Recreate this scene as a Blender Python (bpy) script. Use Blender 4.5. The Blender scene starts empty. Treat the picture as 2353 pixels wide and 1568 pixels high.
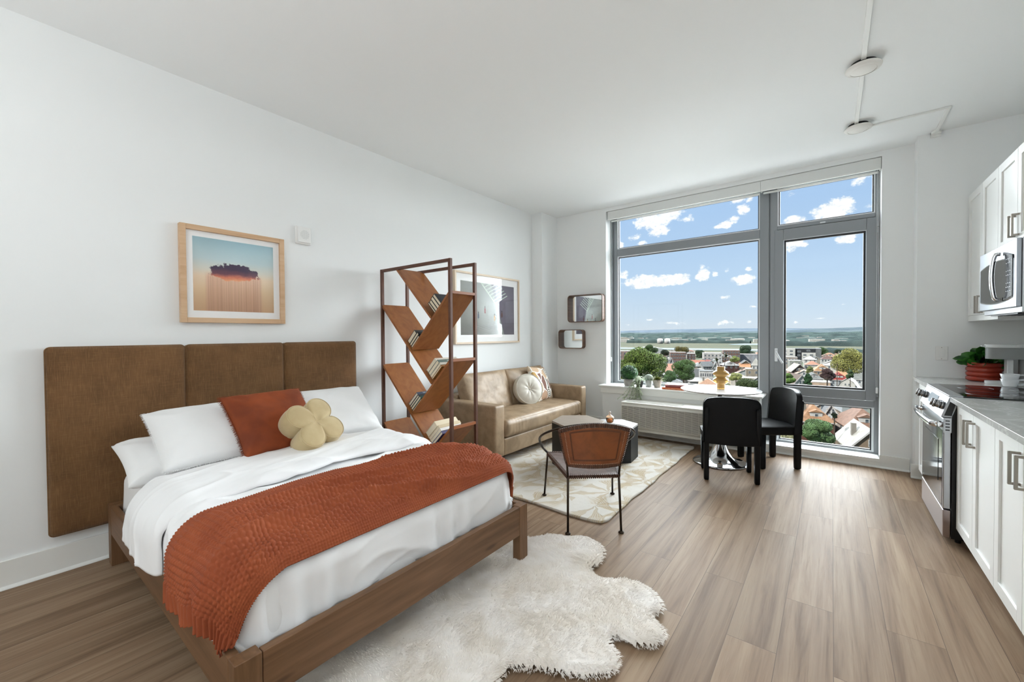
import bpy, bmesh, math, random
import numpy as np
from mathutils import Vector, Matrix, noise as mnoise
from math import sin, cos, pi, radians, sqrt, exp

SC = bpy.context.scene
COL = SC.collection

# ------------------------------------------------------------------ camera, render look
CAM = Vector((3.435, 0.0, 1.32))
_cd = bpy.data.cameras.new('camera')
_cd.sensor_width = 36.0
_cd.sensor_fit = 'HORIZONTAL'
_cd.lens = 947.8 / 2353 * 36.0
_cd.clip_start = 0.05
_cd.clip_end = 40000
cam = bpy.data.objects.new('camera', _cd)
COL.objects.link(cam)
cam.matrix_world = (Matrix.Translation(CAM) @ Matrix.Rotation(0.6599, 4, 'Z')
                    @ Matrix.Rotation(pi / 2 - 0.01649, 4, 'X') @ Matrix.Rotation(-0.007485, 4, 'Z'))
SC.camera = cam
SC.view_settings.view_transform = 'Standard'
SC.view_settings.look = 'None'
SC.view_settings.exposure = 0.38
SC.view_settings.gamma = 1.0
SC.view_settings.use_curve_mapping = False
cy = SC.cycles
cy.use_denoising = True
cy.max_bounces = 9
cy.diffuse_bounces = 6
cy.glossy_bounces = 4
cy.transmission_bounces = 6
cy.transparent_max_bounces = 24
cy.volume_bounces = 0
cy.caustics_reflective = False
cy.caustics_refractive = False
cy.sample_clamp_indirect = 6.0


def lin(c):
    out = []
    for v in c[:3]:
        v = v / 255.0
        out.append(v / 12.92 if v <= 0.04045 else ((v + 0.055) / 1.055) ** 2.4)
    return (out[0], out[1], out[2], 1.0)


# ------------------------------------------------------------------ node helper
class NT:
    def __init__(self, tree):
        self.t = tree
        self.n = tree.nodes
        self.l = tree.links

    def new(self, typ, **kw):
        nd = self.n.new(typ)
        for k, v in kw.items():
            setattr(nd, k, v)
        return nd

    def put(self, sock, v):
        if v is None:
            return
        if isinstance(v, bpy.types.NodeSocket):
            self.l.new(v, sock)
        else:
            try:
                sock.default_value = v
            except Exception:
                sock.default_value = tuple(v)[:3]

    def math(self, op, a, b=None, c=None, clamp=False):
        nd = self.new('ShaderNodeMath', operation=op, use_clamp=clamp)
        self.put(nd.inputs[0], a)
        if b is not None:
            self.put(nd.inputs[1], b)
        if c is not None:
            self.put(nd.inputs[2], c)
        return nd.outputs[0]

    def vmath(self, op, a, b=None):
        nd = self.new('ShaderNodeVectorMath', operation=op)
        self.put(nd.inputs[0], a)
        if b is not None:
            self.put(nd.inputs[1], b)
        return nd.outputs['Value'] if op in ('DOT_PRODUCT', 'LENGTH') else nd.outputs[0]

    def mix(self, f, a, b, blend='MIX'):
        nd = self.new('ShaderNodeMix', data_type='RGBA', blend_type=blend, clamp_factor=True)
        self.put(nd.inputs[0], f)
        self.put(nd.inputs[6], a)
        self.put(nd.inputs[7], b)
        return nd.outputs[2]

    def noise(self, vec, scale=5.0, detail=3.0, rough=0.5, out=0, dist=0.0):
        nd = self.new('ShaderNodeTexNoise')
        if vec is not None:
            self.put(nd.inputs['Vector'], vec)
        nd.inputs['Scale'].default_value = scale
        nd.inputs['Detail'].default_value = detail
        nd.inputs['Roughness'].default_value = rough
        nd.inputs['Distortion'].default_value = dist
        return nd.outputs[out]

    def mapping(self, vec, loc=(0, 0, 0), rot=(0, 0, 0), scale=(1, 1, 1)):
        nd = self.new('ShaderNodeMapping')
        self.put(nd.inputs[0], vec)
        nd.inputs[1].default_value = loc
        nd.inputs[2].default_value = rot
        nd.inputs[3].default_value = scale
        return nd.outputs[0]

    def ramp(self, f, stops, interp='LINEAR'):
        nd = self.new('ShaderNodeValToRGB')
        cr = nd.color_ramp
        cr.interpolation = interp
        while len(cr.elements) < len(stops):
            cr.elements.new(0.5)
        for e, (p, c) in zip(cr.elements, stops):
            e.position = p
            e.color = c if len(c) == 4 else (c[0], c[1], c[2], 1)
        self.put(nd.inputs[0], f)
        return nd.outputs[0]

    def smooth(self, v, a, b):
        nd = self.new('ShaderNodeMapRange', interpolation_type='SMOOTHSTEP')
        self.put(nd.inputs[0], v)
        nd.inputs[1].default_value = a
        nd.inputs[2].default_value = b
        nd.inputs[3].default_value = 0.0
        nd.inputs[4].default_value = 1.0
        return nd.outputs[0]

    def sep(self, v):
        nd = self.new('ShaderNodeSeparateXYZ')
        self.put(nd.inputs[0], v)
        return nd.outputs

    def comb(self, x=0.0, y=0.0, z=0.0):
        nd = self.new('ShaderNodeCombineXYZ')
        self.put(nd.inputs[0], x)
        self.put(nd.inputs[1], y)
        self.put(nd.inputs[2], z)
        return nd.outputs[0]


# ------------------------------------------------------------------ world: late summer sky with scattered clouds
SKY_CLOUDS = [(-0.337, 0.2731, 0.0641, 0.0263, 1.0), (-0.3277, 0.2468, 0.0301, 0.0185, 0.8), (-0.2917, 0.2832, 0.026, 0.015, 0.8), (-0.3883, 0.2398, 0.0196, 0.009, 0.55), (-0.3704, 0.2203, 0.0176, 0.0079, 0.6), (-0.4238, 0.2229, 0.012, 0.0114, 0.7), (-0.4271, 0.266, 0.0069, 0.0052, 0.3), (-0.2629, 0.2615, 0.0195, 0.0133, 0.45), (-0.227, 0.2913, 0.016, 0.0081, 0.7), (-0.1625, 0.2881, 0.0267, 0.0124, 0.8), (-0.1514, 0.2611, 0.0168, 0.0165, 0.8), (-0.1394, 0.2874, 0.0095, 0.0163, 0.6), (-0.1876, 0.2356, 0.0252, 0.0101, 0.85), (-0.1699, 0.2451, 0.0173, 0.007, 0.6), (-0.3466, 0.1263, 0.0836, 0.0194, 1.1), (-0.286, 0.1257, 0.0343, 0.0157, 1.0), (-0.4189, 0.1471, 0.017, 0.0131, 0.7), (-0.2324, 0.1297, 0.0167, 0.0175, 1.0), (-0.2324, 0.1472, 0.0068, 0.0102, 0.5), (-0.207, 0.1288, 0.0084, 0.0086, 0.7), (-0.1811, 0.1334, 0.0046, 0.0062, 0.3), (-0.2189, 0.1444, 0.0106, 0.0046, 0.3), (-0.15, 0.1124, 0.0263, 0.0116, 1.0), (-0.1427, 0.1342, 0.0077, 0.0044, 0.6), (-0.1849, 0.0795, 0.0177, 0.0042, 0.5), (-0.1306, 0.0549, 0.0099, 0.0035, 0.6), (-0.1874, 0.0222, 0.0215, 0.0068, 0.5), (-0.1389, 0.0251, 0.0084, 0.0038, 0.5), (-0.289, 0.0224, 0.0428, 0.0036, 0.35), (-0.35, 0.0329, 0.011, 0.0035, 0.5), (-0.3989, 0.0238, 0.0232, 0.0032, 0.2), (0.0, 0.2324, 0.0379, 0.0233, 1.1), (0.0192, 0.242, 0.0168, 0.0145, 0.9), (-0.0612, 0.2195, 0.0252, 0.0124, 0.9), (-0.0589, 0.1754, 0.0241, 0.0129, 0.95), (-0.0675, 0.1688, 0.0129, 0.0104, 0.7), (0.0195, 0.173, 0.0196, 0.0116, 1.0), (0.027, 0.1803, 0.013, 0.0072, 0.7), (0.0394, 0.2808, 0.0163, 0.0119, 0.5), (0.0485, 0.2881, 0.0143, 0.0071, 0.5), (-0.0657, 0.2835, 0.0086, 0.0103, 0.3), (0.0133, 0.2881, 0.0048, 0.0039, 0.3), (-0.0563, 0.0196, 0.0074, 0.0031, 0.5), (-0.021, 0.0246, 0.014, 0.0023, 0.35), (0.0181, 0.0528, 0.0094, 0.0022, 0.3), (0.0506, 0.2263, 0.0072, 0.0094, 0.2), (-0.0965, 0.3021, 0.0134, 0.0079, 0.3), (-0.4862, 0.2722, 0.0327, 0.0203, 0.8), (-0.498, 0.1374, 0.0546, 0.0205, 0.9)]
world = bpy.data.worlds.new('sky')
SC.world = world
world.use_nodes = True
w = NT(world.node_tree)
w.n.clear()
_dir = w.new('ShaderNodeTexCoord').outputs['Generated']
_s = w.sep(_dir)
_yy = w.math('MAXIMUM', _s[1], 0.03)
_u = w.math('DIVIDE', _s[0], _yy)
_v = w.math('DIVIDE', _s[2], _yy)
_uv = w.comb(_u, _v, 0.0)
_warp = w.noise(w.mapping(_uv, scale=(1, 1.5, 1)), scale=28.0, detail=5.0, rough=0.6, out=1)
_wv = w.vmath('SCALE', w.vmath('SUBTRACT', _warp, (0.5, 0.5, 0.5)))
_wv.node.inputs['Scale'].default_value = 0.022
_P = w.vmath('MULTIPLY', w.vmath('ADD', _uv, _wv), (1, 1, 0))
_f = None
for (cu, cv, ca, cb, cs) in SKY_CLOUDS:
    q = w.vmath('MULTIPLY', w.vmath('SUBTRACT', _P, (cu, cv, 0)), (1 / ca, 1 / cb, 0))
    d = w.math('MULTIPLY_ADD', w.vmath('DOT_PRODUCT', q, q), -cs, cs)
    _f = d if _f is None else w.math('MAXIMUM', _f, d)
_det = w.noise(w.mapping(_uv, scale=(1, 1.3, 1)), scale=75.0, detail=7.0, rough=0.66)
_fd = w.math('ADD', _f, w.math('MULTIPLY', w.math('SUBTRACT', _det, 0.5), 1.9))
_mask = w.smooth(_fd, 0.12, 0.70)
_elev = w.math('MAXIMUM', _s[2], 0.0)
_sky = w.ramp(_elev, [(0.0, lin((222, 232, 243))), (0.035, lin((212, 229, 246))), (0.12, lin((194, 220, 248))),
                      (0.30, lin((172, 205, 246))), (0.55, lin((150, 190, 240))), (1.0, lin((120, 168, 230)))])
_cl = w.mix(w.smooth(_det, 0.3, 0.55), lin((244, 248, 254)), (1.15, 1.15, 1.15, 1))
_c = w.mix(_mask, _sky, _cl)
_bg = w.new('ShaderNodeBackground')
w.put(_bg.inputs[0], _c)
_bg.inputs[1].default_value = 0.765
_o = w.new('ShaderNodeOutputWorld')
w.l.new(_bg.outputs[0], _o.inputs[0])


def sun(name, direction, strength, angle, color=(1, 1, 1)):
    ld = bpy.data.lights.new(name, 'SUN')
    ld.energy = strength
    ld.angle = radians(angle)
    ld.color = color
    o = bpy.data.objects.new(name, ld)
    COL.objects.link(o)
    o.rotation_euler = Vector(direction).to_track_quat('-Z', 'Y').to_euler()
    return o


# the sun stands behind the building; an added wide sun boosts the window light
sun('sun', (0.42, 0.62, -0.62), 9.8, 1.0, (1.0, 0.95, 0.87))
sun('added_window_sun', (-0.22, -0.88, -0.26), 36.0, 125, (0.92, 0.965, 1.0))


def area(name, loc, rot, sx, sy, power, color=(1, 1, 1)):
    ld = bpy.data.lights.new(name, 'AREA')
    ld.shape = 'RECTANGLE'
    ld.size = sx
    ld.size_y = sy
    ld.energy = power
    ld.color = color
    o = bpy.data.objects.new(name, ld)
    COL.objects.link(o)
    o.location = loc
    o.rotation_euler = rot
    return o


# added fill lamp without a fixture, behind the camera, washing the ceiling
area('added_ceiling_fill', (2.9, -1.75, 1.40), (pi, 0, 0), 3.2, 2.0, 64, (0.95, 0.98, 1.0))


# ------------------------------------------------------------------ object model helpers
ROOT_LOC = {}


def link(o):
    COL.objects.link(o)
    return o


def tag(o, label, cat, group=None, kind=None):
    if label:
        o['label'] = label
    if cat:
        o['category'] = cat
    if group:
        o['group'] = group
    if kind:
        o['kind'] = kind
    return o


def thing(name, label, cat, loc, rotz=0.0, group=None):
    o = link(bpy.data.objects.new(name, None))
    o.empty_display_size = 0.05
    o.location = loc
    o.rotation_euler = (0, 0, rotz)
    ROOT_LOC[o.name] = Matrix.Translation(Vector(loc)) @ Matrix.Rotation(rotz, 4, 'Z')
    return tag(o, label, cat, group)


def finish(bm, smooth, sharp=38):
    if smooth:
        lim = radians(sharp)
        for f in bm.faces:
            f.smooth = True
        for e in bm.edges:
            if len(e.link_faces) == 2:
                if e.calc_face_angle(0) > lim:
                    e.smooth = False


def obj(name, bm, mt, parent=None, smooth=False, sharp=38, bevel=0.0, seg=2, local=False, sub=0):
    """link the bmesh / mesh as ONE object; world coordinates unless local=True (then parent space)"""
    if isinstance(bm, bmesh.types.BMesh):
        me = bpy.data.meshes.new(name)
        finish(bm, smooth or bevel > 0, sharp)
        bm.normal_update()
        bm.to_mesh(me)
        bm.free()
    else:
        me = bm
    if isinstance(mt, (list, tuple)):
        for m in mt:
            me.materials.append(m)
    elif mt is not None:
        me.materials.append(mt)
    o = link(bpy.data.objects.new(name, me))
    if parent is not None:
        o.parent = parent
        if not local:
            pm = ROOT_LOC.get(parent.name)
            if pm is None:
                pm = Matrix.Identity(4)
            o.matrix_parent_inverse = pm.inverted()
        ROOT_LOC[o.name] = ROOT_LOC.get(parent.name, Matrix.Identity(4)) if local else Matrix.Identity(4)
    else:
        # origin at the middle of the base
        if len(me.vertices):
            co = np.empty(len(me.vertices) * 3, np.float32)
            me.vertices.foreach_get('co', co)
            co = co.reshape(-1, 3)
            c = (co.min(0) + co.max(0)) / 2
            c[2] = co[:, 2].min()
            co -= c
            me.vertices.foreach_set('co', co.ravel())
            me.update()
            o.location = [float(v) for v in c]
            ROOT_LOC[o.name] = Matrix.Translation(o.location)
    if bevel > 0:
        b = o.modifiers.new('bevel', 'BEVEL')
        b.width = bevel
        b.segments = seg
        b.limit_method = 'ANGLE'
        b.angle_limit = radians(35)
        b.harden_normals = True
    if sub:
        s = o.modifiers.new('sub', 'SUBSURF')
        s.levels = sub
        s.render_levels = sub
    return o


def struct(name, bm, mt, parent=None, **kw):
    o = obj(name, bm, mt, parent, **kw)
    if parent is None:
        o['kind'] = 'structure'
    return o


def copy_tree(o, parent=None):
    c = o.copy()
    link(c)
    if parent is not None:
        c.parent = parent
    for ch in list(o.children):
        copy_tree(ch, c)
    return c


# ------------------------------------------------------------------ mesh builders (all append to a bmesh)
def BM():
    return bmesh.new()


def box(bm, x0, x1, y0, y1, z0, z1, M=None, mi=0):
    ps = [(x0, y0, z0), (x1, y0, z0), (x1, y1, z0), (x0, y1, z0), (x0, y0, z1), (x1, y0, z1), (x1, y1, z1), (x0, y1, z1)]
    vs = [bm.verts.new(M @ Vector(p) if M else p) for p in ps]
    for f in ((0, 3, 2, 1), (4, 5, 6, 7), (0, 1, 5, 4), (1, 2, 6, 5), (2, 3, 7, 6), (3, 0, 4, 7)):
        bm.faces.new([vs[i] for i in f]).material_index = mi
    return bm


def frame_of(d):
    d = Vector(d).normalized()
    a = Vector((0, 0, 1)) if abs(d.z) < 0.9 else Vector((1, 0, 0))
    u = d.cross(a).normalized()
    return u, d.cross(u).normalized(), d


def cyl(bm, p0, p1, r0, r1=None, n=16, caps=True, mi=0):
    r1 = r0 if r1 is None else r1
    p0, p1 = Vector(p0), Vector(p1)
    u, v, d = frame_of(p1 - p0)
    A, B = [], []
    for i in range(n):
        a = 2 * pi * i / n
        k = u * cos(a) + v * sin(a)
        A.append(bm.verts.new(p0 + k * r0))
        B.append(bm.verts.new(p1 + k * r1))
    for i in range(n):
        j = (i + 1) % n
        bm.faces.new((A[i], B[i], B[j], A[j])).material_index = mi
    if caps:
        bm.faces.new(A).material_index = mi
        bm.faces.new(B[::-1]).material_index = mi
    return bm


def tube(bm, pts, r, n=8, closed=False, caps=True, radii=None, flat=1.0, up=None):
    pts = [Vector(p) for p in pts]
    m = len(pts)
    rings = []
    prev = None
    for i, p in enumerate(pts):
        if closed:
            d = pts[(i + 1) % m] - pts[i - 1]
        else:
            d = pts[min(i + 1, m - 1)] - pts[max(i - 1, 0)]
        d.normalize()
        if prev is None:
            u, v, _ = frame_of(d)
            if up is not None:
                v = (Vector(up) - d * d.dot(Vector(up))).normalized()
                u = v.cross(d)
        else:
            u = prev - d * prev.dot(d)
            if u.length < 1e-6:
                u, v, _ = frame_of(d)
            u.normalize()
            v = d.cross(u)
            if up is not None:
                v = (Vector(up) - d * d.dot(Vector(up))).normalized()
                u = v.cross(d)
        prev = u
        rr = radii[i] if radii else r
        rings.append([bm.verts.new(p + (u * cos(2 * pi * k / n) + v * sin(2 * pi * k / n) * flat) * rr) for k in range(n)])
    for i in range(m if closed else m - 1):
        a, b = rings[i], rings[(i + 1) % m]
        for k in range(n):
            j = (k + 1) % n
            bm.faces.new((a[k], a[j], b[j], b[k]))
    if not closed and caps:
        bm.faces.new(rings[0][::-1])
        bm.faces.new(rings[-1])
    return bm


def bar(bm, p0, p1, w, h, up=(0, 0, 1)):
    """rectangular bar between two points, w across, h along up"""
    p0, p1 = Vector(p0), Vector(p1)
    d = (p1 - p0).normalized()
    up = Vector(up)
    up = (up - d * d.dot(up)).normalized()
    s = d.cross(up)
    A = [bm.verts.new(p + s * (a * w / 2) + up * (b * h / 2)) for p in (p0, p1) for a, b in ((-1, -1), (1, -1), (1, 1), (-1, 1))]
    for f in ((3, 2, 1, 0), (4, 5, 6, 7), (0, 1, 5, 4), (1, 2, 6, 5), (2, 3, 7, 6), (3, 0, 4, 7)):
        bm.faces.new([A[i] for i in f])
    return bm


def lathe(bm, prof, c=(0, 0, 0), n=32, mi=0, M=None):
    rings = []
    c = Vector(c)
    for r, z in prof:
        if r < 1e-5:
            p = c + Vector((0, 0, z))
            rings.append([bm.verts.new(M @ p if M else p)])
        else:
            rg = []
            for k in range(n):
                p = c + Vector((r * cos(2 * pi * k / n), r * sin(2 * pi * k / n), z))
                rg.append(bm.verts.new(M @ p if M else p))
            rings.append(rg)
    for a, b in zip(rings, rings[1:]):
        for k in range(n):
            j = (k + 1) % n
            if len(a) == 1 and len(b) == 1:
                continue
            if len(a) == 1:
                f = bm.faces.new((a[0], b[j], b[k]))
            elif len(b) == 1:
                f = bm.faces.new((a[k], a[j], b[0]))
            else:
                f = bm.faces.new((a[k], a[j], b[j], b[k]))
            f.material_index = mi
    return bm


def prism(bm, poly, depth, M, mi=0):
    """poly in the local xy plane, extruded along local +z by depth, placed by the matrix M"""
    a = [bm.verts.new(M @ Vector((x, y, 0))) for x, y in poly]
    b = [bm.verts.new(M @ Vector((x, y, depth))) for x, y in poly]
    n = len(poly)
    bm.faces.new(a[::-1]).material_index = mi
    bm.faces.new(b).material_index = mi
    for i in range(n):
        j = (i + 1) % n
        bm.faces.new((a[i], a[j], b[j], b[i])).material_index = mi
    return bm


def axes(o, x, y, z):
    m = Matrix.Identity(4)
    for i, v in enumerate((x, y, z)):
        for k in range(3):
            m[k][i] = v[k]
    for k in range(3):
        m[k][3] = o[k]
    return m


def rrect(x0, x1, y0, y1, r, n=5):
    P = []
    for cx, cy, a0 in ((x1 - r, y0 + r, -pi / 2), (x1 - r, y1 - r, 0), (x0 + r, y1 - r, pi / 2), (x0 + r, y0 + r, pi)):
        for i in range(n + 1):
            a = a0 + pi / 2 * i / n
            P.append((cx + r * cos(a), cy + r * sin(a)))
    return P


def np_mesh(name, co, faces, uv=None, smooth=True):
    """fast mesh from numpy arrays; faces (n,3) or (n,4)"""
    me = bpy.data.meshes.new(name)
    co = np.asarray(co, np.float32)
    faces = np.asarray(faces, np.int32)
    k = faces.shape[1]
    me.vertices.add(len(co))
    me.vertices.foreach_set('co', co.ravel())
    me.loops.add(faces.size)
    me.loops.foreach_set('vertex_index', faces.ravel())
    me.polygons.add(len(faces))
    me.polygons.foreach_set('loop_start', np.arange(0, faces.size, k, dtype=np.int32))
    me.update(calc_edges=True)
    if smooth:
        me.polygons.foreach_set('use_smooth', np.ones(len(faces), bool))
    if uv is not None:
        ul = me.uv_layers.new(name='UVMap')
        ul.data.foreach_set('uv', np.asarray(uv, np.float32)[faces.ravel()].ravel())
    me.validate()
    return me


def grid_faces(nu, nv, flip=False, wrap=False):
    i = np.arange(nu - 1 if not wrap else nu)
    j = np.arange(nv - 1)
    I, J = np.meshgrid(i, j, indexing='ij')
    I2 = (I + 1) % nu
    a, b, c, d = I * nv + J, I2 * nv + J, I2 * nv + J + 1, I * nv + J + 1
    F = np.stack([a, b, c, d], -1).reshape(-1, 4)
    return F[:, ::-1] if flip else F


_rng = np.random.RandomState(7)
_lat = _rng.rand(64, 64, 64).astype(np.float32)


def vnoise(x, y, z=0.0):
    """smooth value noise, arrays in, 0..1 out"""
    x, y, z = np.broadcast_arrays(np.asarray(x, float), np.asarray(y, float), np.asarray(z, float))
    xi, yi, zi = np.floor(x).astype(int), np.floor(y).astype(int), np.floor(z).astype(int)
    fx, fy, fz = x - xi, y - yi, z - zi
    fx, fy, fz = [f * f * (3 - 2 * f) for f in (fx, fy, fz)]
    r = 0
    for dx in (0, 1):
        for dy in (0, 1):
            for dz in (0, 1):
                wgt = (fx if dx else 1 - fx) * (fy if dy else 1 - fy) * (fz if dz else 1 - fz)
                r = r + wgt * _lat[(xi + dx) & 63, (yi + dy) & 63, (zi + dz) & 63]
    return r


def fbm(x, y, z=0.0, o=4):
    r, a, t = 0, 1.0, 0
    for i in range(o):
        r = r + a * vnoise(np.asarray(x) * 2 ** i + 13 * i, np.asarray(y) * 2 ** i + 7 * i, np.asarray(z) * 2 ** i)
        t += a
        a *= 0.5
    return r / t


def inside_poly(px, py, poly):
    n = len(poly)
    r = np.zeros(np.shape(px), bool)
    j = n - 1
    for i in range(n):
        xi, yi = poly[i]
        xj, yj = poly[j]
        with np.errstate(divide='ignore', invalid='ignore'):
            c = ((yi > py) != (yj > py)) & (px < (xj - xi) * (py - yi) / (yj - yi + 1e-12) + xi)
        r ^= c
        j = i
    return r


def closed_spline(P, n=12):
    """Catmull-Rom through closed 2-D points"""
    P = [np.array(p, float) for p in P]
    m = len(P)
    out = []
    for i in range(m):
        p0, p1, p2, p3 = P[i - 1], P[i], P[(i + 1) % m], P[(i + 2) % m]
        for k in range(n):
            t = k / n
            out.append(0.5 * ((2 * p1) + (-p0 + p2) * t + (2 * p0 - 5 * p1 + 4 * p2 - p3) * t * t + (-p0 + 3 * p1 - 3 * p2 + p3) * t ** 3))
    return out


def spline(P, n=10):
    P = [Vector(p) for p in P]
    m = len(P)
    out = []
    for i in range(m - 1):
        p0, p1, p2, p3 = P[max(i - 1, 0)], P[i], P[i + 1], P[min(i + 2, m - 1)]
        for k in range(n):
            t = k / n
            out.append(0.5 * ((2 * p1) + (-p0 + p2) * t + (2 * p0 - 5 * p1 + 4 * p2 - p3) * t * t + (-p0 + 3 * p1 - 3 * p2 + p3) * t ** 3))
    out.append(P[-1])
    return out


def cushion(w, h, t, n=26, pinch=0.06, corner=0.10, edge=0.004, seed=0, wr=0.006, top_sag=0.0):
    """pillow mesh in local space: x width, y height, z thickness"""
    u = np.linspace(-1, 1, n)
    U, Vv = np.meshgrid(u, u, indexing='ij')
    ex = 1 - pinch * (1 - np.abs(Vv) ** 2.0) * np.abs(U) ** 3
    ey = 1 - pinch * (1 - np.abs(U) ** 2.0) * np.abs(Vv) ** 3
    X = U * ex * w / 2
    Y = Vv * ey * h / 2
    prof = ((1 - np.abs(U) ** 2.6).clip(0) * (1 - np.abs(Vv) ** 2.6).clip(0)) ** 0.42
    Z = prof * t / 2 + edge * (1 - prof)
    wn = (fbm(U * 2.2 + seed, Vv * 2.2, seed * 1.7, 3) - 0.5) * wr * 2 * prof
    # crease rays from the corners
    cr = np.sin((np.abs(U) - np.abs(Vv)) * 14 + seed) * np.exp(-((2 - np.abs(U) - np.abs(Vv)) / 0.6) ** 2) * wr * 0.8
    Y = Y - top_sag * (Vv > 0) * Vv * np.cos(U * pi / 2) * h
    A = np.stack([X, Y, Z + wn + cr * prof], -1).reshape(-1, 3)
    B = np.stack([X, Y, -Z + wn * 0.6], -1).reshape(-1, 3)
    F1 = grid_faces(n, n)
    F2 = grid_faces(n, n, flip=True) + n * n
    # rim
    idx = [i * n for i in range(n)] + [(n - 1) * n + j for j in range(1, n)] + [i * n + n - 1 for i in range(n - 2, -1, -1)] + [j for j in range(n - 2, 0, -1)]
    R = []
    for k in range(len(idx)):
        a, b = idx[k], idx[(k + 1) % len(idx)]
        R.append((a, a + n * n, b + n * n, b))
    F = np.concatenate([F1, F2, np.array(R)])
    uv = np.concatenate([np.stack([(U + 1) / 2, (Vv + 1) / 2], -1).reshape(-1, 2)] * 2)
    return np.concatenate([A, B]), F, uv


def place(co, M):
    M = np.array(M)
    return co @ M[:3, :3].T + M[:3, 3]


def ribbon_leaf(bm, base, dirv, length, width, droop=0.3, n=5, up=(0, 0, 1), cup=0.25, mi=0, tipw=0.0):
    base, d = Vector(base), Vector(dirv).normalized()
    up = Vector(up)
    s = d.cross(up)
    if s.length < 1e-4:
        s = Vector((1, 0, 0))
    s.normalize()
    rows = []
    for i in range(n + 1):
        t = i / n
        p = base + d * length * t - Vector((0, 0, 1)) * droop * length * t * t
        wd = width * (sin(pi * min(1, t * 0.94 + 0.06)) ** 0.7) * 0.5 + tipw
        nrm = s.cross(d)
        rows.append((bm.verts.new(p - s * wd + nrm * cup * wd), bm.verts.new(p), bm.verts.new(p + s * wd + nrm * cup * wd)))
    for a, b in zip(rows, rows[1:]):
        for k in (0, 1):
            f = bm.faces.new((a[k], a[k + 1], b[k + 1], b[k]))
            f.smooth = True
            f.material_index = mi
    return bm


def leaf_cloud(name, P, Nn, size, seed=1, aspect=0.55, up_bias=0.2):
    """one mesh of small leaves (two triangles folded) at points P with rough normals Nn"""
    r = np.random.RandomState(seed)
    n = len(P)
    nn = Nn + r.randn(n, 3) * 0.55
    nn[:, 2] += up_bias
    nn /= np.linalg.norm(nn, axis=1, keepdims=True)
    t = np.cross(nn, r.randn(n, 3))
    t /= np.linalg.norm(t, axis=1, keepdims=True)
    b = np.cross(nn, t)
    s = (size * (0.6 + 0.8 * r.rand(n)))[:, None]
    v0 = P - t * s * 0.5
    v1 = P + b * s * aspect * 0.5 + nn * s * 0.06
    v2 = P + t * s * 0.5
    v3 = P - b * s * aspect * 0.5 + nn * s * 0.06
    co = np.stack([v0, v1, v2, v3], 1).reshape(-1, 3)
    F = np.arange(n * 4).reshape(-1, 4)
    return np_mesh(name, co, F, smooth=False)


def text_mesh(s, size, M, depth=0.0006):
    """lettering as a mesh (built from the built-in font), placed by M in its xy plane"""
    cu = bpy.data.curves.new('lettering', 'FONT')
    cu.body = s
    cu.size = size
    cu.extrude = depth
    cu.align_x = 'CENTER'
    cu.align_y = 'CENTER'
    cu.resolution_u = 3
    o = bpy.data.objects.new('lettering', cu)
    me = bpy.data.meshes.new_from_object(o)
    bpy.data.objects.remove(o)
    me.transform(M)
    return me


# ------------------------------------------------------------------ materials
def mat(name, col, rough=0.5, metal=0.0, spec=None, bump=None, coat=0.0, sheen=0.0, var=None, emit=None, trans=0.0, ior=None,
        alpha=None, sss=0.0):
    m = bpy.data.materials.new(name)
    m.use_nodes = True
    t = NT(m.node_tree)
    p = t.n['Principled BSDF']
    c = lin(col)
    p.inputs['Base Color'].default_value = c
    p.inputs['Roughness'].default_value = rough
    p.inputs['Metallic'].default_value = metal
    if spec is not None:
        p.inputs['Specular IOR Level'].default_value = spec
    if coat:
        p.inputs['Coat Weight'].default_value = coat
        p.inputs['Coat Roughness'].default_value = 0.1
    if sheen:
        p.inputs['Sheen Weight'].default_value = sheen
        p.inputs['Sheen Roughness'].default_value = 0.5
    if trans:
        p.inputs['Transmission Weight'].default_value = trans
    if ior:
        p.inputs['IOR'].default_value = ior
    if sss:
        p.inputs['Subsurface Weight'].default_value = sss
        p.inputs['Subsurface Radius'].default_value = (0.02, 0.01, 0.005)
    if emit:
        p.inputs['Emission Color'].default_value = lin(emit[0])
        p.inputs['Emission Strength'].default_value = emit[1]
    tc = t.new('ShaderNodeTexCoord').outputs['Object']
    if var:     # (second colour, noise scale, mapping scale)
        f = t.noise(t.mapping(tc, scale=var[2] if len(var) > 2 else (1, 1, 1)), scale=var[1], detail=4)
        f = t.smooth(f, 0.35, 0.65)
        t.put(p.inputs['Base Color'], t.mix(f, c, lin(var[0])))
    if bump:    # (noise scale, strength, distance, mapping)
        f = t.noise(t.mapping(tc, scale=bump[3] if len(bump) > 3 else (1, 1, 1)), scale=bump[0], detail=5, rough=0.6)
        b = t.new('ShaderNodeBump')
        b.inputs['Strength'].default_value = bump[1]
        b.inputs['Distance'].default_value = bump[2]
        t.put(b.inputs['Height'], f)
        t.l.new(b.outputs[0], p.inputs['Normal'])
    m.diffuse_color = c
    return m


def mat_nodes(name):
    m = bpy.data.materials.new(name)
    m.use_nodes = True
    t = NT(m.node_tree)
    return m, t, t.n['Principled BSDF']


def bump_to(t, p, h, strength, dist):
    b = t.new('ShaderNodeBump')
    b.inputs['Strength'].default_value = strength
    b.inputs['Distance'].default_value = dist
    t.put(b.inputs['Height'], h)
    t.l.new(b.outputs[0], p.inputs['Normal'])


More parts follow.
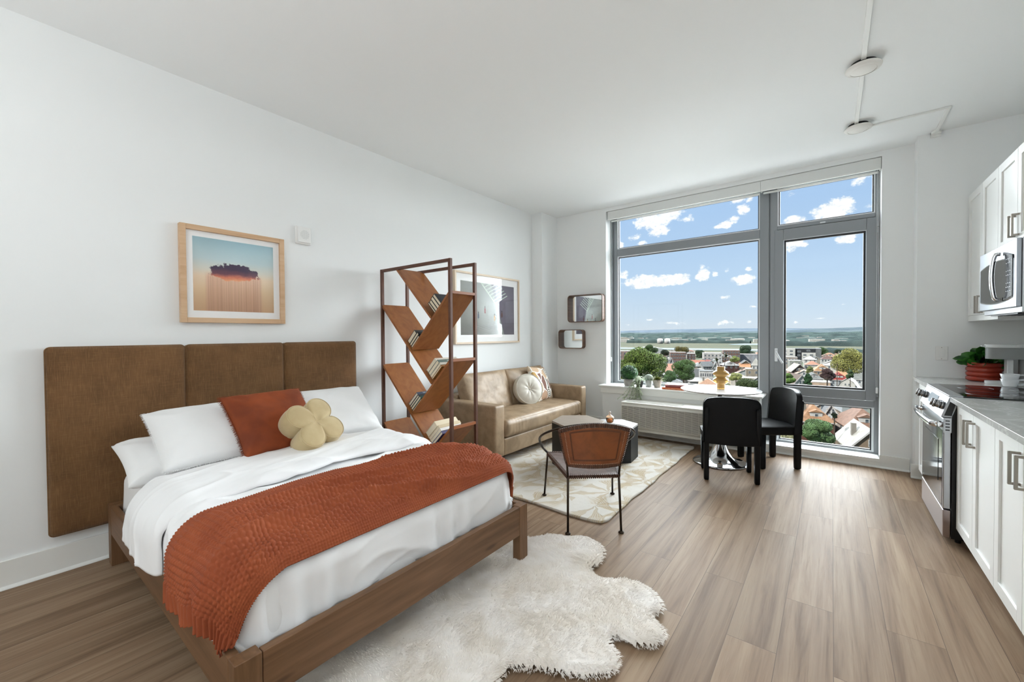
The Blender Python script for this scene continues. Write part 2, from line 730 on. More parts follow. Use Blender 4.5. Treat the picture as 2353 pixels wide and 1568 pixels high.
def floor_material():
    m, t, p = mat_nodes('wood_plank_floor')
    tc = t.new('ShaderNodeTexCoord').outputs['Object']
    s = t.sep(tc)
    v = t.comb(s[1], s[0], 0.0)
    br = t.new('ShaderNodeTexBrick', offset=0.37, offset_frequency=2)
    t.put(br.inputs['Vector'], v)
    br.inputs['Color1'].default_value = (0, 0, 0, 1)
    br.inputs['Color2'].default_value = (1, 1, 1, 1)
    br.inputs['Mortar'].default_value = (0.5, 0.5, 0.5, 1)
    br.inputs['Scale'].default_value = 1.0
    br.inputs['Mortar Size'].default_value = 0.0011
    br.inputs['Mortar Smooth'].default_value = 0.3
    br.inputs['Bias'].default_value = 0.0
    br.inputs['Brick Width'].default_value = 1.22
    br.inputs['Row Height'].default_value = 0.185
    rnd = br.outputs['Color']
    # grain, shifted per plank
    off = t.math('MULTIPLY', rnd, 37.0)
    gv = t.comb(t.math('MULTIPLY', s[0], 85.0), t.math('MULTIPLY', s[1], 2.6), off)
    g1 = t.noise(gv, scale=1.0, detail=6, rough=0.62, dist=0.5)
    gv2 = t.comb(t.math('MULTIPLY', s[0], 17.0), t.math('MULTIPLY', s[1], 0.8), t.math('ADD', off, 5.0))
    g2 = t.noise(gv2, scale=1.0, detail=5, rough=0.6, dist=0.5)
    base = t.ramp(g2, [(0.28, lin((108, 86, 66))), (0.44, lin((136, 112, 90))), (0.58, lin((151, 128, 105))), (0.75, lin((163, 141, 117)))])
    tint = t.ramp(rnd, [(0.0, (0.84, 0.83, 0.82)), (0.35, (0.95, 0.94, 0.93)), (0.7, (1.01, 1.0, 0.99)), (1.0, (1.08, 1.07, 1.05))])
    c = t.mix(1.0, base, tint, 'MULTIPLY')
    streak = t.smooth(g1, 0.52, 0.74)
    c = t.mix(t.math('MULTIPLY', streak, 0.42), c, lin((100, 79, 61)))
    c = t.mix(t.math('MULTIPLY', br.outputs['Fac'], 0.75), c, lin((66, 50, 40)))
    t.put(p.inputs['Base Color'], c)
    t.put(p.inputs['Roughness'], t.math('MULTIPLY_ADD', g1, 0.16, 0.42))
    p.inputs['Specular IOR Level'].default_value = 0.13
    h = t.math('SUBTRACT', t.math('MULTIPLY', g1, 0.25), br.outputs['Fac'])
    bump_to(t, p, h, 0.25, 0.0012)
    return m


def wood_material(name, c1, c2, c3, axis='Y', scale=1.0, rough=0.45, knots=False, coat=0.0):
    m, t, p = mat_nodes(name)
    tc = t.new('ShaderNodeTexCoord').outputs['Object']
    sc = {'X': (0.9, 14, 14), 'Y': (14, 0.9, 14), 'Z': (14, 14, 0.9)}[axis]
    v = t.mapping(tc, scale=tuple(k * scale for k in sc))
    n1 = t.noise(v, scale=1.0, detail=5, rough=0.6, dist=1.6)
    n2 = t.noise(t.mapping(tc, scale=tuple(k * scale * 4 for k in sc)), scale=1.0, detail=3, rough=0.5)
    f = t.math('MULTIPLY_ADD', n2, 0.25, t.math('MULTIPLY', n1, 0.8))
    c = t.ramp(f, [(0.32, lin(c1)), (0.5, lin(c2)), (0.70, lin(c3))])
    if knots:
        ksc = {'X': (1.6, 7, 7), 'Y': (7, 1.6, 7), 'Z': (7, 7, 1.6)}[axis]
        vo = t.new('ShaderNodeTexVoronoi', feature='F1')
        t.put(vo.inputs['Vector'], t.mapping(tc, scale=ksc))
        vo.inputs['Scale'].default_value = 1.0
        k = t.smooth(vo.outputs['Distance'], 0.10, 0.03)
        c = t.mix(t.math('MULTIPLY', k, 0.75), c, lin((70, 45, 28)))
    t.put(p.inputs['Base Color'], c)
    p.inputs['Roughness'].default_value = rough
    if coat:
        p.inputs['Coat Weight'].default_value = coat
    bump_to(t, p, f, 0.12, 0.001)
    return m


def linen_material(name, base, light, dark, sc=1.0, rough=0.9, sheen=0.25):
    """woven fabric with slubs running both ways (object space Y/Z plane)"""
    m, t, p = mat_nodes(name)
    tc = t.new('ShaderNodeTexCoord').outputs['Object']
    a = t.noise(t.mapping(tc, scale=(30 * sc, 330 * sc, 16 * sc)), scale=1, detail=2, rough=0.6)
    b = t.noise(t.mapping(tc, scale=(30 * sc, 16 * sc, 330 * sc)), scale=1, detail=2, rough=0.6)
    big = t.noise(tc, scale=7 * sc, detail=3)
    f = t.math('ADD', t.math('MULTIPLY', t.smooth(a, 0.45, 0.75), 0.55), t.math('MULTIPLY', t.smooth(b, 0.48, 0.8), 0.4))
    c = t.mix(t.smooth(big, 0.35, 0.7), lin(base), lin(dark))
    c = t.mix(f, c, lin(light))
    t.put(p.inputs['Base Color'], c)
    p.inputs['Roughness'].default_value = rough
    p.inputs['Sheen Weight'].default_value = sheen
    p.inputs['Specular IOR Level'].default_value = 0.25
    bump_to(t, p, t.math('ADD', a, b), 0.5, 0.0015)
    return m


def leather_material(name, c1, c2, rough=0.42, scale=9.0, bump=0.25):
    m, t, p = mat_nodes(name)
    tc = t.new('ShaderNodeTexCoord').outputs['Object']
    n = t.noise(tc, scale=scale, detail=4, rough=0.6, dist=0.6)
    t.put(p.inputs['Base Color'], t.mix(t.smooth(n, 0.35, 0.68), lin(c1), lin(c2)))
    t.put(p.inputs['Roughness'], t.math('MULTIPLY_ADD', n, 0.2, rough - 0.1))
    vo = t.new('ShaderNodeTexVoronoi', feature='DISTANCE_TO_EDGE')
    t.put(vo.inputs['Vector'], tc)
    vo.inputs['Scale'].default_value = 260
    w1 = t.noise(t.mapping(tc, scale=(1, 1, 1)), scale=22, detail=4, rough=0.6, dist=1.0)
    h = t.math('MULTIPLY_ADD', vo.outputs['Distance'], 0.25, w1)
    bump_to(t, p, h, bump, 0.003)
    return m


def glass_material(name, tint=(0.97, 0.985, 0.98), refl=0.035):
    m = bpy.data.materials.new(name)
    m.use_nodes = True
    t = NT(m.node_tree)
    t.n.clear()
    tr = t.new('ShaderNodeBsdfTransparent')
    tr.inputs[0].default_value = (*tint, 1)
    gl = t.new('ShaderNodeBsdfGlossy')
    gl.inputs['Roughness'].default_value = 0.02
    lw = t.new('ShaderNodeFresnel')
    lw.inputs[0].default_value = 1.3
    mx = t.new('ShaderNodeMixShader')
    t.put(mx.inputs[0], t.math('MULTIPLY', lw.outputs[0], refl * 16, clamp=True))
    t.l.new(tr.outputs[0], mx.inputs[1])
    t.l.new(gl.outputs[0], mx.inputs[2])
    o = t.new('ShaderNodeOutputMaterial')
    t.l.new(mx.outputs[0], o.inputs[0])
    return m


M_WALL = mat('white_wall_paint', (238, 240, 240), 0.75, bump=(180, 0.12, 0.0006))
M_CEIL = mat('white_ceiling_paint', (242, 244, 244), 0.85)
M_TRIM = mat('white_trim_paint', (236, 237, 234), 0.4)
M_FLOOR = floor_material()
M_FRAME = mat('grey_aluminium', (138, 142, 146), 0.42, 0.35)
M_FRAMEIN = mat('light_window_bead', (222, 225, 228), 0.4)
M_GASKET = mat('black_window_gasket', (22, 24, 28), 0.5)
M_GLASS = glass_material('window_glass')
M_PGLASS = glass_material('picture_glass', (0.99, 0.99, 0.99), 0.004)
M_WHITE = mat('white_plastic', (238, 238, 236), 0.35)
M_BLACK = mat('black_lacquer', (14, 15, 17), 0.3)
M_CHROME = mat('polished_chrome', (225, 227, 230), 0.07, 1.0)
M_STEEL = mat('brushed_steel', (176, 178, 182), 0.28, 1.0, bump=(60, 0.05, 0.0004, (1, 60, 60)))
M_BRUSH = mat('brushed_nickel', (150, 144, 136), 0.32, 1.0)
M_GREEN = mat('deep_green_leaf', (24, 62, 34), 0.4, var=((52, 104, 46), 30))
M_SOIL = mat('potting_soil', (46, 36, 28), 0.95)
M_PAPER = mat('book_pages', (226, 214, 190), 0.9, bump=(400, 0.5, 0.0006, (1, 1, 8)))


# ================================================================== ROOM SHELL
ZC = 3.05
YW = 5.32      # window wall, room face
YK = 5.13      # end wall of the kitchen run (it steps forward)
XR = 4.67
WX0, WX1, WZ0, WZ1 = 0.962, 3.806, 0.07, 3.0
YB = -3.0

struct('floor', box(BM(), -0.2, XR + 0.2, YB - 0.2, 5.62, -0.2, 0.0), M_FLOOR)
struct('ceiling', box(BM(), -0.2, XR + 0.2, YB - 0.2, 5.75, ZC, ZC + 0.25), M_CEIL)
struct('wall_left', box(BM(), -0.2, 0.0, YB - 0.2, 5.75, -0.2, ZC), M_WALL)
struct('wall_right', box(BM(), XR, XR + 0.2, YB - 0.2, 5.75, -0.2, ZC), M_WALL)
struct('wall_back', box(BM(), 0.0, XR, YB - 0.2, YB, -0.2, ZC), M_WALL)
bm = BM()
box(bm, 0.0, WX0, YW, 5.75, -0.2, ZC)
box(bm, WX1, 4.03, YW, 5.75, -0.2, ZC)
box(bm, WX0, WX1, YW, 5.75, WZ1, ZC)
box(bm, WX0, WX1, YW, 5.75, -0.2, WZ0)
struct('wall_window_side', bm, M_WALL)
struct('wall_kitchen_end', box(BM(), 4.03, XR, YK, 5.75, -0.2, ZC), M_WALL)
struct('wall_corner_column', box(BM(), 0.0, 0.172, 4.915, YW, 0, ZC), M_WALL)


def baseboard(name, x0, x1, y0, y1, h, side):
    """flat board with an eased top and a quarter-round shoe; side = face direction"""
    bm = BM()
    box(bm, x0, x1, y0, y1, 0, h)
    if side == 'X':
        prism(bm, [(0, 0), (0.014, 0), (0.012, 0.008), (0.006, 0.015), (0, 0.019)], y1 - y0, axes((x1, y1, 0), (1, 0, 0), (0, 0, 1), (0, -1, 0)))
    elif side == '-Y':
        prism(bm, [(0, 0), (0.014, 0), (0.012, 0.008), (0.006, 0.015), (0, 0.019)], x1 - x0, axes((x1, y0, 0), (0, -1, 0), (0, 0, 1), (-1, 0, 0)))
    bmesh.ops.recalc_face_normals(bm, faces=bm.faces)
    return struct(name, bm, M_TRIM, bevel=0.0025, seg=2)


baseboard('baseboard_left', 0, 0.015, YB, 4.915, 0.15, 'X')
baseboard('baseboard_column', 0.172, 0.185, 4.93, 5.305, 0.15, 'X')
baseboard('baseboard_window_left', 0.185, 0.95, YW - 0.015, YW, 0.15, '-Y')
baseboard('baseboard_window_right', 3.80, 4.015, YW - 0.015, YW, 0.125, '-Y')
baseboard('baseboard_below_window', 2.82, 3.80, YW - 0.013, YW, 0.055, '-Y')
baseboard('baseboard_kitchen_end', 4.0, 4.12, YK - 0.015, YK, 0.125, '-Y')
baseboard('baseboard_chase', 0.96, 2.815, 5.185, 5.2, 0.10, '-Y')

# low boxed-out wall below the fixed window
struct('trim_1', box(BM(), WX0 - 0.005, 2.80, 5.2, 5.5, 0, 0.60), M_WALL)


def rect_frame(bm, x0, x1, z0, z1, l, r, b, t, y0, y1):
    box(bm, x0, x0 + l, y0, y1, z0, z1)
    box(bm, x1 - r, x1, y0, y1, z0, z1)
    box(bm, x0 + l, x1 - r, y0, y1, z0, z0 + b)
    box(bm, x0 + l, x1 - r, y0, y1, z1 - t, z1)
    return bm


def glazing(parent, x0, x1, z0, z1, yg, bead=0.014):
    """white bead, black gasket and the pane itself (parts of the window)"""
    obj('glazing_bead', rect_frame(BM(), x0 - 0.002, x1 + 0.002, z0 - 0.002, z1 + 0.002, bead, bead, bead, bead, yg - 0.035, yg - 0.012), M_FRAMEIN, parent)
    obj('gasket', rect_frame(BM(), x0 + 0.004, x1 - 0.004, z0 + 0.004, z1 - 0.004, 0.018, 0.018, 0.018, 0.018, yg - 0.012, yg + 0.016), M_GASKET, parent)
    obj('window_pane', box(BM(), x0 + 0.006, x1 - 0.006, yg, yg + 0.006, z0 + 0.006, z1 - 0.006), M_GLASS, parent)


YF = 5.50
# left: fixed light with a transom light above
win1 = link(bpy.data.objects.new('window_1', None))
win1.location = (1.87, YF, 0.6)
ROOT_LOC['window_1'] = Matrix.Translation(win1.location)
win1['kind'] = 'structure'
bm = BM()
box(bm, WX0, 1.045, YF, YF + 0.09, 0.58, WZ1)
box(bm, 1.045, 2.776, YF, YF + 0.09, 0.58, 0.648)
box(bm, 1.045, 2.776, YF, YF + 0.09, 2.40, 2.498)
box(bm, 1.045, 2.776, YF, YF + 0.09, 2.925, WZ1)
box(bm, 2.776, 2.868, YF, YF + 0.09, WZ0, WZ1)
box(bm, 0.965, 0.99, YF - 0.03, YF, 0.60, WZ1)
obj('window_frame', bm, M_FRAME, win1, bevel=0.003, seg=1)
glazing(win1, 1.045, 2.776, 0.648, 2.40, YF + 0.045)
glazing(win1, 1.045, 2.776, 2.498, 2.925, YF + 0.045)
bm = BM()
box(bm, 0.915, 2.845, 5.155, YF, 0.600, 0.622)
obj('window_sill', bm, M_TRIM, win1, bevel=0.006, seg=3)
obj('sill_apron', box(BM(), 0.94, 2.82, 5.178, 5.2, 0.52, 0.600), M_TRIM, win1, bevel=0.004)

# right: tall unit, transom light, tilt sash with lever handle, low light
win2 = link(bpy.data.objects.new('window_2', None))
win2.location = (3.33, YF, WZ0)
ROOT_LOC['window_2'] = Matrix.Translation(win2.location)
win2['kind'] = 'structure'
bm = BM()
box(bm, 2.878, 2.945, YF, YF + 0.09, WZ0, WZ1)
box(bm, 2.868, 2.878, YF + 0.012, YF + 0.09, WZ0, WZ1)
box(bm, 3.772, WX1, YF, YF + 0.09, WZ0, WZ1)
box(bm, 2.945, 3.772, YF, YF + 0.09, 2.468, 2.508)
box(bm, 2.945, 3.772, YF, YF + 0.09, 2.925, WZ1)
box(bm, 2.945, 3.772, YF, YF + 0.09, 0.552, 0.618)
box(bm, 2.945, 3.772, YF, YF + 0.09, WZ0, 0.10)
obj('window_frame', bm, M_FRAME, win2, bevel=0.003, seg=1)
glazing(win2, 2.945, 3.772, 2.508, 2.925, YF + 0.045)
glazing(win2, 2.953, 3.766, 0.10, 0.552, YF + 0.045)
sash = obj('sash', rect_frame(BM(), 2.922, 3.788, 0.622, 2.462, 0.083, 0.083, 0.096, 0.116, YF - 0.014, YF + 0.05), M_FRAME, win2, bevel=0.004, seg=2)
glazing(sash, 3.005, 3.705, 0.718, 2.346, YF + 0.03, 0.005)
h = obj('lever_handle', box(BM(), 2.925, 2.955, YF - 0.026, YF - 0.014, 0.99, 1.14), M_FRAMEIN, sash, bevel=0.006, seg=3)
bm = BM()
tube(bm, [(2.94, YF - 0.02, 1.10), (2.94, YF - 0.06, 1.10), (2.947, YF - 0.068, 1.088), (2.975, YF - 0.068, 1.03), (3.003, YF - 0.066, 0.975)], 0.0105, 10, flat=0.8)
tag(obj('lever_bar', bm, M_FRAMEIN, win2, smooth=True), None, None)
bm = BM()
for z in (2.36, 1.62, 0.72):
    box(bm, 3.787, 3.803, YF - 0.022, YF, z - 0.055, z - 0.004)
    box(bm, 3.787, 3.803, YF - 0.022, YF, z + 0.004, z + 0.055)
obj('sash_hinge', bm, M_FRAME, win2, bevel=0.003)
obj('vent_label', box(BM(), 3.33, 3.375, YF - 0.002, YF, 2.476, 2.489), M_FRAMEIN, win2)
bm = BM()
box(bm, 2.81, WX1 - 0.004, 5.30, YF, 0.055, 0.088)
obj('window_sill', bm, M_TRIM, win2, bevel=0.003)

# two roller shades rolled up inside their boxed fascias
M_SHADE = mat('white_shade_fascia', (226, 228, 226), 0.55)
M_CORD = mat('white_bead_chain', (235, 236, 236), 0.4)
for (a, b, cx, lab) in ((WX0 + 0.022, 2.80, WX0 + 0.035, 'white rolled-up shade in long fascia box above the wide fixed window'),
                        (2.803, WX1 - 0.004, WX1 - 0.02, 'white rolled-up shade in shorter fascia box above the tilt window')):
    t = thing('roller_shade', lab, 'roller shade', ((a + b) / 2, 5.40, 2.885))
    bm = BM()
    box(bm, a, b, 5.335, 5.345, 2.895, WZ1 - 0.004)
    box(bm, a, b, 5.345, 5.44, WZ1 - 0.012, WZ1 - 0.004)
    box(bm, a, a + 0.006, 5.345, 5.44, 2.895, WZ1 - 0.012)
    box(bm, b - 0.006, b, 5.345, 5.44, 2.895, WZ1 - 0.012)
    obj('fascia_box', bm, M_SHADE, t)
    obj('bottom_lip', box(BM(), a, b, 5.328, 5.352, 2.883, 2.895), M_TRIM, t, bevel=0.003)
    obj('fabric_roll', cyl(BM(), (a + 0.01, 5.395, 2.94), (b - 0.01, 5.395, 2.94), 0.034, n=20), M_SHADE, t, smooth=True)
    obj('hem_bar', box(BM(), a + 0.015, b - 0.015, 5.42, 5.43, 2.872, 2.892), M_TRIM, t)
    bm = BM()
    zb = 1.0 if b < 3 else 0.78
    for k in (-1, 1):
        tube(bm, [(cx + 0.006 * k, 5.40, 2.9), (cx + 0.006 * k, 5.40, zb + 0.4), (cx + 0.005 * k, 5.40, zb)], 0.0016, 5)
    tube(bm, [(cx - 0.006, 5.40, zb), (cx, 5.40, zb - 0.012), (cx + 0.006, 5.40, zb)], 0.0016, 5)
    obj('bead_chain', bm, M_CORD, t, smooth=True)
    obj('chain_holder', box(BM(), cx - 0.009, cx + 0.009, 5.392, 5.408, zb - 0.07, zb - 0.012), M_CORD, t, bevel=0.004)

# ------------------------------------------------------------------ ceiling: raceway and disc detectors
M_DISC = mat('off_white_disc', (235, 233, 228), 0.45)
t = thing('surface_raceway', 'white square surface raceway across the ceiling linking the two round detectors', 'cable raceway', (3.585, 3.6, ZC - 0.016))
bm = BM()
box(bm, 3.572, 3.598, 1.4, 3.44, ZC - 0.016, ZC)
box(bm, 3.574, 3.600, 3.60, 4.46, ZC - 0.016, ZC)
obj('raceway_run', bm, M_TRIM, t, bevel=0.002)
obj('raceway_branch', box(BM(), 3.68, 4.152, 4.598, 4.616, ZC - 0.014, ZC), M_TRIM, t, bevel=0.002)
obj('raceway_drop', box(BM(), 4.128, 4.152, 4.616, 5.06, ZC - 0.016, ZC), M_TRIM, t, bevel=0.002)
bm = BM()
prism(bm, [(-0.013, 0), (0.013, 0), (0.032, -0.03), (0.032, -0.075), (-0.032, -0.075), (-0.032, -0.03)], 0.02,
      axes((4.14, 5.055, ZC - 0.002), (1, 0, 0), (0, -1, 0), (0, 0, -1)))
bmesh.ops.recalc_face_normals(bm, faces=bm.faces)
box(bm, 4.108, 4.172, YK - 0.02, YK, ZC - 0.045, ZC)
obj('raceway_end_box', bm, M_TRIM, t)


def disc(x, y, label):
    t = thing('ceiling_light', label, 'ceiling light', (x, y, ZC - 0.055))
    bm = lathe(BM(), [(0.0, 0.0), (0.066, 0.0), (0.066, -0.026), (0.0, -0.026)], (x, y, ZC), 40)
    obj('mounting_plate', bm, M_GASKET, t, smooth=True)
    bm = lathe(BM(), [(0.0, -0.024), (0.090, -0.024), (0.094, -0.030), (0.091, -0.038), (0.070, -0.047), (0.067, -0.047)], (x, y, ZC), 56)
    obj('rim', bm, M_DISC, t, smooth=True)
    bm = lathe(BM(), [(0.067, -0.045), (0.055, -0.0505), (0.03, -0.0545), (0.0, -0.056)], (x, y, ZC), 56)
    obj('diffuser', bm, M_DISC, t, smooth=True)


disc(3.588, 3.52, 'off-white round ceiling light on the raceway, nearer to the camera')
disc(3.60, 4.53, 'off-white round ceiling light on the raceway, nearer to the window')

# small wall items
t = thing('wall_alarm', 'white square alarm sounder on the long wall right of the cloud picture', 'wall alarm', (0.0, 1.633, 2.07))
obj('backplate', box(BM(), 0, 0.022, 1.571, 1.695, 2.068, 2.212), M_WHITE, t, bevel=0.008, seg=3)
obj('cover', box(BM(), 0.022, 0.034, 1.583, 1.688, 2.078, 2.204), M_WHITE, t, bevel=0.010, seg=3)
bm = BM()
for i in range(11):
    for j in range(13):
        yy, zz = 1.605 + i * 0.0065, 2.105 + j * 0.0065
        if (yy - 1.638) ** 2 + (zz - 2.144) ** 2 < 0.037 ** 2:
            cyl(bm, (0.0338, yy, zz), (0.0346, yy, zz), 0.0017, n=6)
obj('speaker_holes', bm, mat('pale_grey_holes', (176, 178, 178), 0.6), t)

t = thing('light_switch', 'white rocker light switch plate beside the kitchen counter end', 'light switch', (4.19, YK, 1.065))
obj('wall_plate', box(BM(), 4.150, 4.228, YK - 0.007, YK, 1.067, 1.187), M_WHITE, t, bevel=0.003)
obj('rocker', box(BM(), 4.172, 4.206, YK - 0.012, YK - 0.007, 1.094, 1.160), M_WHITE, t, bevel=0.002)
for z in (1.078, 1.176):
    obj('screw', cyl(BM(), (4.189, YK - 0.0085, z), (4.189, YK - 0.006, z), 0.003, n=8), M_BRUSH, t)

# ================================================================== KITCHEN RUN
M_CAB = mat('white_cabinet_paint', (236, 237, 235), 0.33)
M_KICK = mat('dark_toe_kick', (52, 50, 48), 0.6)


def stone_material():
    m, t, p = mat_nodes('grey_veined_quartz')
    tc = t.new('ShaderNodeTexCoord').outputs['Object']
    a = t.noise(tc, scale=3.2, detail=6, rough=0.6, dist=1.4)
    vein = t.smooth(t.math('ABSOLUTE', t.math('SUBTRACT', a, 0.5)), 0.02, 0.0)
    c = t.mix(t.math('MULTIPLY', vein, 0.55), t.mix(a, lin((168, 168, 166)), lin((190, 190, 187))), lin((222, 222, 218)))
    t.put(p.inputs['Base Color'], c)
    p.inputs['Roughness'].default_value = 0.16
    return m


M_STONE = stone_material()
XF = 4.04      # cabinet door faces
XC = 4.01      # worktop front edge


def shaker_door(parent, x, y0, y1, z0, z1, rail=0.058, th=0.02, label=None):
    """five-piece door facing -X, returned as one part"""
    bm = BM()
    g = 0.0015
    y0, y1, z0, z1 = y0 + g, y1 - g, z0 + g, z1 - g
    box(bm, x, x + th, y0, y0 + rail, z0, z1)
    box(bm, x, x + th, y1 - rail, y1, z0, z1)
    box(bm, x, x + th, y0 + rail, y1 - rail, z0, z0 + rail)
    box(bm, x, x + th, y0 + rail, y1 - rail, z1 - rail, z1)
    box(bm, x + 0.009, x + th, y0 + rail, y1 - rail, z0 + rail, z1 - rail)
    return obj('door', bm, M_CAB, parent, bevel=0.0012, seg=1)


def pull(parent, x, y, z0, z1):
    bm = BM()
    box(bm, x - 0.034, x - 0.024, y - 0.0065, y + 0.0065, z0, z1)
    for z in (z0, z1 - 0.011):
        box(bm, x - 0.026, x + 0.001, y - 0.0065, y + 0.0065, z, z + 0.011)
    return obj('handle', bm, M_BRUSH, parent, bevel=0.001, seg=1)


def base_cabinet(y0, y1, label, doors, filler=False):
    t = thing('base_cabinet', label, 'cabinet', (4.36, (y0 + y1) / 2, 0), group='white base cabinets')
    bm = BM()
    box(bm, XF + 0.021, XR - 0.002, y0 + 0.001, y1 - 0.001, 0.105, 0.882)
    obj('carcass', bm, M_CAB, t)
    obj('toe_kick', box(BM(), XF + 0.09, XR - 0.002, y0 + 0.001, y1 - 0.001, 0.0, 0.105), M_KICK, t)
    for (a, b, hy) in doors:
        d = shaker_door(t, XF, a, b, 0.107, 0.880)
        if hy:
            pull(d, XF, hy, 0.69, 0.828)
    return t


base_cabinet(2.905, 3.645, 'white two-door shaker base cabinet next to the oven',
             [(3.285, 3.645, 3.322), (2.905, 3.283, 3.246)])
base_cabinet(2.165, 2.903, 'white two-door shaker base cabinet cut by the right edge of the frame',
             [(2.537, 2.903, 2.574), (2.165, 2.535, 2.498)])
base_cabinet(1.425, 2.163, 'white two-door shaker base cabinet nearest the camera along the counter', [(1.795, 2.163, 1.832), (1.425, 1.793, 1.756)])
base_cabinet(4.435, YK - 0.002, 'white base cabinet between the oven and the end wall', [(4.435, 5.02, 4.5)])

t = thing('worktop', 'grey veined stone worktop along the kitchen wall with stove cutout', 'worktop', (4.34, 3.3, 0.884))
bm = BM()
box(bm, XC, XR - 0.001, 1.40, 3.652, 0.884, 0.914)
obj('worktop_slab', bm, M_STONE, t, bevel=0.0015, seg=1)
obj('worktop_slab', box(BM(), XC, XR - 0.001, 4.428, YK - 0.001, 0.884, 0.914), M_STONE, t, bevel=0.0015, seg=1)
obj('worktop_back_strip', box(BM(), 4.63, XR - 0.001, 3.652, 4.428, 0.884, 0.914), M_STONE, t)


def wall_cabinet(y0, y1, z0, label, doors):
    t = thing('wall_cabinet', label, 'cabinet', (4.5, (y0 + y1) / 2, z0), group='white wall cabinets')
    obj('carcass', box(BM(), 4.361, XR - 0.002, y0 + 0.001, y1 - 0.001, z0, 2.455), M_CAB, t)
    for (a, b, hy, hz) in doors:
        d = shaker_door(t, 4.34, a, b, z0 + (0.045 if z0 < 1.5 else 0.0), 2.455)
        pull(d, 4.34, hy, hz, hz + 0.136)
    if z0 < 1.5:
        obj('light_rail', box(BM(), 4.345, 4.365, y0, y1, z0, z0 + 0.044), M_CAB, t)
    return t


wall_cabinet(4.335, YK - 0.002, 1.40, 'tall white wall cabinet between the microwave and the end wall',
             [(4.72, 5.118, 4.752, 1.455), (4.335, 4.718, 4.686, 1.455)])
wall_cabinet(3.575, 4.333, 1.86, 'short white wall cabinet directly above the microwave', [(3.955, 4.333, 3.99, 1.905), (3.575, 3.953, 3.92, 1.905)])
wall_cabinet(2.835, 3.573, 1.40, 'tall white wall cabinet cut by the right edge of the frame', [(3.205, 3.573, 3.24, 1.455), (2.835, 3.203, 3.17, 1.455)])

# ------------------------------------------------------------------ microwave
M_BGLASS = mat('black_oven_glass', (10, 11, 13), 0.06, spec=0.6)
M_DBLUE = mat('dark_control_glass', (30, 36, 48), 0.12)
t = thing('microwave', 'stainless over-the-range microwave with curved handle and dark window', 'microwave', (4.46, 4.02, 1.42))
Y0, Y1, Z0, Z1 = 3.652, 4.395, 1.457, 1.852
obj('housing', box(BM(), 4.292, XR - 0.003, Y0, Y1 - 0.004, 1.425, 1.855), M_STEEL, t, bevel=0.003)
obj('door', box(BM(), 4.27, 4.291, Y0 + 0.0, Y1, Z0, Z1), mat('blue_grey_steel', (150, 155, 162), 0.3, 1.0), t, bevel=0.004)
# window: curved outline across the door and the control area
top, bot = [], []
for i in range(17):
    s_ = i / 16
    y = Y1 - 0.035 - s_ * (Y1 - Y0 - 0.09)
    arc = 0.024 * (1 - (2 * s_ - 1) ** 2)
    top.append((y, Z1 - 0.115 + arc))
    bot.append((y, Z0 + 0.062 - arc))
poly = top + bot[::-1]
Mx = axes((4.2695, 0, 0), (0, 1, 0), (0, 0, 1), (-1, 0, 0))


def yz_prism(poly, x0, depth):
    """polygon in (y, z) pushed from x0 towards -x"""
    bm = BM()
    prism(bm, poly, depth, axes((x0, 0, 0), (0, 1, 0), (0, 0, 1), (-1, 0, 0)))
    bmesh.ops.recalc_face_normals(bm, faces=bm.faces)
    return bm


obj('window_trim', yz_prism([(y + (0.008 if y > 4.05 else -0.008), z + (0.006 if z > 1.65 else -0.006)) for y, z in poly], 4.2705, 0.0022), M_CHROME, t)
obj('window_glass', yz_prism(poly, 4.268, 0.0018), M_BGLASS, t)
obj('control_panel', yz_prism([(3.70, 1.525), (3.835, 1.51), (3.835, 1.795), (3.70, 1.765)], 4.2658, 0.0015), M_DBLUE, t)
M_LEG = mat('white_print', (208, 214, 222), 0.5)
for row in range(9):
    for c in range(3):
        if row == 2 or row == 5:
            continue
        y, z = 3.735 + c * 0.032, 1.748 - row * 0.024
        obj('button', box(BM(), 4.2632, 4.2642, y - 0.006, y + 0.006, z - 0.002, z + 0.002), M_LEG, t)
bm = BM()
cv = [(4.262, 3.905, 1.795), (4.240, 3.905, 1.79), (4.230, 3.905, 1.73), (4.226, 3.905, 1.655), (4.230, 3.905, 1.58), (4.240, 3.905, 1.52), (4.262, 3.905, 1.515)]
tube(bm, spline(cv, 5), 0.011, 10, flat=0.8, up=(0, 1, 0))
obj('handle', bm, M_CHROME, t, smooth=True)
bm = cyl(BM(), (4.2695, 4.015, 1.805), (4.2675, 4.015, 1.805), 0.0155, n=28)
b_ = obj('badge', bm, mat('pale_badge', (205, 208, 212), 0.3, 0.6), t)
bm = BM()
tube(bm, [(4.2668, 4.015 + 0.0125 * cos(a), 1.805 + 0.0125 * sin(a)) for a in np.linspace(0, 2 * pi, 20, endpoint=False)], 0.0008, 5, closed=True)
sc_ = [(4.2668, 4.015 + 0.005 - 0.004 * cos(a), 1.805 + 0.0055 * sin(a)) for a in np.linspace(0.3, 5.6, 14)]
tube(bm, sc_, 0.0008, 5)
tube(bm, [(4.2668, 4.010, 1.811), (4.2668, 4.010, 1.799), (4.2668, 4.005, 1.799)], 0.0008, 5)
obj('badge_monogram', bm, M_GASKET, b_)
bm = BM()
for k in range(7):
    box(bm, 4.30 + k * 0.03, 4.315 + k * 0.03, Y0 + 0.1, Y1 - 0.12, 1.418, 1.4255)
obj('vent_grille', bm, M_GASKET, t)

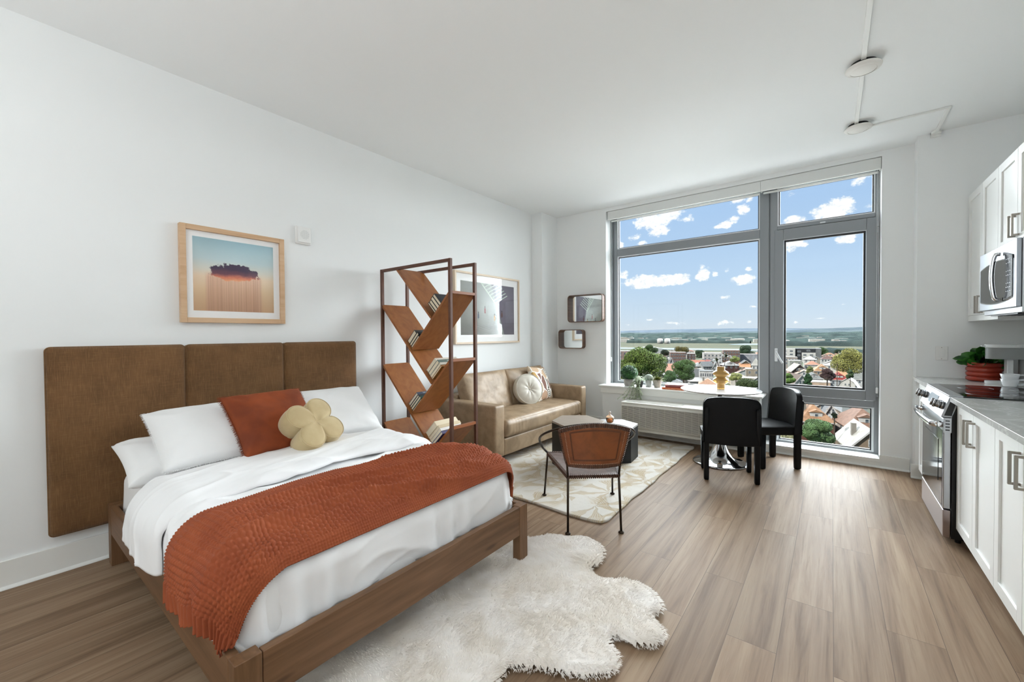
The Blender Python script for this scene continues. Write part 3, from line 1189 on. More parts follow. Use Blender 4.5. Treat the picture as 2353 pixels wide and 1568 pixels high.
# ------------------------------------------------------------------ slide-in range
t = thing('oven_range', 'stainless slide-in electric range with knobs and black glass cooktop', 'oven', (4.32, 4.04, 0))
Y0, Y1 = 3.662, 4.418
M_SIDE = mat('black_range_side', (16, 17, 19), 0.4)
bm = BM()
box(bm, 4.022, 4.62, Y0 + 0.004, Y1 - 0.004, 0.03, 0.905)
obj('body', bm, M_SIDE, t, bevel=0.002)
obj('storage_drawer', box(BM(), 3.985, 4.020, Y0, Y1, 0.035, 0.205), mat('pinkish_steel', (172, 162, 162), 0.3, 1.0), t, bevel=0.004)
dr = obj('oven_door', box(BM(), 3.985, 4.020, Y0 + 0.002, Y1 - 0.002, 0.212, 0.775), M_STEEL, t, bevel=0.005)
obj('door_glass', box(BM(), 3.9835, 3.9865, Y0 + 0.030, Y1 - 0.03, 0.222, 0.70), M_BGLASS, dr)
obj('door_window', box(BM(), 3.9815, 3.9838, Y0 + 0.14, Y1 - 0.14, 0.35, 0.62), mat('oven_window', (34, 35, 38), 0.08), dr, bevel=0.001)
obj('vent_bracket', box(BM(), 3.985, 4.02, Y0 - 0.002, Y0 + 0.010, 0.69, 0.78), M_STEEL, dr)
bm = BM()
for k in range(4):
    box(bm, 3.993, 4.012, Y0 - 0.0032, Y0 - 0.0018, 0.702 + k * 0.019, 0.709 + k * 0.019)
obj('vent_slot', bm, M_GASKET, dr)
bm = BM()
hp = [(3.984, Y1 - 0.03, 0.735), (3.945, Y1 - 0.035, 0.735), (3.93, Y1 - 0.10, 0.735), (3.922, (Y0 + Y1) / 2, 0.735), (3.93, Y0 + 0.10, 0.735), (3.945, Y0 + 0.035, 0.735), (3.984, Y0 + 0.03, 0.735)]
tube(bm, spline(hp, 6), 0.019, 12, flat=0.6, up=(1, 0, 0))
obj('door_handle', bm, M_CHROME, t, smooth=True)
# sloped control panel
bm = BM()
prism(bm, [(3.972, 0.785), (4.022, 0.785), (4.06, 0.905), (4.06, 0.9118), (4.010, 0.9118)], Y1 - Y0, axes((0, Y1, 0), (1, 0, 0), (0, 0, 1), (0, -1, 0)))
bmesh.ops.recalc_face_normals(bm, faces=bm.faces)
cp = obj('control_panel', bm, mat('bright_steel', (168, 170, 174), 0.32, 1.0), t, bevel=0.003)
bm = BM()
prism(bm, [(3.987, 0.794), (4.02, 0.794), (4.045, 0.905), (4.02, 0.905)], 0.001, axes((0, Y0 - 0.0002, 0), (1, 0, 0), (0, 0, 1), (0, -1, 0)))
bmesh.ops.recalc_face_normals(bm, faces=bm.faces)
obj('panel_end_cap', bm, M_SIDE, t)
pn = Vector((-0.137, 0, 0.04)).normalized()
sl = Vector((0.04, 0, 0.137)).normalized()


def on_panel(y, s):
    return Vector((3.972, y, 0.785)) + sl * s


bm = BM()
prism(bm, [(-0.13, -0.034), (0.13, -0.034), (0.13, 0.034), (-0.13, 0.034)], 0.0015, axes(on_panel((Y0 + Y1) / 2, 0.072) + pn * 0.0005, (0, 1, 0), sl, pn))
bmesh.ops.recalc_face_normals(bm, faces=bm.faces)
obj('touch_display', bm, mat('pale_display_glass', (190, 200, 208), 0.1), t)
for ky in (Y1 - 0.055, Y1 - 0.135, Y0 + 0.135, Y0 + 0.055):
    bm = BM()
    c0 = on_panel(ky, 0.068)
    cyl(bm, c0, c0 + pn * 0.012, 0.026, 0.025, 24)
    cyl(bm, c0 + pn * 0.012, c0 + pn * 0.036, 0.024, 0.021, 24)
    bar(bm, c0 + pn * 0.041 - sl * 0.024, c0 + pn * 0.041 + sl * 0.024, 0.013, 0.012, up=pn)
    obj('knob', bm, mat('knob_steel', (150, 150, 152), 0.25, 1.0) if 'knob_steel' not in bpy.data.materials else bpy.data.materials['knob_steel'], t, smooth=True, sharp=30)
obj('cooktop_frame', box(BM(), 4.007, 4.07, Y0, Y1, 0.912, 0.922), M_STEEL, t, bevel=0.003)
cg = obj('cooktop_glass', box(BM(), 4.07, 4.625, Y0 - 0.008, Y1 + 0.008, 0.914, 0.922), M_BGLASS, t, bevel=0.002)
M_BURN = mat('burner_print', (70, 72, 75), 0.3)
for (x, y, r) in ((4.22, 3.86, 0.11), (4.22, 4.22, 0.085), (4.48, 3.86, 0.085), (4.48, 4.22, 0.11)):
    bm = tube(BM(), [(x + r * cos(a), y + r * sin(a), 0.9222) for a in np.linspace(0, 2 * pi, 48, endpoint=False)], 0.0008, 4, closed=True)
    obj('burner_ring', bm, M_BURN, cg)
for (x, y) in ((4.06, Y0 + 0.05), (4.06, Y1 - 0.05), (4.56, Y0 + 0.05), (4.56, Y1 - 0.05)):
    obj('levelling_foot', cyl(BM(), (x, y, 0), (x, y, 0.035), 0.014, n=12), M_SIDE, t)



# ================================================================== BED
M_OAK = wood_material('oak_frame', (84, 58, 37), (108, 77, 51), (126, 92, 64), 'Y', 1.0, 0.5, knots=True)
M_OAKX = wood_material('oak_frame_side', (84, 58, 37), (108, 77, 51), (126, 92, 64), 'X', 1.0, 0.5, knots=True)
M_OAKZ = wood_material('oak_frame_leg', (86, 60, 38), (110, 79, 52), (126, 92, 64), 'Z', 1.0, 0.5)
BX0, BX1, BY0, BY1, BZ = 0.092, 2.052, 0.440, 1.915, 0.347
bed = thing('bed_frame', 'brown oak platform bed frame with square legs', 'bed', ((BX0 + BX1) / 2, (BY0 + BY1) / 2, 0))
obj('foot_rail', box(BM(), BX1 - 0.034, BX1 - 0.002, BY0 + 0.078, BY1 - 0.072, 0.185, BZ - 0.002), M_OAK, bed, bevel=0.003)
obj('head_rail', box(BM(), BX0 + 0.002, BX0 + 0.034, BY0 + 0.078, BY1 - 0.078, 0.185, BZ - 0.002), M_OAK, bed, bevel=0.003)
for y in (BY0, BY1 - 0.034):
    obj('side_rail', box(BM(), BX0 + 0.078, BX1 - 0.055, y + 0.001, y + 0.033, 0.185, BZ - 0.002), M_OAKX, bed, bevel=0.003)
for (x0, x1) in ((BX0, BX0 + 0.076), (BX1 - 0.052, BX1)):
    for (y0, y1) in ((BY0, BY0 + 0.076), (BY1 - 0.072, BY1)):
        obj('leg', box(BM(), x0, x1, y0, y1, 0, BZ), M_OAKZ, bed, bevel=0.003)
bm = BM()
for i in range(9):
    x = 0.25 + i * 0.205
    box(bm, x, x + 0.07, BY0 + 0.033, BY1 - 0.035, 0.222, 0.24)
obj('slat', bm, M_OAK, bed)

# headboard: three upholstered panels fixed to the wall
M_LINEN = linen_material('brown_linen', (114, 82, 51), (140, 106, 70), (100, 71, 43))


def panel(y0, y1, label):
    t = thing('headboard_panel', label, 'headboard panel', (0.04, (y0 + y1) / 2, 0.222), group='brown headboard panels')
    n, k = 40, 60
    u = np.concatenate([np.linspace(-1, -0.93, 8)[:-1], np.linspace(-0.93, 0.93, n - 14), np.linspace(0.93, 1, 8)[1:]])
    v = np.concatenate([np.linspace(-1, -0.955, 8)[:-1], np.linspace(-0.955, 0.955, k - 14), np.linspace(0.955, 1, 8)[1:]])
    U, Vv = np.meshgrid(u, v, indexing='ij')
    cyy, czz = (y0 + y1) / 2, (0.222 + 1.265) / 2
    hw, hh = (y1 - y0) / 2, (1.265 - 0.222) / 2
    # rounded rectangle map: square grid pushed in at the corners

    Y = U * hw
    Z = Vv * hh
    rc_ = 0.024
    ey, ez = np.abs(Y) - (hw - rc_), np.abs(Z) - (hh - rc_)
    dc = np.sqrt(ey.clip(0) ** 2 + ez.clip(0) ** 2)
    sc_ = np.where((ey > 0) & (ez > 0) & (dc > 1e-6), np.maximum(ey, ez).clip(0) / np.maximum(dc, 1e-6), 1.0)
    Y = np.where(ey > 0, np.sign(Y) * ((hw - rc_) + ey * sc_), Y) + cyy
    Z = np.where(ez > 0, np.sign(Z) * ((hh - rc_) + ez * sc_), Z) + czz
    e = ((1 - np.abs(U) ** 16) * (1 - np.abs(Vv) ** 26)).clip(0) ** 0.5
    X = 0.052 + 0.022 * e + 0.006 * (1 - U ** 2) * (1 - Vv ** 2) + 0.004 * (fbm(U * 1.6 + y0 * 9, Vv * 2.5, 1.0, 3) - 0.5)
    co = np.stack([X, Y, Z], -1).reshape(-1, 3)
    F = grid_faces(n, k)
    idx = [i * k for i in range(n)] + [(n - 1) * k + j for j in range(1, k)] + [i * k + k - 1 for i in range(n - 2, -1, -1)] + [j for j in range(k - 2, 0, -1)]
    back = co[idx].copy()
    back[:, 0] = 0.002
    m = len(co)
    R = [(idx[a], m + a, m + (a + 1) % len(idx), idx[(a + 1) % len(idx)]) for a in range(len(idx))]
    obj('cushion', np_mesh('cushion', np.concatenate([co, back]), np.concatenate([F, np.array(R)])), M_LINEN, t)
    rr = [(0.052, cyy + a, czz + b) for a, b in rrect(-hw, hw, -hh, hh, 0.022, 5)]
    obj('piping', tube(BM(), rr, 0.0045, 7, closed=True), M_LINEN, t, smooth=True)


panel(0.213, 0.826, 'brown linen headboard panel nearest the camera, beside the bare wall')
panel(0.832, 1.446, 'middle one of the three brown linen headboard panels')
panel(1.452, 2.064, 'brown linen headboard panel next to the bookcase')


# cloth lying over the mattress
def drape(a, b, top, R, x0, x1, y0, y1):
    """a along X, b along Y in flat cloth metres; returns points and outward normals"""
    ca = np.clip(a, x0, x1)
    cb = np.clip(b, y0, y1)
    oa, ob = a - ca, b - cb
    d = np.sqrt(oa ** 2 + ob ** 2)
    dd = np.maximum(d, 1e-9)
    na, nb = oa / dd, ob / dd
    th = np.minimum(d / R, pi / 2)
    hor = R * np.sin(th)
    ver = R * (1 - np.cos(th)) + np.maximum(d - R * pi / 2, 0)
    hor = hor + 0.05 * np.maximum(d - R * pi / 2, 0)
    X = ca + na * hor
    Y = cb + nb * hor
    Z = top - ver
    N = np.stack([na * np.sin(th), nb * np.sin(th), np.cos(th)], -1)
    return np.stack([X, Y, Z], -1), N


M_SHEET = mat('white_cotton', (240, 240, 240), 0.85, sheen=0.1, bump=(500, 0.15, 0.0006))
M_DUVET = mat('white_duvet_cotton', (242, 242, 243), 0.8, sheen=0.15, bump=(420, 0.12, 0.0006))
n, k = 120, 100
A, B = np.meshgrid(np.linspace(-0.32, 2.28, n), np.linspace(0.16, 2.20, k), indexing='ij')
co, N = drape(A, B, 0.545, 0.07, 0.20, 1.90, 0.565, 1.79)
co += N * ((fbm(A * 4, B * 5, 0, 3) - 0.5) * 0.012)[..., None]
co[..., 2] = np.maximum(co[..., 2], 0.245)
m_ = obj('mattress', np_mesh('mattress', co.reshape(-1, 3), grid_faces(n, k)), M_SHEET)
sm = m_.modifiers.new('body', 'SOLIDIFY')
sm.thickness = 0.05
sm.offset = -1
tag(m_, 'mattress under a white fitted sheet on the oak bed frame', 'mattress')


def cloth_noise(a, b, s):
    # long soft wrinkles running mostly across the bed
    w1 = fbm(a * 5.5 + b * 1.6 + s, b * 1.7 - a * 0.8, s, 4) - 0.5
    w2 = 1 - np.abs(2 * vnoise(a * 7 + b * 2.4 + s * 3, b * 2.2 - a, s + 4) - 1)
    w3 = 1 - np.abs(2 * vnoise(a * 3.5 - b * 1.7 + s * 5, b * 2.6 + a, s + 9) - 1)
    return w1 * 0.045 + (w2 ** 4) * 0.016 + (w3 ** 5) * 0.020


n, k = 190, 230
A, B = np.meshgrid(np.linspace(0.73, 2.185, n), np.linspace(0.268, 2.085, k), indexing='ij')
co, N = drape(A, B, 0.583, 0.125, 0.4, 1.850, 0.565, 1.79)
side = np.clip((np.abs(B - 1.1775) - 0.6), 0, 0.3) / 0.3 + np.clip((A - 1.87) / 0.25, 0, 1)
pleat = np.sin(np.where(A > 1.95, B * 34 + 3 * np.sin(B * 9), A * 26 + 3 * np.sin(A * 7))) * 0.007 * np.clip(side, 0, 1)
calm = 1 - 0.85 * np.clip((A - 1.30) / 0.12, 0, 1) * np.clip((2.00 - A) / 0.08, 0, 1)
co += N * (cloth_noise(A, B, 2.0) * np.clip(1.35 - side, 0.35, 1) * calm + pleat)[..., None]
co[..., 2] = np.maximum(co[..., 2], np.interp(co[..., 1], [0.475, 0.60, 1.76, 1.88], [0.354, 0.20, 0.20, 0.354]))
co[..., 0] = np.where(co[..., 2] < 0.36, np.minimum(co[..., 0], 2.010), co[..., 0])
d = obj('duvet', np_mesh('duvet', co.reshape(-1, 3), grid_faces(n, k)), M_DUVET)
sm = d.modifiers.new('thick', 'SOLIDIFY')
sm.thickness = 0.018
sm.offset = -1
tag(d, 'white cotton duvet spread over the bed with its head end folded back', 'duvet')
# the folded-back head end is a second layer of the same duvet
n, k = 96, 230
S, B = np.meshgrid(np.linspace(0, 1, n), np.linspace(0.235, 2.11, k), indexing='ij')
edge_ = 1.275 + 0.035 * np.sin(B * 3.1 + 0.4) + 0.02 * np.sin(B * 8.3)
head_ = 0.675 + 0.03 * np.sin(B * 4.0) + 0.07 * np.clip((0.75 - B) / 0.5, 0, 1)
A = head_ + (edge_ - head_) * S
co, N = drape(A, B, 0.612, 0.150, 0.35, 1.865, 0.565, 1.79)
puff = (1 - np.abs(2 * S - 1) ** 6) ** 0.5
side = np.clip((np.abs(B - 1.1775) - 0.6), 0, 0.3) / 0.3
co += N * (cloth_noise(A, B, 6.3) * 0.75 - 0.034 * (1 - puff) + 0.006)[..., None]
co[..., 2] = np.maximum(co[..., 2], 0.358)
o = obj('folded_end', np_mesh('folded_end', co.reshape(-1, 3), grid_faces(n, k)), M_DUVET, d)
sm = o.modifiers.new('thick', 'SOLIDIFY')
sm.thickness = 0.014
sm.offset = -1

# knitted throw
M_KNIT = mat('terracotta_knit', (156, 78, 42), 0.9, sheen=0.03, var=((146, 70, 37), 7), bump=(900, 0.3, 0.0006))
stp = 0.0030
la, lb = np.arange(1.395, 2.010, stp), np.arange(0.235, 2.11, stp)
A, B = np.meshgrid(la, lb, indexing='ij')
ta = (A - la[0]) / (la[-1] - la[0])
Aw = A + 0.022 * np.sin(B * 4.2 + 0.6) * (1 - ta) + 0.012 * np.sin(B * 9 + 2) * (1 - ta) + np.clip(0.62 - B, 0, 1) * (0.20 * (ta + 0.62))
Bw = np.where(B < 0.6, 0.6 - (0.6 - B) * (1.10 - 0.30 * ta), B) + 0.012 * np.sin(A * 22) * np.clip((0.4 - B) / 0.15, 0, 1)
co, N = drape(Aw, Bw, 0.608, 0.147, 0.4, 1.862, 0.565, 1.79)
g1 = 1 - np.abs(2 * vnoise(A * 8 + 0.8 * np.sin(B * 2.4), B * 0.9 + 3, 3.3) - 1)
g2 = 1 - np.abs(2 * vnoise(A * 13 + B * 1.2, B * 1.2 + 8, 7.1) - 1)
fold = (0.044 * g1 ** 2.5 + 0.016 * g2 ** 4) * np.clip(np.minimum(ta, 1 - ta) * 7, 0.12, 1) * np.clip((2.09 - B) * 5, 0, 1) * np.clip(0.35 + (B - 0.25) * 2, 0.35, 1) + (fbm(A * 4, B * 1.6, 1.5, 2) - 0.5) * 0.010
hem = np.clip((0.36 - B) / 0.12, 0, 1)
fold = fold + hem * 0.012 * np.sin(A * 42 + 1.0)
cs = 0.0175
ra, rb = A / cs, B / cs
row = np.floor(rb)
kn = np.abs(np.sin(pi * rb)) ** 0.8 * np.abs(np.sin(pi * (ra + 0.5 * (row % 2)))) ** 0.8
fine = np.abs(np.sin(pi * rb * 1.6)) * np.abs(np.sin(pi * ra * 1.6))
border = (np.minimum(A - la[0], la[-1] - A) < 0.055) & (B > 0.30)
rib = (B < 0.30) | (B > 2.03)
pat = np.where(rib, np.abs(np.sin(pi * ra * 0.8)) ** 1.2 * 1.1, np.where(border, fine * 0.6, kn))
co += N * (fold + pat * 0.0085)[..., None]
co[..., 2] = np.where((co[..., 1] > 0.43) & (co[..., 1] < 1.92), np.maximum(co[..., 2], 0.362), co[..., 2])
o = obj('throw_blanket', np_mesh('throw_blanket', co.reshape(-1, 3), grid_faces(len(la), len(lb))), M_KNIT)
sm = o.modifiers.new('thick', 'SOLIDIFY')
sm.thickness = 0.006
sm.offset = -1
tag(o, 'terracotta knitted throw laid across the foot of the bed', 'throw')


def fringe(name, path, outs, length, width, density, mt, parent, seed=1, nrm=(0.6, 0, 0.8)):
    """short threads along a polyline: outs gives the outward direction per point"""
    r = np.random.RandomState(seed)
    P, Q = [], []
    F = []
    c = 0
    for i in range(len(path) - 1):
        a, b = Vector(path[i]), Vector(path[i + 1])
        m = max(1, int((b - a).length * density))
        for j in range(m):
            t = (j + r.rand()) / m
            p = a.lerp(b, t)
            o_ = (Vector(outs[i]).lerp(Vector(outs[i + 1]), t)).normalized()
            al = (b - a).normalized()
            dv = (o_ + al * r.randn() * 0.35 + Vector(nrm) * r.randn() * 0.35).normalized()
            L_ = length * (0.6 + 0.7 * r.rand())
            q = p + dv * L_ + Vector((0, 0, -0.25 * L_))
            w_ = al * width * 0.5
            P += [p - w_, p + w_, q + w_ * 0.6, q - w_ * 0.6]
            F.append((c, c + 1, c + 2, c + 3))
            c += 4
    return obj(name, np_mesh(name, np.array([tuple(v) for v in P]), np.array(F), smooth=False), mt, parent)


def pillow(name, label, cat, M, w_, h_, t_, mt, group=None, fr=None, seed=0, pinch=0.06, piping=None, wr=0.008, sides=None):
    base = M @ Vector((0, -h_ / 2, 0))
    t = thing(name, label, cat, base, group=group)
    co, F, uv = cushion(w_, h_, t_, 40, pinch=pinch, seed=seed, wr=wr)
    obj('cover', np_mesh('cover', place(co, M), F, uv), mt, t)
    if fr:
        u = np.linspace(-1, 1, 18)
        path, outs = [], []
        for s_ in ([(x, -1) for x in u] + [(1, y) for y in u] + [(x, 1) for x in u[::-1]] + [(-1, y) for y in u[::-1]]):
            ex = 1 - pinch * (1 - abs(s_[1]) ** 2) * abs(s_[0]) ** 3
            ey = 1 - pinch * (1 - abs(s_[0]) ** 2) * abs(s_[1]) ** 3
            path.append(M @ Vector((s_[0] * ex * w_ / 2, s_[1] * ey * h_ / 2, 0)))
            v = Vector((s_[0] if abs(s_[0]) == 1 else 0, s_[1] if abs(s_[1]) == 1 else 0, 0))
            outs.append((M.to_3x3() @ v).normalized())
        fringe('fringe', path, outs, fr[0], fr[1], fr[2], mt if len(fr) < 4 else fr[3], t, seed + 1, nrm=M.to_3x3() @ Vector((0, 0, 1)))
    return t


def lean(c, yaw, tilt, roll=0.0):
    """pillow frame: width along +Y turned by yaw, height leaning back by tilt from vertical"""
    X = Vector((-sin(yaw), cos(yaw), 0))
    back = Vector((-cos(yaw), -sin(yaw), 0))
    Yv = (back * sin(tilt) + Vector((0, 0, 1)) * cos(tilt)).normalized()
    X2 = X * cos(roll) + Yv * sin(roll)
    Y2 = Yv * cos(roll) - X * sin(roll)
    return axes(c, X2, Y2, X2.cross(Y2))


pillow('sleeping_pillow', 'plain white sleeping pillow flat against the headboard, under the fringed white one', 'pillow',
       lean((0.385, 0.80, 0.620), 0.0, radians(72)), 0.70, 0.46, 0.18, M_SHEET, 'white bed pillows', seed=3, pinch=0.045, wr=0.016)
pillow('fringed_pillow', 'white pillow with frayed edge, nearer end of the bed, left of the orange cushion', 'pillow',
       lean((0.475, 0.900, 0.742), 0.0, radians(57), radians(1.0)), 0.66, 0.48, 0.17, M_SHEET, 'white bed pillows', fr=(0.010, 0.0014, 900), seed=5, pinch=0.035, wr=0.014)
pillow('fringed_pillow', 'white pillow with frayed edge behind the flower cushion, by the bookcase', 'pillow',
       lean((0.435, 1.615, 0.732), 0.0, radians(49), radians(-1)), 0.68, 0.47, 0.17, M_SHEET, 'white bed pillows', fr=(0.010, 0.0014, 900), seed=9, pinch=0.035, wr=0.014)
M_RUST = mat('rust_velvet', (136, 58, 12), 0.8, sheen=0.15, var=((112, 44, 8), 5), bump=(260, 0.2, 0.0008))
M_RUST.node_tree.nodes['Principled BSDF'].inputs['Sheen Tint'].default_value = lin((255, 150, 80))
pillow('orange_cushion', 'rust orange velvet cushion with fringed edge', 'cushion',
       lean((0.610, 1.150, 0.775), 0.06, radians(45), radians(0.5)), 0.49, 0.47, 0.16, M_RUST, None, fr=(0.017, 0.0018, 1000), seed=12, pinch=0.07, wr=0.012)

# flower shaped cushion
M_CREAM = mat('cream_velvet', (192, 172, 130), 0.8, sheen=0.3, var=((182, 160, 118), 8), bump=(240, 0.2, 0.0008))
FM = lean((0.800, 1.292, 0.735), 0.12, radians(38), radians(12))
t = thing('flower_cushion', 'cream velvet four-petal flower cushion leaning on the orange one', 'cushion', (0.86, 1.29, 0.60))
na_, nr_ = 128, 22
th = np.linspace(0, 2 * pi, na_, endpoint=False)


def petal_r(a):
    ph = (a % (pi / 2)) - pi / 4
    return 0.102 * np.cos(ph) + np.sqrt(np.maximum(0.079 ** 2 - (0.102 * np.sin(ph)) ** 2, 0.0008))


fr_ = np.linspace(0, 1, nr_)
TH, FR = np.meshgrid(th, fr_, indexing='ij')
Rr = petal_r(TH) * FR
seam = 0.010 * np.exp(-(np.abs((TH + pi / 4) % (pi / 2) - pi / 4) / 0.12) ** 2) * np.clip(FR * 1.6 - 0.35, 0, 1)
dome = 0.062 + 0.020 * (1 - FR ** 3) ** 0.8 - 0.012 * np.exp(-(FR / 0.25) ** 2) - seam * 0.3
top = np.stack([Rr * np.cos(TH), Rr * np.sin(TH), dome], -1)
sidez = np.linspace(0.062, -0.062, 9)
ring = []
for z in sidez[1:-1]:
    bulge = 1 + 0.05 * (1 - (z / 0.062) ** 2)
    ring.append(np.stack([petal_r(th) * bulge * np.cos(th), petal_r(th) * bulge * np.sin(th), np.full(na_, z)], -1))
ring = np.stack(ring, 1)
bot = top[:, ::-1].copy()
bot[..., 2] *= -1
co = np.concatenate([top, ring, bot], 1)
kk = co.shape[1]
obj('body', np_mesh('body', place(co.reshape(-1, 3), FM), grid_faces(na_, kk, wrap=True)), M_CREAM, t)
bm = BM()
for z in (0.063, -0.063):
    tube(bm, [FM @ Vector((petal_r(a) * 1.005 * cos(a), petal_r(a) * 1.005 * sin(a), z)) for a in th], 0.0028, 6, closed=True)
obj('piping', bm, M_CREAM, t, smooth=True)

# ================================================================== PICTURES
M_MAPLE = wood_material('light_maple', (196, 158, 122), (208, 172, 136), (216, 184, 150), 'Y', 1.0, 0.5)
M_MAT = mat('white_mat_board', (248, 248, 248), 0.9)


def picture(name, label, y0, y1, z0, z1, fw, dep, iy0, iy1, iz0, iz1, art_mat, wood):
    t = thing(name, label, 'picture', (0.0, (y0 + y1) / 2, z0))
    bm = BM()
    box(bm, 0.001, dep, y0, y0 + fw, z0, z1)
    box(bm, 0.001, dep, y1 - fw, y1, z0, z1)
    box(bm, 0.001, dep, y0 + fw, y1 - fw, z0, z0 + fw)
    box(bm, 0.001, dep, y0 + fw, y1 - fw, z1 - fw, z1)
    obj('frame', bm, wood, t, bevel=0.0015, seg=1)
    obj('mat_board', box(BM(), 0.002, dep - 0.020, y0 + fw, y1 - fw, z0 + fw, z1 - fw), M_MAT, t)
    x = dep - 0.0195
    co = np.array([(x, iy0, iz0), (x, iy1, iz0), (x, iy1, iz1), (x, iy0, iz1), (x - 0.0005, iy0, iz0), (x - 0.0005, iy1, iz0), (x - 0.0005, iy1, iz1), (x - 0.0005, iy0, iz1)])
    uv = np.array([(0, 0), (1, 0), (1, 1), (0, 1)] * 2)
    obj('print', np_mesh('print', co, np.array([(0, 1, 2, 3), (7, 6, 5, 4), (0, 4, 5, 1), (1, 5, 6, 2), (2, 6, 7, 3), (3, 7, 4, 0)]), uv, smooth=False), art_mat, t)
    obj('glass', box(BM(), dep - 0.010, dep - 0.008, y0 + fw, y1 - fw, z0 + fw, z1 - fw), M_PGLASS, t)
    return t


def cloud_print():
    m, t, p = mat_nodes('cloud_print')
    uv = t.new('ShaderNodeTexCoord').outputs['UV']
    s = t.sep(uv)
    x, y = s[0], s[1]
    sky = t.ramp(y, [(0.0, lin((244, 206, 166))), (0.30, lin((248, 218, 180))), (0.48, lin((250, 226, 198))), (0.58, lin((232, 230, 218))),
                     (0.72, lin((204, 224, 228))), (1.0, lin((178, 214, 226)))])
    # rain streaks below the cloud
    sn = t.noise(t.comb(t.math('MULTIPLY', x, 42.0), 0.0, 0.0), scale=1.0, detail=3)
    streak = t.ramp(sn, [(0.30, lin((222, 172, 148))), (0.45, lin((240, 198, 170))), (0.55, lin((214, 164, 140))), (0.70, lin((250, 214, 174)))])
    inx = t.math('MULTIPLY', t.smooth(x, 0.12, 0.17), t.smooth(x, 0.86, 0.80))
    iny = t.smooth(y, 0.56, 0.46)
    c = t.mix(t.math('MULTIPLY', t.math('MULTIPLY', inx, iny), 0.8), sky, streak)
    # cloud body
    nn = t.noise(t.comb(t.math('MULTIPLY', x, 9.0), t.math('MULTIPLY', y, 9.0), 0.0), scale=1.0, detail=6, rough=0.65)
    xx = t.math('DIVIDE', t.math('SUBTRACT', x, 0.49), 0.34)
    yt = t.math('DIVIDE', t.math('SUBTRACT', y, 0.555), 0.13)
    q = t.math('ADD', t.math('MULTIPLY', xx, xx), t.math('MULTIPLY', yt, yt))
    f = t.math('ADD', t.math('SUBTRACT', 1.0, q), t.math('MULTIPLY', t.math('SUBTRACT', nn, 0.5), 2.6))
    mask = t.smooth(f, 0.10, 0.28)
    fire = t.ramp(t.math('ADD', y, t.math('MULTIPLY', t.math('SUBTRACT', nn, 0.5), 0.10)),
                  [(0.44, lin((246, 176, 134))), (0.485, lin((224, 132, 104))), (0.53, lin((120, 78, 90))), (0.60, lin((74, 60, 84)))])
    c = t.mix(mask, c, fire)
    t.put(p.inputs['Base Color'], c)
    p.inputs['Roughness'].default_value = 0.6
    return m


picture('cloud_picture', 'light wood framed print of a dark cloud over a pastel sky', 0.815, 1.472, 1.415, 2.075, 0.034, 0.042,
        0.888, 1.396, 1.498, 2.002, cloud_print(), M_MAPLE)


def ramp_print():
    m, t, p = mat_nodes('concrete_ramp_print')
    uv = t.new('ShaderNodeTexCoord').outputs['UV']
    s = t.sep(uv)
    x, y = s[0], s[1]
    nz = t.noise(uv, scale=9.0, detail=6, rough=0.6)
    ground = t.mix(nz, lin((150, 156, 152)), lin((190, 198, 194)))
    viol = t.mix(nz, lin((96, 92, 108)), lin((122, 116, 130)))
    c = t.mix(t.math('MULTIPLY', t.smooth(t.math('ADD', x, t.math('MULTIPLY', y, 0.25)), 0.78, 0.80), 1.0), ground, viol)
    # parallel white stair rails crossing the upper half, angled
    d1 = t.math('ADD', t.math('MULTIPLY', x, 0.82), t.math('MULTIPLY', y, 0.57))
    d2 = t.math('SUBTRACT', t.math('MULTIPLY', x, 0.57), t.math('MULTIPLY', y, 0.82))
    band = t.math('MULTIPLY', t.math('GREATER_THAN', d1, 0.86), t.math('LESS_THAN', d1, 1.16))
    ln = t.math('LESS_THAN', t.math('FRACT', t.math('MULTIPLY', d2, 17.0)), 0.26)
    up = t.math('LESS_THAN', d2, -0.12)
    c = t.mix(t.math('MULTIPLY', t.math('MULTIPLY', band, ln), up), c, lin((206, 222, 206)))
    ed = t.math('LESS_THAN', t.math('ABSOLUTE', t.math('SUBTRACT', d1, 0.86)), 0.010)
    c = t.mix(t.math('MULTIPLY', ed, up), c, lin((212, 226, 212)))
    # darker steps low on the left
    st = t.math('LESS_THAN', t.math('FRACT', t.math('MULTIPLY', t.math('ADD', y, t.math('MULTIPLY', x, 0.35)), 26.0)), 0.45)
    lo = t.math('MULTIPLY', t.smooth(y, 0.24, 0.16), t.smooth(x, 0.70, 0.60))
    c = t.mix(t.math('MULTIPLY', t.math('MULTIPLY', st, lo), 0.5), c, lin((104, 112, 116)))
    # three small generic figures
    for (fx, fy, col) in ((0.745, 0.40, (92, 56, 44)), (0.60, 0.33, (196, 150, 60)), (0.42, 0.47, (150, 60, 62)), (0.30, 0.36, (60, 76, 104))):
        q = t.vmath('MULTIPLY', t.vmath('SUBTRACT', uv, (fx, fy, 0)), (1 / 0.014, 1 / 0.055, 0))
        c = t.mix(t.math('LESS_THAN', t.vmath('DOT_PRODUCT', q, q), 1.0), c, lin(col))
        q = t.vmath('MULTIPLY', t.vmath('SUBTRACT', uv, (fx, fy + 0.072, 0)), (1 / 0.009, 1 / 0.017, 0))
        c = t.mix(t.math('LESS_THAN', t.vmath('DOT_PRODUCT', q, q), 1.0), c, lin((52, 38, 34)))
    t.put(p.inputs['Base Color'], c)
    p.inputs['Roughness'].default_value = 0.6
    return m


picture('ramp_picture', 'pale framed photo print of a concrete ramp behind the bookcase', 3.325, 4.555, 1.208, 2.062, 0.022, 0.04,
        3.43, 4.448, 1.315, 1.955, ramp_print(), mat('pale_birch', (222, 202, 178), 0.5))

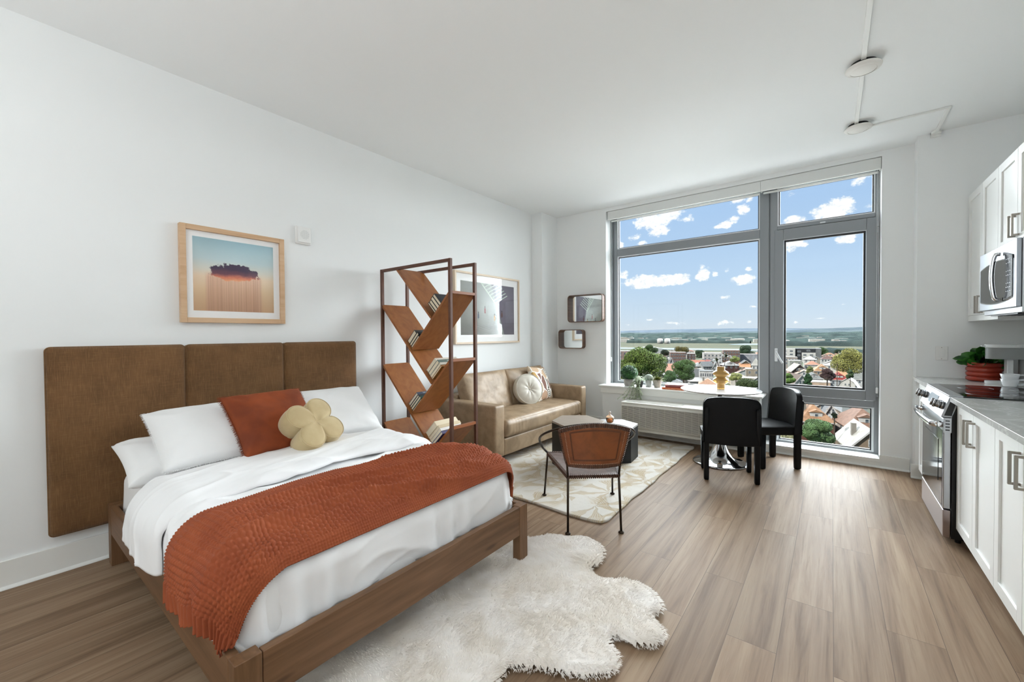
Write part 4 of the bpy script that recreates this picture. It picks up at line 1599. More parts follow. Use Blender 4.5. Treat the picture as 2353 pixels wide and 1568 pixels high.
# two rounded mirror boxes on the window-side wall
M_WALNUT = wood_material('walnut_box', (84, 60, 46), (104, 76, 60), (124, 92, 74), 'Y', 1.4, 0.45)
M_MIRROR = mat('mirror_glass', (235, 238, 238), 0.015, 1.0)


def mirror_box(x0, x1, z0, z1, label):
    t = thing('mirror', label, 'mirror', ((x0 + x1) / 2, YW, z0), group='walnut edged wall mirrors')
    y1, y0 = YW - 0.001, YW - 0.085
    P = rrect(x0, x1, z0, z1, 0.045, 8)
    Q = rrect(x0 + 0.009, x1 - 0.009, z0 + 0.009, z1 - 0.009, 0.037, 8)
    bm = BM()
    m = len(P)
    vs = [[bm.verts.new((x, y, z)) for x, z in L_] for L_, y in ((P, y0), (P, y1), (Q, y1), (Q, y0))]
    for a in range(4):
        A_, B_ = vs[a], vs[(a + 1) % 4]
        for i in range(m):
            j = (i + 1) % m
            bm.faces.new((A_[i], A_[j], B_[j], B_[i]))
    bmesh.ops.recalc_face_normals(bm, faces=bm.faces)
    obj('rim', bm, M_WALNUT, t, smooth=True, sharp=50)
    bm = BM()
    prism(bm, Q, 0.004, axes((0, YW - 0.006, 0), (1, 0, 0), (0, 0, 1), (0, -1, 0)))
    bmesh.ops.recalc_face_normals(bm, faces=bm.faces)
    obj('mirror_glass', bm, M_MIRROR, t)


mirror_box(0.398, 0.945, 1.485, 1.873, 'larger walnut edged rounded mirror, the upper one')
mirror_box(0.241, 0.643, 1.105, 1.379, 'smaller walnut edged rounded mirror, the lower one')


# ================================================================== BOOKCASE
M_WAL2 = wood_material('reddish_walnut', (124, 72, 34), (142, 86, 42), (156, 99, 52), 'X', 0.5, 0.42)
M_POST = mat('brown_metal_post', (98, 62, 46), 0.42, 0.2, var=((84, 52, 38), 12))
KX0, KX1, KY0, KY1, KZ = 0.095, 1.032, 2.300, 2.612, 1.932
bc = thing('bookcase', 'open walnut bookcase with slanted crossing shelves in a slim frame', 'bookcase', ((KX0 + KX1) / 2, (KY0 + KY1) / 2, 0))
pw = 0.026
for (x, y) in ((KX0, KY0), (KX1 - pw, KY0), (KX0, KY1 - pw), (KX1 - pw, KY1 - pw)):
    obj('post', box(BM(), x, x + pw, y, y + pw, 0, KZ), M_POST, bc, bevel=0.0015, seg=1)
for y in (KY0, KY1 - pw):
    obj('top_rail', box(BM(), KX0 + pw, KX1 - pw, y + 0.001, y + pw - 0.001, KZ - pw, KZ - 0.0005), M_POST, bc, bevel=0.001, seg=1)
    obj('bottom_rail', box(BM(), KX0 + pw, KX1 - pw, y + 0.001, y + pw - 0.001, 0.03, 0.05), M_POST, bc)
bt = 0.020
BOARDS = {'A': ((0.335, 1.912), (0.790, 1.462)), 'B': ((1.018, 1.668), (0.545, 1.196)), 'C': ((0.108, 1.598), (0.790, 0.912)),
          'D': ((1.018, 1.118), (0.545, 0.640)), 'E': ((0.108, 1.042), (0.790, 0.352)), 'F': ((1.018, 0.570), (0.545, 0.092)),
          'G': ((0.108, 0.500), (0.530, 0.072))}
for k_, ((xa, za), (xb, zb)) in BOARDS.items():
    bm = BM()
    ym = (KY0 + KY1) / 2
    bar(bm, (xa, ym, za), (xb, ym, zb), KY1 - KY0 - 0.012, bt, up=(0, 0, 1))
    obj('slanted_shelf', bm, M_WAL2, bc, bevel=0.0012, seg=1)
# flat landing strips where the right ends meet the posts
for z in (1.674, 1.124, 0.576):
    obj('shelf_edge', box(BM(), 1.002, KX1 - 0.001, KY0 + pw, KY1 - pw, z - 0.022, z), mat('plain_walnut_edge', (150, 88, 48), 0.4) if 'plain_walnut_edge' not in bpy.data.materials else bpy.data.materials['plain_walnut_edge'], bc)  # one even walnut tone without grain


def book(bx, bz, ex, ez, h, th, y0, dep, cov, label, group, title=None, tcol=(235, 230, 220), cat='book'):
    """book whose bottom corner is (bx,bz); e = (ex,ez) long direction in the XZ plane, thickness to the left of it"""
    e = Vector((ex, 0, ez)).normalized()
    n_ = Vector((-e.z, 0, e.x))
    M = axes(Vector((bx, y0, bz)), e, n_, (0, 1, 0))
    if M.to_3x3().determinant() < 0:
        pass
    t = thing('book', label, cat, Vector((bx, y0 + dep / 2, bz)), group=group)
    cm = mat('cover_' + str(cov), cov, 0.45) if ('cover_' + str(cov)) not in bpy.data.materials else bpy.data.materials['cover_' + str(cov)]
    c = 0.0028
    bm = BM()
    box(bm, 0, h, 0, c, 0, dep, M)
    box(bm, 0, h, th - c, th, 0, dep, M)
    box(bm, h - c, h, c, th - c, 0, dep, M)
    obj('cover', bm, cm, t)
    obj('pages', box(BM(), 0.003, h - c - 0.0005, c, th - c, 0.003, dep - 0.003, M), M_PAPER, t)
    if title:
        TM = M @ Matrix(((0, 0, 1, h + 0.0004), (0, 1, 0, th / 2), (-1, 0, 0, dep / 2), (0, 0, 0, 1)))
        tm = mat('print_' + str(tcol), tcol, 0.5) if ('print_' + str(tcol)) not in bpy.data.materials else bpy.data.materials['print_' + str(tcol)]
        # lettering on the spine that faces up and out
        TM = axes(M @ Vector((h + 0.0002, th / 2, dep / 2)), (0, 1, 0), n_, e)
        if TM.to_3x3().determinant() < 0:
            TM = axes(M @ Vector((h + 0.0002, th / 2, dep / 2)), (0, 1, 0), -n_, e)
        obj('spine_title', text_mesh(title, min(th * 0.62, 0.017), TM, 0.0003), tm, t)
    return t


s2 = 1 / sqrt(2)
YB0 = KY0 + 0.028
# top pocket: books stand on board B and lean along A (heights run down-right)
def upbook(line, off0, th, h, cov, label, group, dep=0.17, title=None, tcol=(235, 230, 220)):
    """books in a pocket; their long side runs up-right, their foot rests on the falling board `line`"""
    (xa, za), (xb, zb) = BOARDS[line]
    d = Vector((xb - xa, 0, zb - za)).normalized()      # downhill
    upn = Vector((-d.z, 0, d.x))                          # up from the board
    if upn.z < 0:
        upn = -upn
    foot = Vector((xa, 0, za)) + d * off0 + upn * (bt / 2 + 0.001)
    # long direction = upn; thickness towards uphill
    e = upn
    n_ = Vector((-e.z, 0, e.x))
    return book(foot.x, foot.z, e.x, e.z, h, th, YB0, dep, cov, label, group, title, tcol)


def place_group(line, end_off, specs, group):
    o_ = end_off
    for (th, h, cov, label, dep, title, tcol) in specs:
        upbook(line, o_, th, h, cov, label, group, dep, title, tcol)
        o_ -= th + 0.0015


W_ = (235, 230, 220)
# measured from the crossing of the two boards upwards
lenC1 = sqrt((0.545 - 0.108) ** 2 + (1.196 - 1.598) ** 2)
place_group('C', lenC1 - 0.026 + 0.012, [
    (0.013, 0.135, (26, 26, 28), 'thin black book, lowest in the upper left pocket of the bookcase', 0.16, None, W_),
    (0.020, 0.140, (30, 32, 36), 'black book second from below in the upper left pocket', 0.17, None, W_),
    (0.026, 0.150, (22, 24, 26), 'black book third from below in the upper left pocket', 0.19, None, W_),
    (0.040, 0.135, (58, 60, 58), 'thick grey-covered book on top in the upper left pocket', 0.21, 'ATLAS', (190, 190, 180))], 'books in the upper left pocket')
lenC2 = sqrt((0.790 - 0.108) ** 2 + (0.912 - 1.598) ** 2)
place_group('C', lenC2 - 0.030, [
    (0.016, 0.165, (168, 118, 60), 'thin tan book lowest in the middle right pocket', 0.20, None, W_),
    (0.024, 0.170, (206, 200, 186), 'cream book second from below in the middle right pocket', 0.21, None, W_),
    (0.034, 0.165, (96, 112, 104), 'thick green-grey book in the middle right pocket', 0.24, 'FIELD', (210, 214, 200)),
    (0.030, 0.150, (214, 204, 190), 'pale book on top in the middle right pocket', 0.25, None, W_)], 'books in the middle right pocket')
lenE1 = sqrt((0.545 - 0.108) ** 2 + (0.640 - 1.042) ** 2)
place_group('E', lenE1 - 0.014, [
    (0.022, 0.165, (24, 58, 50), 'dark green book lowest in the lower left pocket', 0.19, None, W_),
    (0.024, 0.170, (36, 74, 66), 'green book second from below in the lower left pocket', 0.20, None, W_),
    (0.020, 0.160, (38, 40, 44), 'charcoal book third from below in the lower left pocket', 0.20, None, W_),
    (0.026, 0.160, (66, 78, 96), 'blue-grey book with pale lettering on top in the lower left pocket', 0.24, 'THE GREAT AGE', (216, 220, 224))], 'books in the lower left pocket')
lenE2 = sqrt((0.790 - 0.108) ** 2 + (0.352 - 1.042) ** 2)
place_group('E', lenE2 - 0.030 + 0.0, [
    (0.026, 0.170, (70, 60, 110), 'purple book with white lettering in the lowest right pocket', 0.26, 'ANATOMY', (236, 232, 240)),
    (0.026, 0.175, (232, 228, 222), 'white book second from below in the lowest right pocket', 0.24, None, W_),
    (0.030, 0.175, (206, 186, 150), 'tan book third from below in the lowest right pocket', 0.25, None, W_),
    (0.050, 0.160, (222, 208, 178), 'thick cream book on top in the lowest right pocket', 0.25, None, W_)], 'books in the lowest right pocket')
# top pocket: stand on board B, long side parallel to A
(xa, za), (xb, zb) = BOARDS['B']
dB = Vector((xb - xa, 0, zb - za)).normalized()
upB = Vector((-dB.z, 0, dB.x))
if upB.z < 0:
    upB = -upB
o_ = sqrt((1.018 - 0.79) ** 2 + (1.668 - 1.45) ** 2) - 0.052
for (th, h, cov, label, dep) in ((0.018, 0.135, (20, 20, 22), 'thin black book deepest in the top pocket of the bookcase', 0.15), (0.030, 0.130, (24, 24, 26), 'black book second in the top pocket', 0.18),
                                 (0.032, 0.135, (18, 19, 22), 'black book third in the top pocket', 0.19), (0.028, 0.135, (34, 36, 42), 'slate black book nearest the right post in the top pocket', 0.22)):
    foot = Vector((xa, 0, za)) + dB * o_ + upB * (bt / 2 + 0.001)
    e = upB
    n_ = Vector((-e.z, 0, e.x))
    f2 = foot + dB * 0
    # thickness grows towards +X (uphill): start from the far side
    start = foot - dB * th
    if n_.dot(dB) < 0:
        start = foot
    book(start.x, start.z, e.x, e.z, h, th, YB0, dep, cov, label, 'books in the top pocket')
    o_ -= th + 0.0015

# ================================================================== SOFA
M_LEATHER = leather_material('taupe_leather', (162, 138, 110), (138, 116, 90), 0.48, 7.0, 0.25)
sofa = thing('sofa', 'taupe leather two-seat sofa along the white wall', 'sofa', (0.45, 3.98, 0.0))
SX0, SX1, SY0, SY1 = 0.03, 0.868, 3.03, 4.905
AW = 0.155


def soft_box(x0, x1, y0, y1, z0, z1, r=0.03, n=18, puff=(0, 0, 0), seed=0, wr=0.004, wsc=5.0, crease=0.0, cfreq=20):
    """box with rounded edges, slightly inflated, as a cube-sphere style mesh in world space"""
    c = np.array([(x0 + x1) / 2, (y0 + y1) / 2, (z0 + z1) / 2])
    hsz = np.array([(x1 - x0) / 2, (y1 - y0) / 2, (z1 - z0) / 2])
    V, F = [], []
    off = 0
    for ax in range(3):
        for sg in (-1, 1):
            a1, a2 = (ax + 1) % 3, (ax + 2) % 3
            n1 = max(6, int(n * min(2.5, hsz[a1] / 0.25)))
            n2 = max(6, int(n * min(2.5, hsz[a2] / 0.25)))

            def samples(h_, m_):
                e = np.linspace(0, pi / 2, 5)
                inner = np.linspace(-(h_ - r), h_ - r, m_)
                lo = -(h_ - r) - r * np.sin(e[::-1]) * 0.999
                hi = (h_ - r) + r * np.sin(e) * 0.999
                return np.concatenate([lo[:-1], inner, hi[1:]])
            s1, s2 = samples(hsz[a1], n1), samples(hsz[a2], n2)
            P1, P2 = np.meshgrid(s1, s2, indexing='ij')
            pt_ = np.zeros(P1.shape + (3,))
            pt_[..., ax] = sg * hsz[ax]
            pt_[..., a1] = P1
            pt_[..., a2] = P2
            V.append(pt_.reshape(-1, 3))
            f = grid_faces(len(s1), len(s2), flip=(sg < 0)) + off
            F.append(f)
            off += P1.size
    V = np.concatenate(V)
    F = np.concatenate(F)
    inner = np.clip(V, -(hsz - r), hsz - r)
    d = V - inner
    ln = np.linalg.norm(d, axis=1, keepdims=True)
    V2 = inner + d / np.maximum(ln, 1e-9) * r
    nrm = d / np.maximum(ln, 1e-9)
    q = V / hsz
    for ax in range(3):
        o1, o2 = (ax + 1) % 3, (ax + 2) % 3
        V2[:, ax] += np.sign(V[:, ax]) * np.abs(q[:, ax]) ** 3 * puff[ax] * ((1 - q[:, o1] ** 2) * (1 - q[:, o2] ** 2)).clip(0) ** 0.6
    w = V2 + c
    wn = (fbm(w[:, 0] * wsc + seed, w[:, 1] * wsc, w[:, 2] * wsc + seed, 3) - 0.5) * 2 * wr
    V2 = V2 + nrm * wn[:, None]
    if crease:
        # gathered creases running over the front edge
        g = np.sin(w[:, 1] * cfreq + 14 * vnoise(w[:, 1] * 4, w[:, 0] * 3 + seed, 0)) * np.clip(1 - np.abs(q[:, 0] - 1) / 0.9, 0, 1) * np.clip(2.2 * vnoise(w[:, 1] * 5 + 3, w[:, 0] * 4, 2.0) - 0.7, 0, 1)
        V2 = V2 - nrm * (np.abs(g) ** 3 * crease * (0.3 + vnoise(w[:, 1] * 2.3 + 4, 1.0, 0)))[:, None]
    me = np_mesh('soft', V2 + c, F)
    b_ = bmesh.new()
    b_.from_mesh(me)
    bmesh.ops.remove_doubles(b_, verts=b_.verts, dist=0.0008)
    bmesh.ops.recalc_face_normals(b_, faces=b_.faces)
    bpy.data.meshes.remove(me)
    return b_


obj('arm', soft_box(SX0, SX1, SY0, SY0 + AW, 0.105, 0.622, 0.022, wr=0.003, seed=1), M_LEATHER, sofa, smooth=True)
obj('arm', soft_box(0.19, SX1, SY1 - AW + 0.02, SY1, 0.105, 0.632, 0.022, wr=0.003, seed=2), M_LEATHER, sofa, smooth=True)
obj('base_rail', soft_box(0.12, SX1 - 0.01, SY0 + AW + 0.002, SY1 - AW + 0.018, 0.105, 0.275, 0.015, wr=0.002, seed=3), M_LEATHER, sofa, smooth=True)
obj('back_frame', soft_box(SX0, 0.19, SY0 + AW + 0.002, SY1 - AW + 0.018, 0.105, 0.66, 0.025, wr=0.002, seed=4), M_LEATHER, sofa, smooth=True)
obj('seat_cushion', soft_box(0.20, SX1 + 0.012, SY0 + AW + 0.006, SY1 - AW + 0.012, 0.277, 0.455, 0.045, n=40, puff=(0.012, 0.0, 0.022), seed=5, wr=0.004, wsc=4.0, crease=0.014, cfreq=40), M_LEATHER, sofa, smooth=True, sharp=70)
for i, (y0, y1) in enumerate(((SY0 + AW + 0.01, 3.955), (3.965, SY1 - AW + 0.01))):
    Mb = lean((0.275, (y0 + y1) / 2, 0.640), 0.0, radians(17))
    co, F, uv = cushion(y1 - y0 + 0.03, 0.50, 0.21, 44, pinch=0.015, seed=20 + i, wr=0.012, edge=0.03)
    obj('back_cushion', np_mesh('back_cushion', place(co, Mb), F, uv), M_LEATHER, sofa)
for (x, y) in ((0.12, SY0 + 0.08), (0.12, SY1 - 0.08), (SX1 - 0.09, SY0 + 0.08), (SX1 - 0.09, SY1 - 0.08)):
    obj('leg', box(BM(), x - 0.03, x + 0.03, y - 0.03, y + 0.03, 0.012 if x > 0.5 else 0.0, 0.106), M_GASKET, sofa, bevel=0.003)

# cushions on the sofa


def pattern_material():
    m, t, p = mat_nodes('swirl_print')
    uv = t.new('ShaderNodeTexCoord').outputs['UV']
    wv = t.noise(uv, scale=2.3, detail=1, out=1, dist=1.2)
    v = t.vmath('ADD', uv, t.vmath('MULTIPLY', wv, (0.35, 0.35, 0)))
    vo = t.new('ShaderNodeTexVoronoi', feature='F1')
    t.put(vo.inputs['Vector'], v)
    vo.inputs['Scale'].default_value = 3.6
    cell = t.sep(vo.outputs['Color'])[0]
    c = t.ramp(cell, [(0.0, lin((196, 166, 136))), (0.22, lin((120, 84, 72))), (0.38, lin((214, 196, 172))), (0.55, lin((98, 92, 78))), (0.72, lin((190, 152, 92))), (0.88, lin((176, 142, 116)))], 'CONSTANT')
    ed = t.new('ShaderNodeTexVoronoi', feature='DISTANCE_TO_EDGE')
    t.put(ed.inputs['Vector'], v)
    ed.inputs['Scale'].default_value = 3.6
    line = t.math('LESS_THAN', ed.outputs['Distance'], 0.055)
    c = t.mix(line, c, lin((238, 234, 226)))
    # two spirals
    for (sx_, sy_) in ((0.80, 0.80), (0.62, 0.18)):
        d = t.vmath('SUBTRACT', uv, (sx_, sy_, 0))
        s = t.sep(d)
        r = t.vmath('LENGTH', d)
        a = t.math('ARCTAN2', s[1], s[0])
        ph = t.math('FRACT', t.math('SUBTRACT', t.math('MULTIPLY', r, 18.0), t.math('MULTIPLY', a, 1 / (2 * pi))))
        sw = t.mix(t.math('LESS_THAN', ph, 0.45), lin((98, 90, 76)), lin((240, 236, 228)))
        c = t.mix(t.math('LESS_THAN', r, 0.135), c, sw)
    t.put(p.inputs['Base Color'], c)
    p.inputs['Roughness'].default_value = 0.85
    return m


pillow('patterned_cushion', 'square cushion printed with brown and cream swirls on the sofa', 'cushion',
       lean((0.400, 4.515, 0.665), 0.22, radians(20), radians(-5)), 0.50, 0.48, 0.14, pattern_material(), seed=31, pinch=0.10)
M_BONE = leather_material('bone_leather', (214, 208, 196), (200, 194, 182), 0.45, 9.0, 0.15)
RM = lean((0.485, 4.115, 0.640), -0.42, radians(16))
t = thing('round_cushion', 'round off-white button cushion leaning on the sofa back', 'cushion', (0.50, 4.115, 0.46))
pr_ = []
for i in range(25):
    a = i / 24 * pi
    pr_.append((0.178 + 0.016 * sin(a), -0.042 * cos(a)))
full = [(0.0, -0.040), (0.02, -0.046), (0.09, -0.060), (0.15, -0.054)] + [(0.180 + 0.014 * sin(a), -0.040 * cos(a)) for a in np.linspace(0, pi, 11)] + [(0.15, 0.054), (0.09, 0.062), (0.045, 0.055), (0.018, 0.040), (0.0, 0.034)]
bm = lathe(BM(), full, (0, 0, 0), 56, M=RM)
for v in bm.verts:
    l = RM.inverted() @ v.co
    a = math.atan2(l.y, l.x)
    r = sqrt(l.x ** 2 + l.y ** 2)
    if l.z > 0.03:
        v.co += (RM.to_3x3() @ Vector((0, 0, 1))) * (0.0035 * sin(a * 9) * exp(-((r - 0.05) / 0.04) ** 2))
obj('body', bm, M_BONE, t, smooth=True, sharp=80)
bm = BM()
for z in (0.043, -0.043):
    tube(bm, [RM @ Vector((0.182 * cos(a), 0.182 * sin(a), z)) for a in np.linspace(0, 2 * pi, 64, endpoint=False)], 0.0035, 6, closed=True)
obj('piping', bm, M_BONE, t, smooth=True)
obj('button', lathe(BM(), [(0.0, 0.047), (0.008, 0.045), (0.012, 0.040), (0.010, 0.034), (0.0, 0.034)], (0, 0, 0), 20, M=RM), M_BONE, t, smooth=True)

# ================================================================== RUGS


def leaf_rug_material():
    m, t, p = mat_nodes('gold_fan_leaf_carving')
    tc = t.new('ShaderNodeTexCoord').outputs['UV']
    base = t.mix(t.noise(tc, scale=16, detail=6, rough=0.75), lin((216, 211, 202)), lin((198, 192, 182)))
    gold = t.mix(t.noise(tc, scale=30, detail=4), lin((164, 140, 100)), lin((190, 170, 132)))
    warp = t.vmath('MULTIPLY', t.vmath('SUBTRACT', t.noise(tc, scale=2.6, detail=3, out=1), (0.5, 0.5, 0.5)), (0.30, 0.30, 0))
    wc = t.vmath('ADD', tc, warp)
    c, hgt = base, None
    for (rot, sc, ox, lob) in ((0.5, 2.6, 0.0, 3.5), (1.75, 2.2, 5.3, 3.0)):
        v = t.mapping(wc, loc=(ox, ox * 0.3, 0), rot=(0, 0, rot), scale=(sc, sc * 0.8, 1))
        vo = t.new('ShaderNodeTexVoronoi', feature='F1')
        t.put(vo.inputs['Vector'], v)
        vo.inputs['Scale'].default_value = 1.0
        vo.inputs['Randomness'].default_value = 0.8
        d = t.vmath('SUBTRACT', v, vo.outputs['Position'])
        s = t.sep(d)
        cs_ = t.sep(vo.outputs['Color'])
        ang = t.math('ADD', t.math('ARCTAN2', s[1], s[0]), t.math('MULTIPLY', cs_[0], 6.283))
        r = vo.outputs['Distance']
        # distance from the petal axis, petals widest half way out
        lobe = t.math('ABSOLUTE', t.math('SINE', t.math('MULTIPLY', ang, lob)))
        rr = t.math('DIVIDE', t.math('SUBTRACT', r, 0.33), 0.33)
        wid = t.math('MULTIPLY', t.math('SQRT', t.math('MAXIMUM', t.math('SUBTRACT', 1.0, t.math('MULTIPLY', rr, rr)), 0.0)), 0.80)
        web = t.smooth(t.math('SUBTRACT', lobe, wid), -0.04, 0.05)
        inner = t.smooth(r, 0.68, 0.54)
        half = t.smooth(t.math('SINE', t.math('ADD', ang, 1.0)), -0.95, -0.4)
        ray = t.math('MULTIPLY_ADD', t.smooth(t.math('SINE', t.math('MULTIPLY', ang, 70.0)), -0.2, 0.3), 0.45, 0.5)
        g = t.math('MULTIPLY', t.math('MULTIPLY', web, inner), t.math('MULTIPLY', ray, half))
        c = t.mix(t.math('MULTIPLY', g, 0.9), c, gold)
        hgt = g if hgt is None else t.math('ADD', hgt, g)
    t.put(p.inputs['Base Color'], c)
    p.inputs['Roughness'].default_value = 0.8
    p.inputs['Sheen Weight'].default_value = 0.2
    h = t.math('SUBTRACT', t.math('MULTIPLY', t.noise(tc, scale=240, detail=3), 0.5), hgt)
    bump_to(t, p, h, 0.5, 0.004)
    return m


n, k = 90, 130
RX0, RX1, RY0, RY1 = 0.62, 2.195, 2.60, 5.02
U, Vv = np.meshgrid(np.linspace(0, 1, n), np.linspace(0, 1, k), indexing='ij')
X = RX0 + U * (RX1 - RX0)
Y = RY0 + Vv * (RY1 - RY0)
X = X + 0.005 * np.sin(Vv * 21) * U ** 6 + 0.003 * np.sin(Vv * 47) * U ** 6
Y = Y + 0.010 * np.sin(U * 13) * (1 - Vv) ** 8
# rounded corners
for (cu, cv) in ((1, 0), (1, 1), (0, 0), (0, 1)):
    w_ = np.exp(-((U - cu) / 0.03) ** 2 - ((Vv - cv) / 0.02) ** 2)
    X = X + (0.5 - cu) * 0.028 * w_
    Y = Y + (0.5 - cv) * 0.028 * w_
Z = 0.013 + 0.004 * (np.abs(U - 0.5) > 0.49) * 0 + 0.004 * fbm(X * 3, Y * 3, 0, 2)
top = np.stack([X, Y, Z], -1).reshape(-1, 3)
bot = top.copy()
bot[:, 2] = 0.0005
idx = [i * k for i in range(n)] + [(n - 1) * k + j for j in range(1, k)] + [i * k + k - 1 for i in range(n - 2, -1, -1)] + [j for j in range(k - 2, 0, -1)]
m = len(top)
R = [(idx[a], m + idx[a], m + idx[(a + 1) % len(idx)], idx[(a + 1) % len(idx)]) for a in range(len(idx))]
uv = np.concatenate([np.stack([X, Y], -1).reshape(-1, 2)] * 2)
o = obj('area_rug', np_mesh('area_rug', np.concatenate([top, bot]), np.concatenate([grid_faces(n, k), np.array(R), grid_faces(n, k, True) + m]), uv), leaf_rug_material())
tag(o, 'cream rug with gold fan-leaf carving under the coffee tables', 'rug')

# white fur rug
FUR = closed_spline([(2.10, 2.275), (2.20, 2.335), (2.345, 2.29), (2.40, 2.16), (2.395, 2.04), (2.47, 1.99), (2.58, 2.06), (2.72, 2.05), (2.815, 1.95),
                     (2.79, 1.865), (2.87, 1.80), (2.865, 1.70), (2.79, 1.655), (2.715, 1.645), (2.705, 1.60), (2.77, 1.545), (2.775, 1.46), (2.69, 1.375),
                     (2.59, 1.33), (2.50, 1.28), (2.45, 1.22), (2.47, 1.10), (2.53, 0.98), (2.50, 0.86), (2.38, 0.80), (2.26, 0.70), (2.14, 0.60), (2.02, 0.52), (1.90, 0.56),
                     (1.78, 0.66), (1.62, 0.72), (1.50, 0.84), (1.44, 1.00), (1.52, 1.16), (1.46, 1.32), (1.38, 1.48), (1.42, 1.64), (1.56, 1.72),
                     (1.66, 1.84), (1.62, 2.00), (1.72, 2.12), (1.84, 2.10), (1.93, 2.13), (1.99, 2.22)], 6)
FUR = np.array(FUR)


def dist_to_poly(P, poly):
    d = np.full(len(P), 9.0)
    for i in range(len(poly)):
        a, b = poly[i], poly[(i + 1) % len(poly)]
        ab = b - a
        t = np.clip(((P - a) @ ab) / (ab @ ab), 0, 1)
        q = a + t[:, None] * ab
        d = np.minimum(d, np.linalg.norm(P - q, axis=1))
    return d


st = 0.012
gx, gy = np.arange(1.34, 2.92, st), np.arange(0.48, 2.38, st)
GX, GY = np.meshgrid(gx, gy, indexing='ij')
P = np.stack([GX, GY], -1).reshape(-1, 2)
ins = inside_poly(P[:, 0], P[:, 1], FUR)
dd = dist_to_poly(P, FUR)
hh = 0.040 * np.sqrt(np.clip(dd / 0.035, 0, 1)) + (fbm(P[:, 0] * 7, P[:, 1] * 7, 0, 4) - 0.5) * 0.024 * np.clip(dd / 0.05, 0, 1)
ang_ = fbm(P[:, 0] * 2.2 + 3, P[:, 1] * 2.2, 5.0, 3)
clump = 1 - np.abs(2 * vnoise(P[:, 0] * 22 + ang_ * 8, P[:, 1] * 22 + ang_ * 6, 2) - 1)
hh += clump ** 2 * 0.007 * np.clip(dd / 0.04, 0, 1)
I = ins.reshape(GX.shape)
keep = I[:-1, :-1] & I[1:, :-1] & I[1:, 1:] & I[:-1, 1:]
F = grid_faces(len(gx), len(gy)).reshape(len(gx) - 1, len(gy) - 1, 4)[keep]
used = np.unique(F)
remap = -np.ones(len(P), int)
remap[used] = np.arange(len(used))
co = np.concatenate([P[used], np.maximum(hh[used], 0.004)[:, None]], 1)
M_FUR = mat('off_white_fur', (248, 243, 238), 0.95, sheen=0.1, var=((236, 228, 218), 6))
rug = thing('fur_rug', 'off-white faux fur pelt-shaped rug beside and under the bed foot', 'rug', (2.1, 1.4, 0))
obj('backing', np_mesh('backing', co, remap[F]), M_FUR, rug)
# pile: short tufts as one uncountable part
r_ = np.random.RandomState(11)
N_ = 150000
S = np.stack([r_.uniform(1.34, 2.92, N_), r_.uniform(0.48, 2.38, N_)], 1)
S = S[inside_poly(S[:, 0], S[:, 1], FUR)]
ix = np.clip(((S[:, 0] - gx[0]) / st).astype(int), 0, len(gx) - 1)
iy = np.clip(((S[:, 1] - gy[0]) / st).astype(int), 0, len(gy) - 1)
H = hh.reshape(GX.shape)[ix, iy]
D = dd.reshape(GX.shape)[ix, iy]
gxd = np.gradient(dd.reshape(GX.shape), st, axis=0)[ix, iy]
gyd = np.gradient(dd.reshape(GX.shape), st, axis=1)[ix, iy]
a = fbm(S[:, 0] * 2.6, S[:, 1] * 2.6, 9.0, 3) * 9 + fbm(S[:, 0] * 9, S[:, 1] * 9, 4.0, 2) * 3.5
flow = np.stack([np.cos(a), np.sin(a)], 1) * 0.9
rim = np.clip(1 - D / 0.05, 0, 1)[:, None]
flow = flow * (1 - rim) - np.stack([gxd, gyd], 1) * rim * 1.3
dv = np.concatenate([flow + r_.randn(len(S), 2) * 0.25, (0.50 - 0.33 * rim)], 1)
dv /= np.linalg.norm(dv, axis=1, keepdims=True)
L_ = (0.013 + 0.008 * r_.rand(len(S)))[:, None]
base = np.concatenate([S, np.maximum(H - 0.002, 0.002)[:, None]], 1)
sdv = np.cross(dv, np.array([0, 0, 1.0]))
sdv /= np.maximum(np.linalg.norm(sdv, axis=1, keepdims=True), 1e-6)
wd = 0.0012
mid = base + dv * L_ * 0.55
tip = base + dv * L_ + np.array([0, 0, -1.0]) * L_ * 0.28
tip[:, 2] = np.maximum(tip[:, 2], 0.002)
co = np.stack([base - sdv * wd, base + sdv * wd, mid + sdv * wd, mid - sdv * wd, tip], 1).reshape(-1, 3)
k5 = np.arange(len(S))[:, None] * 5
T = np.concatenate([k5 + np.array([0, 1, 2]), k5 + np.array([0, 2, 3]), k5 + np.array([3, 2, 4])], 0)
me = np_mesh('pile', co, T, smooth=True)
o = obj('pile', me, M_FUR, rug)
o['kind'] = 'stuff'

# ================================================================== COFFEE TABLES
M_TBLK = mat('black_table_side', (4, 5, 6), 0.55)


def carved_top(name, c1, c2, seed):
    m, t, p = mat_nodes(name)
    tc = t.new('ShaderNodeTexCoord').outputs['Object']
    a = t.noise(t.mapping(tc, rot=(0, 0, 0.6 + seed), scale=(3, 22, 1)), scale=1, detail=5, dist=1.5)
    t.put(p.inputs['Base Color'], t.mix(a, lin(c1), lin(c2)))
    p.inputs['Roughness'].default_value = 0.30
    bump_to(t, p, a, 0.5, 0.003)
    return m


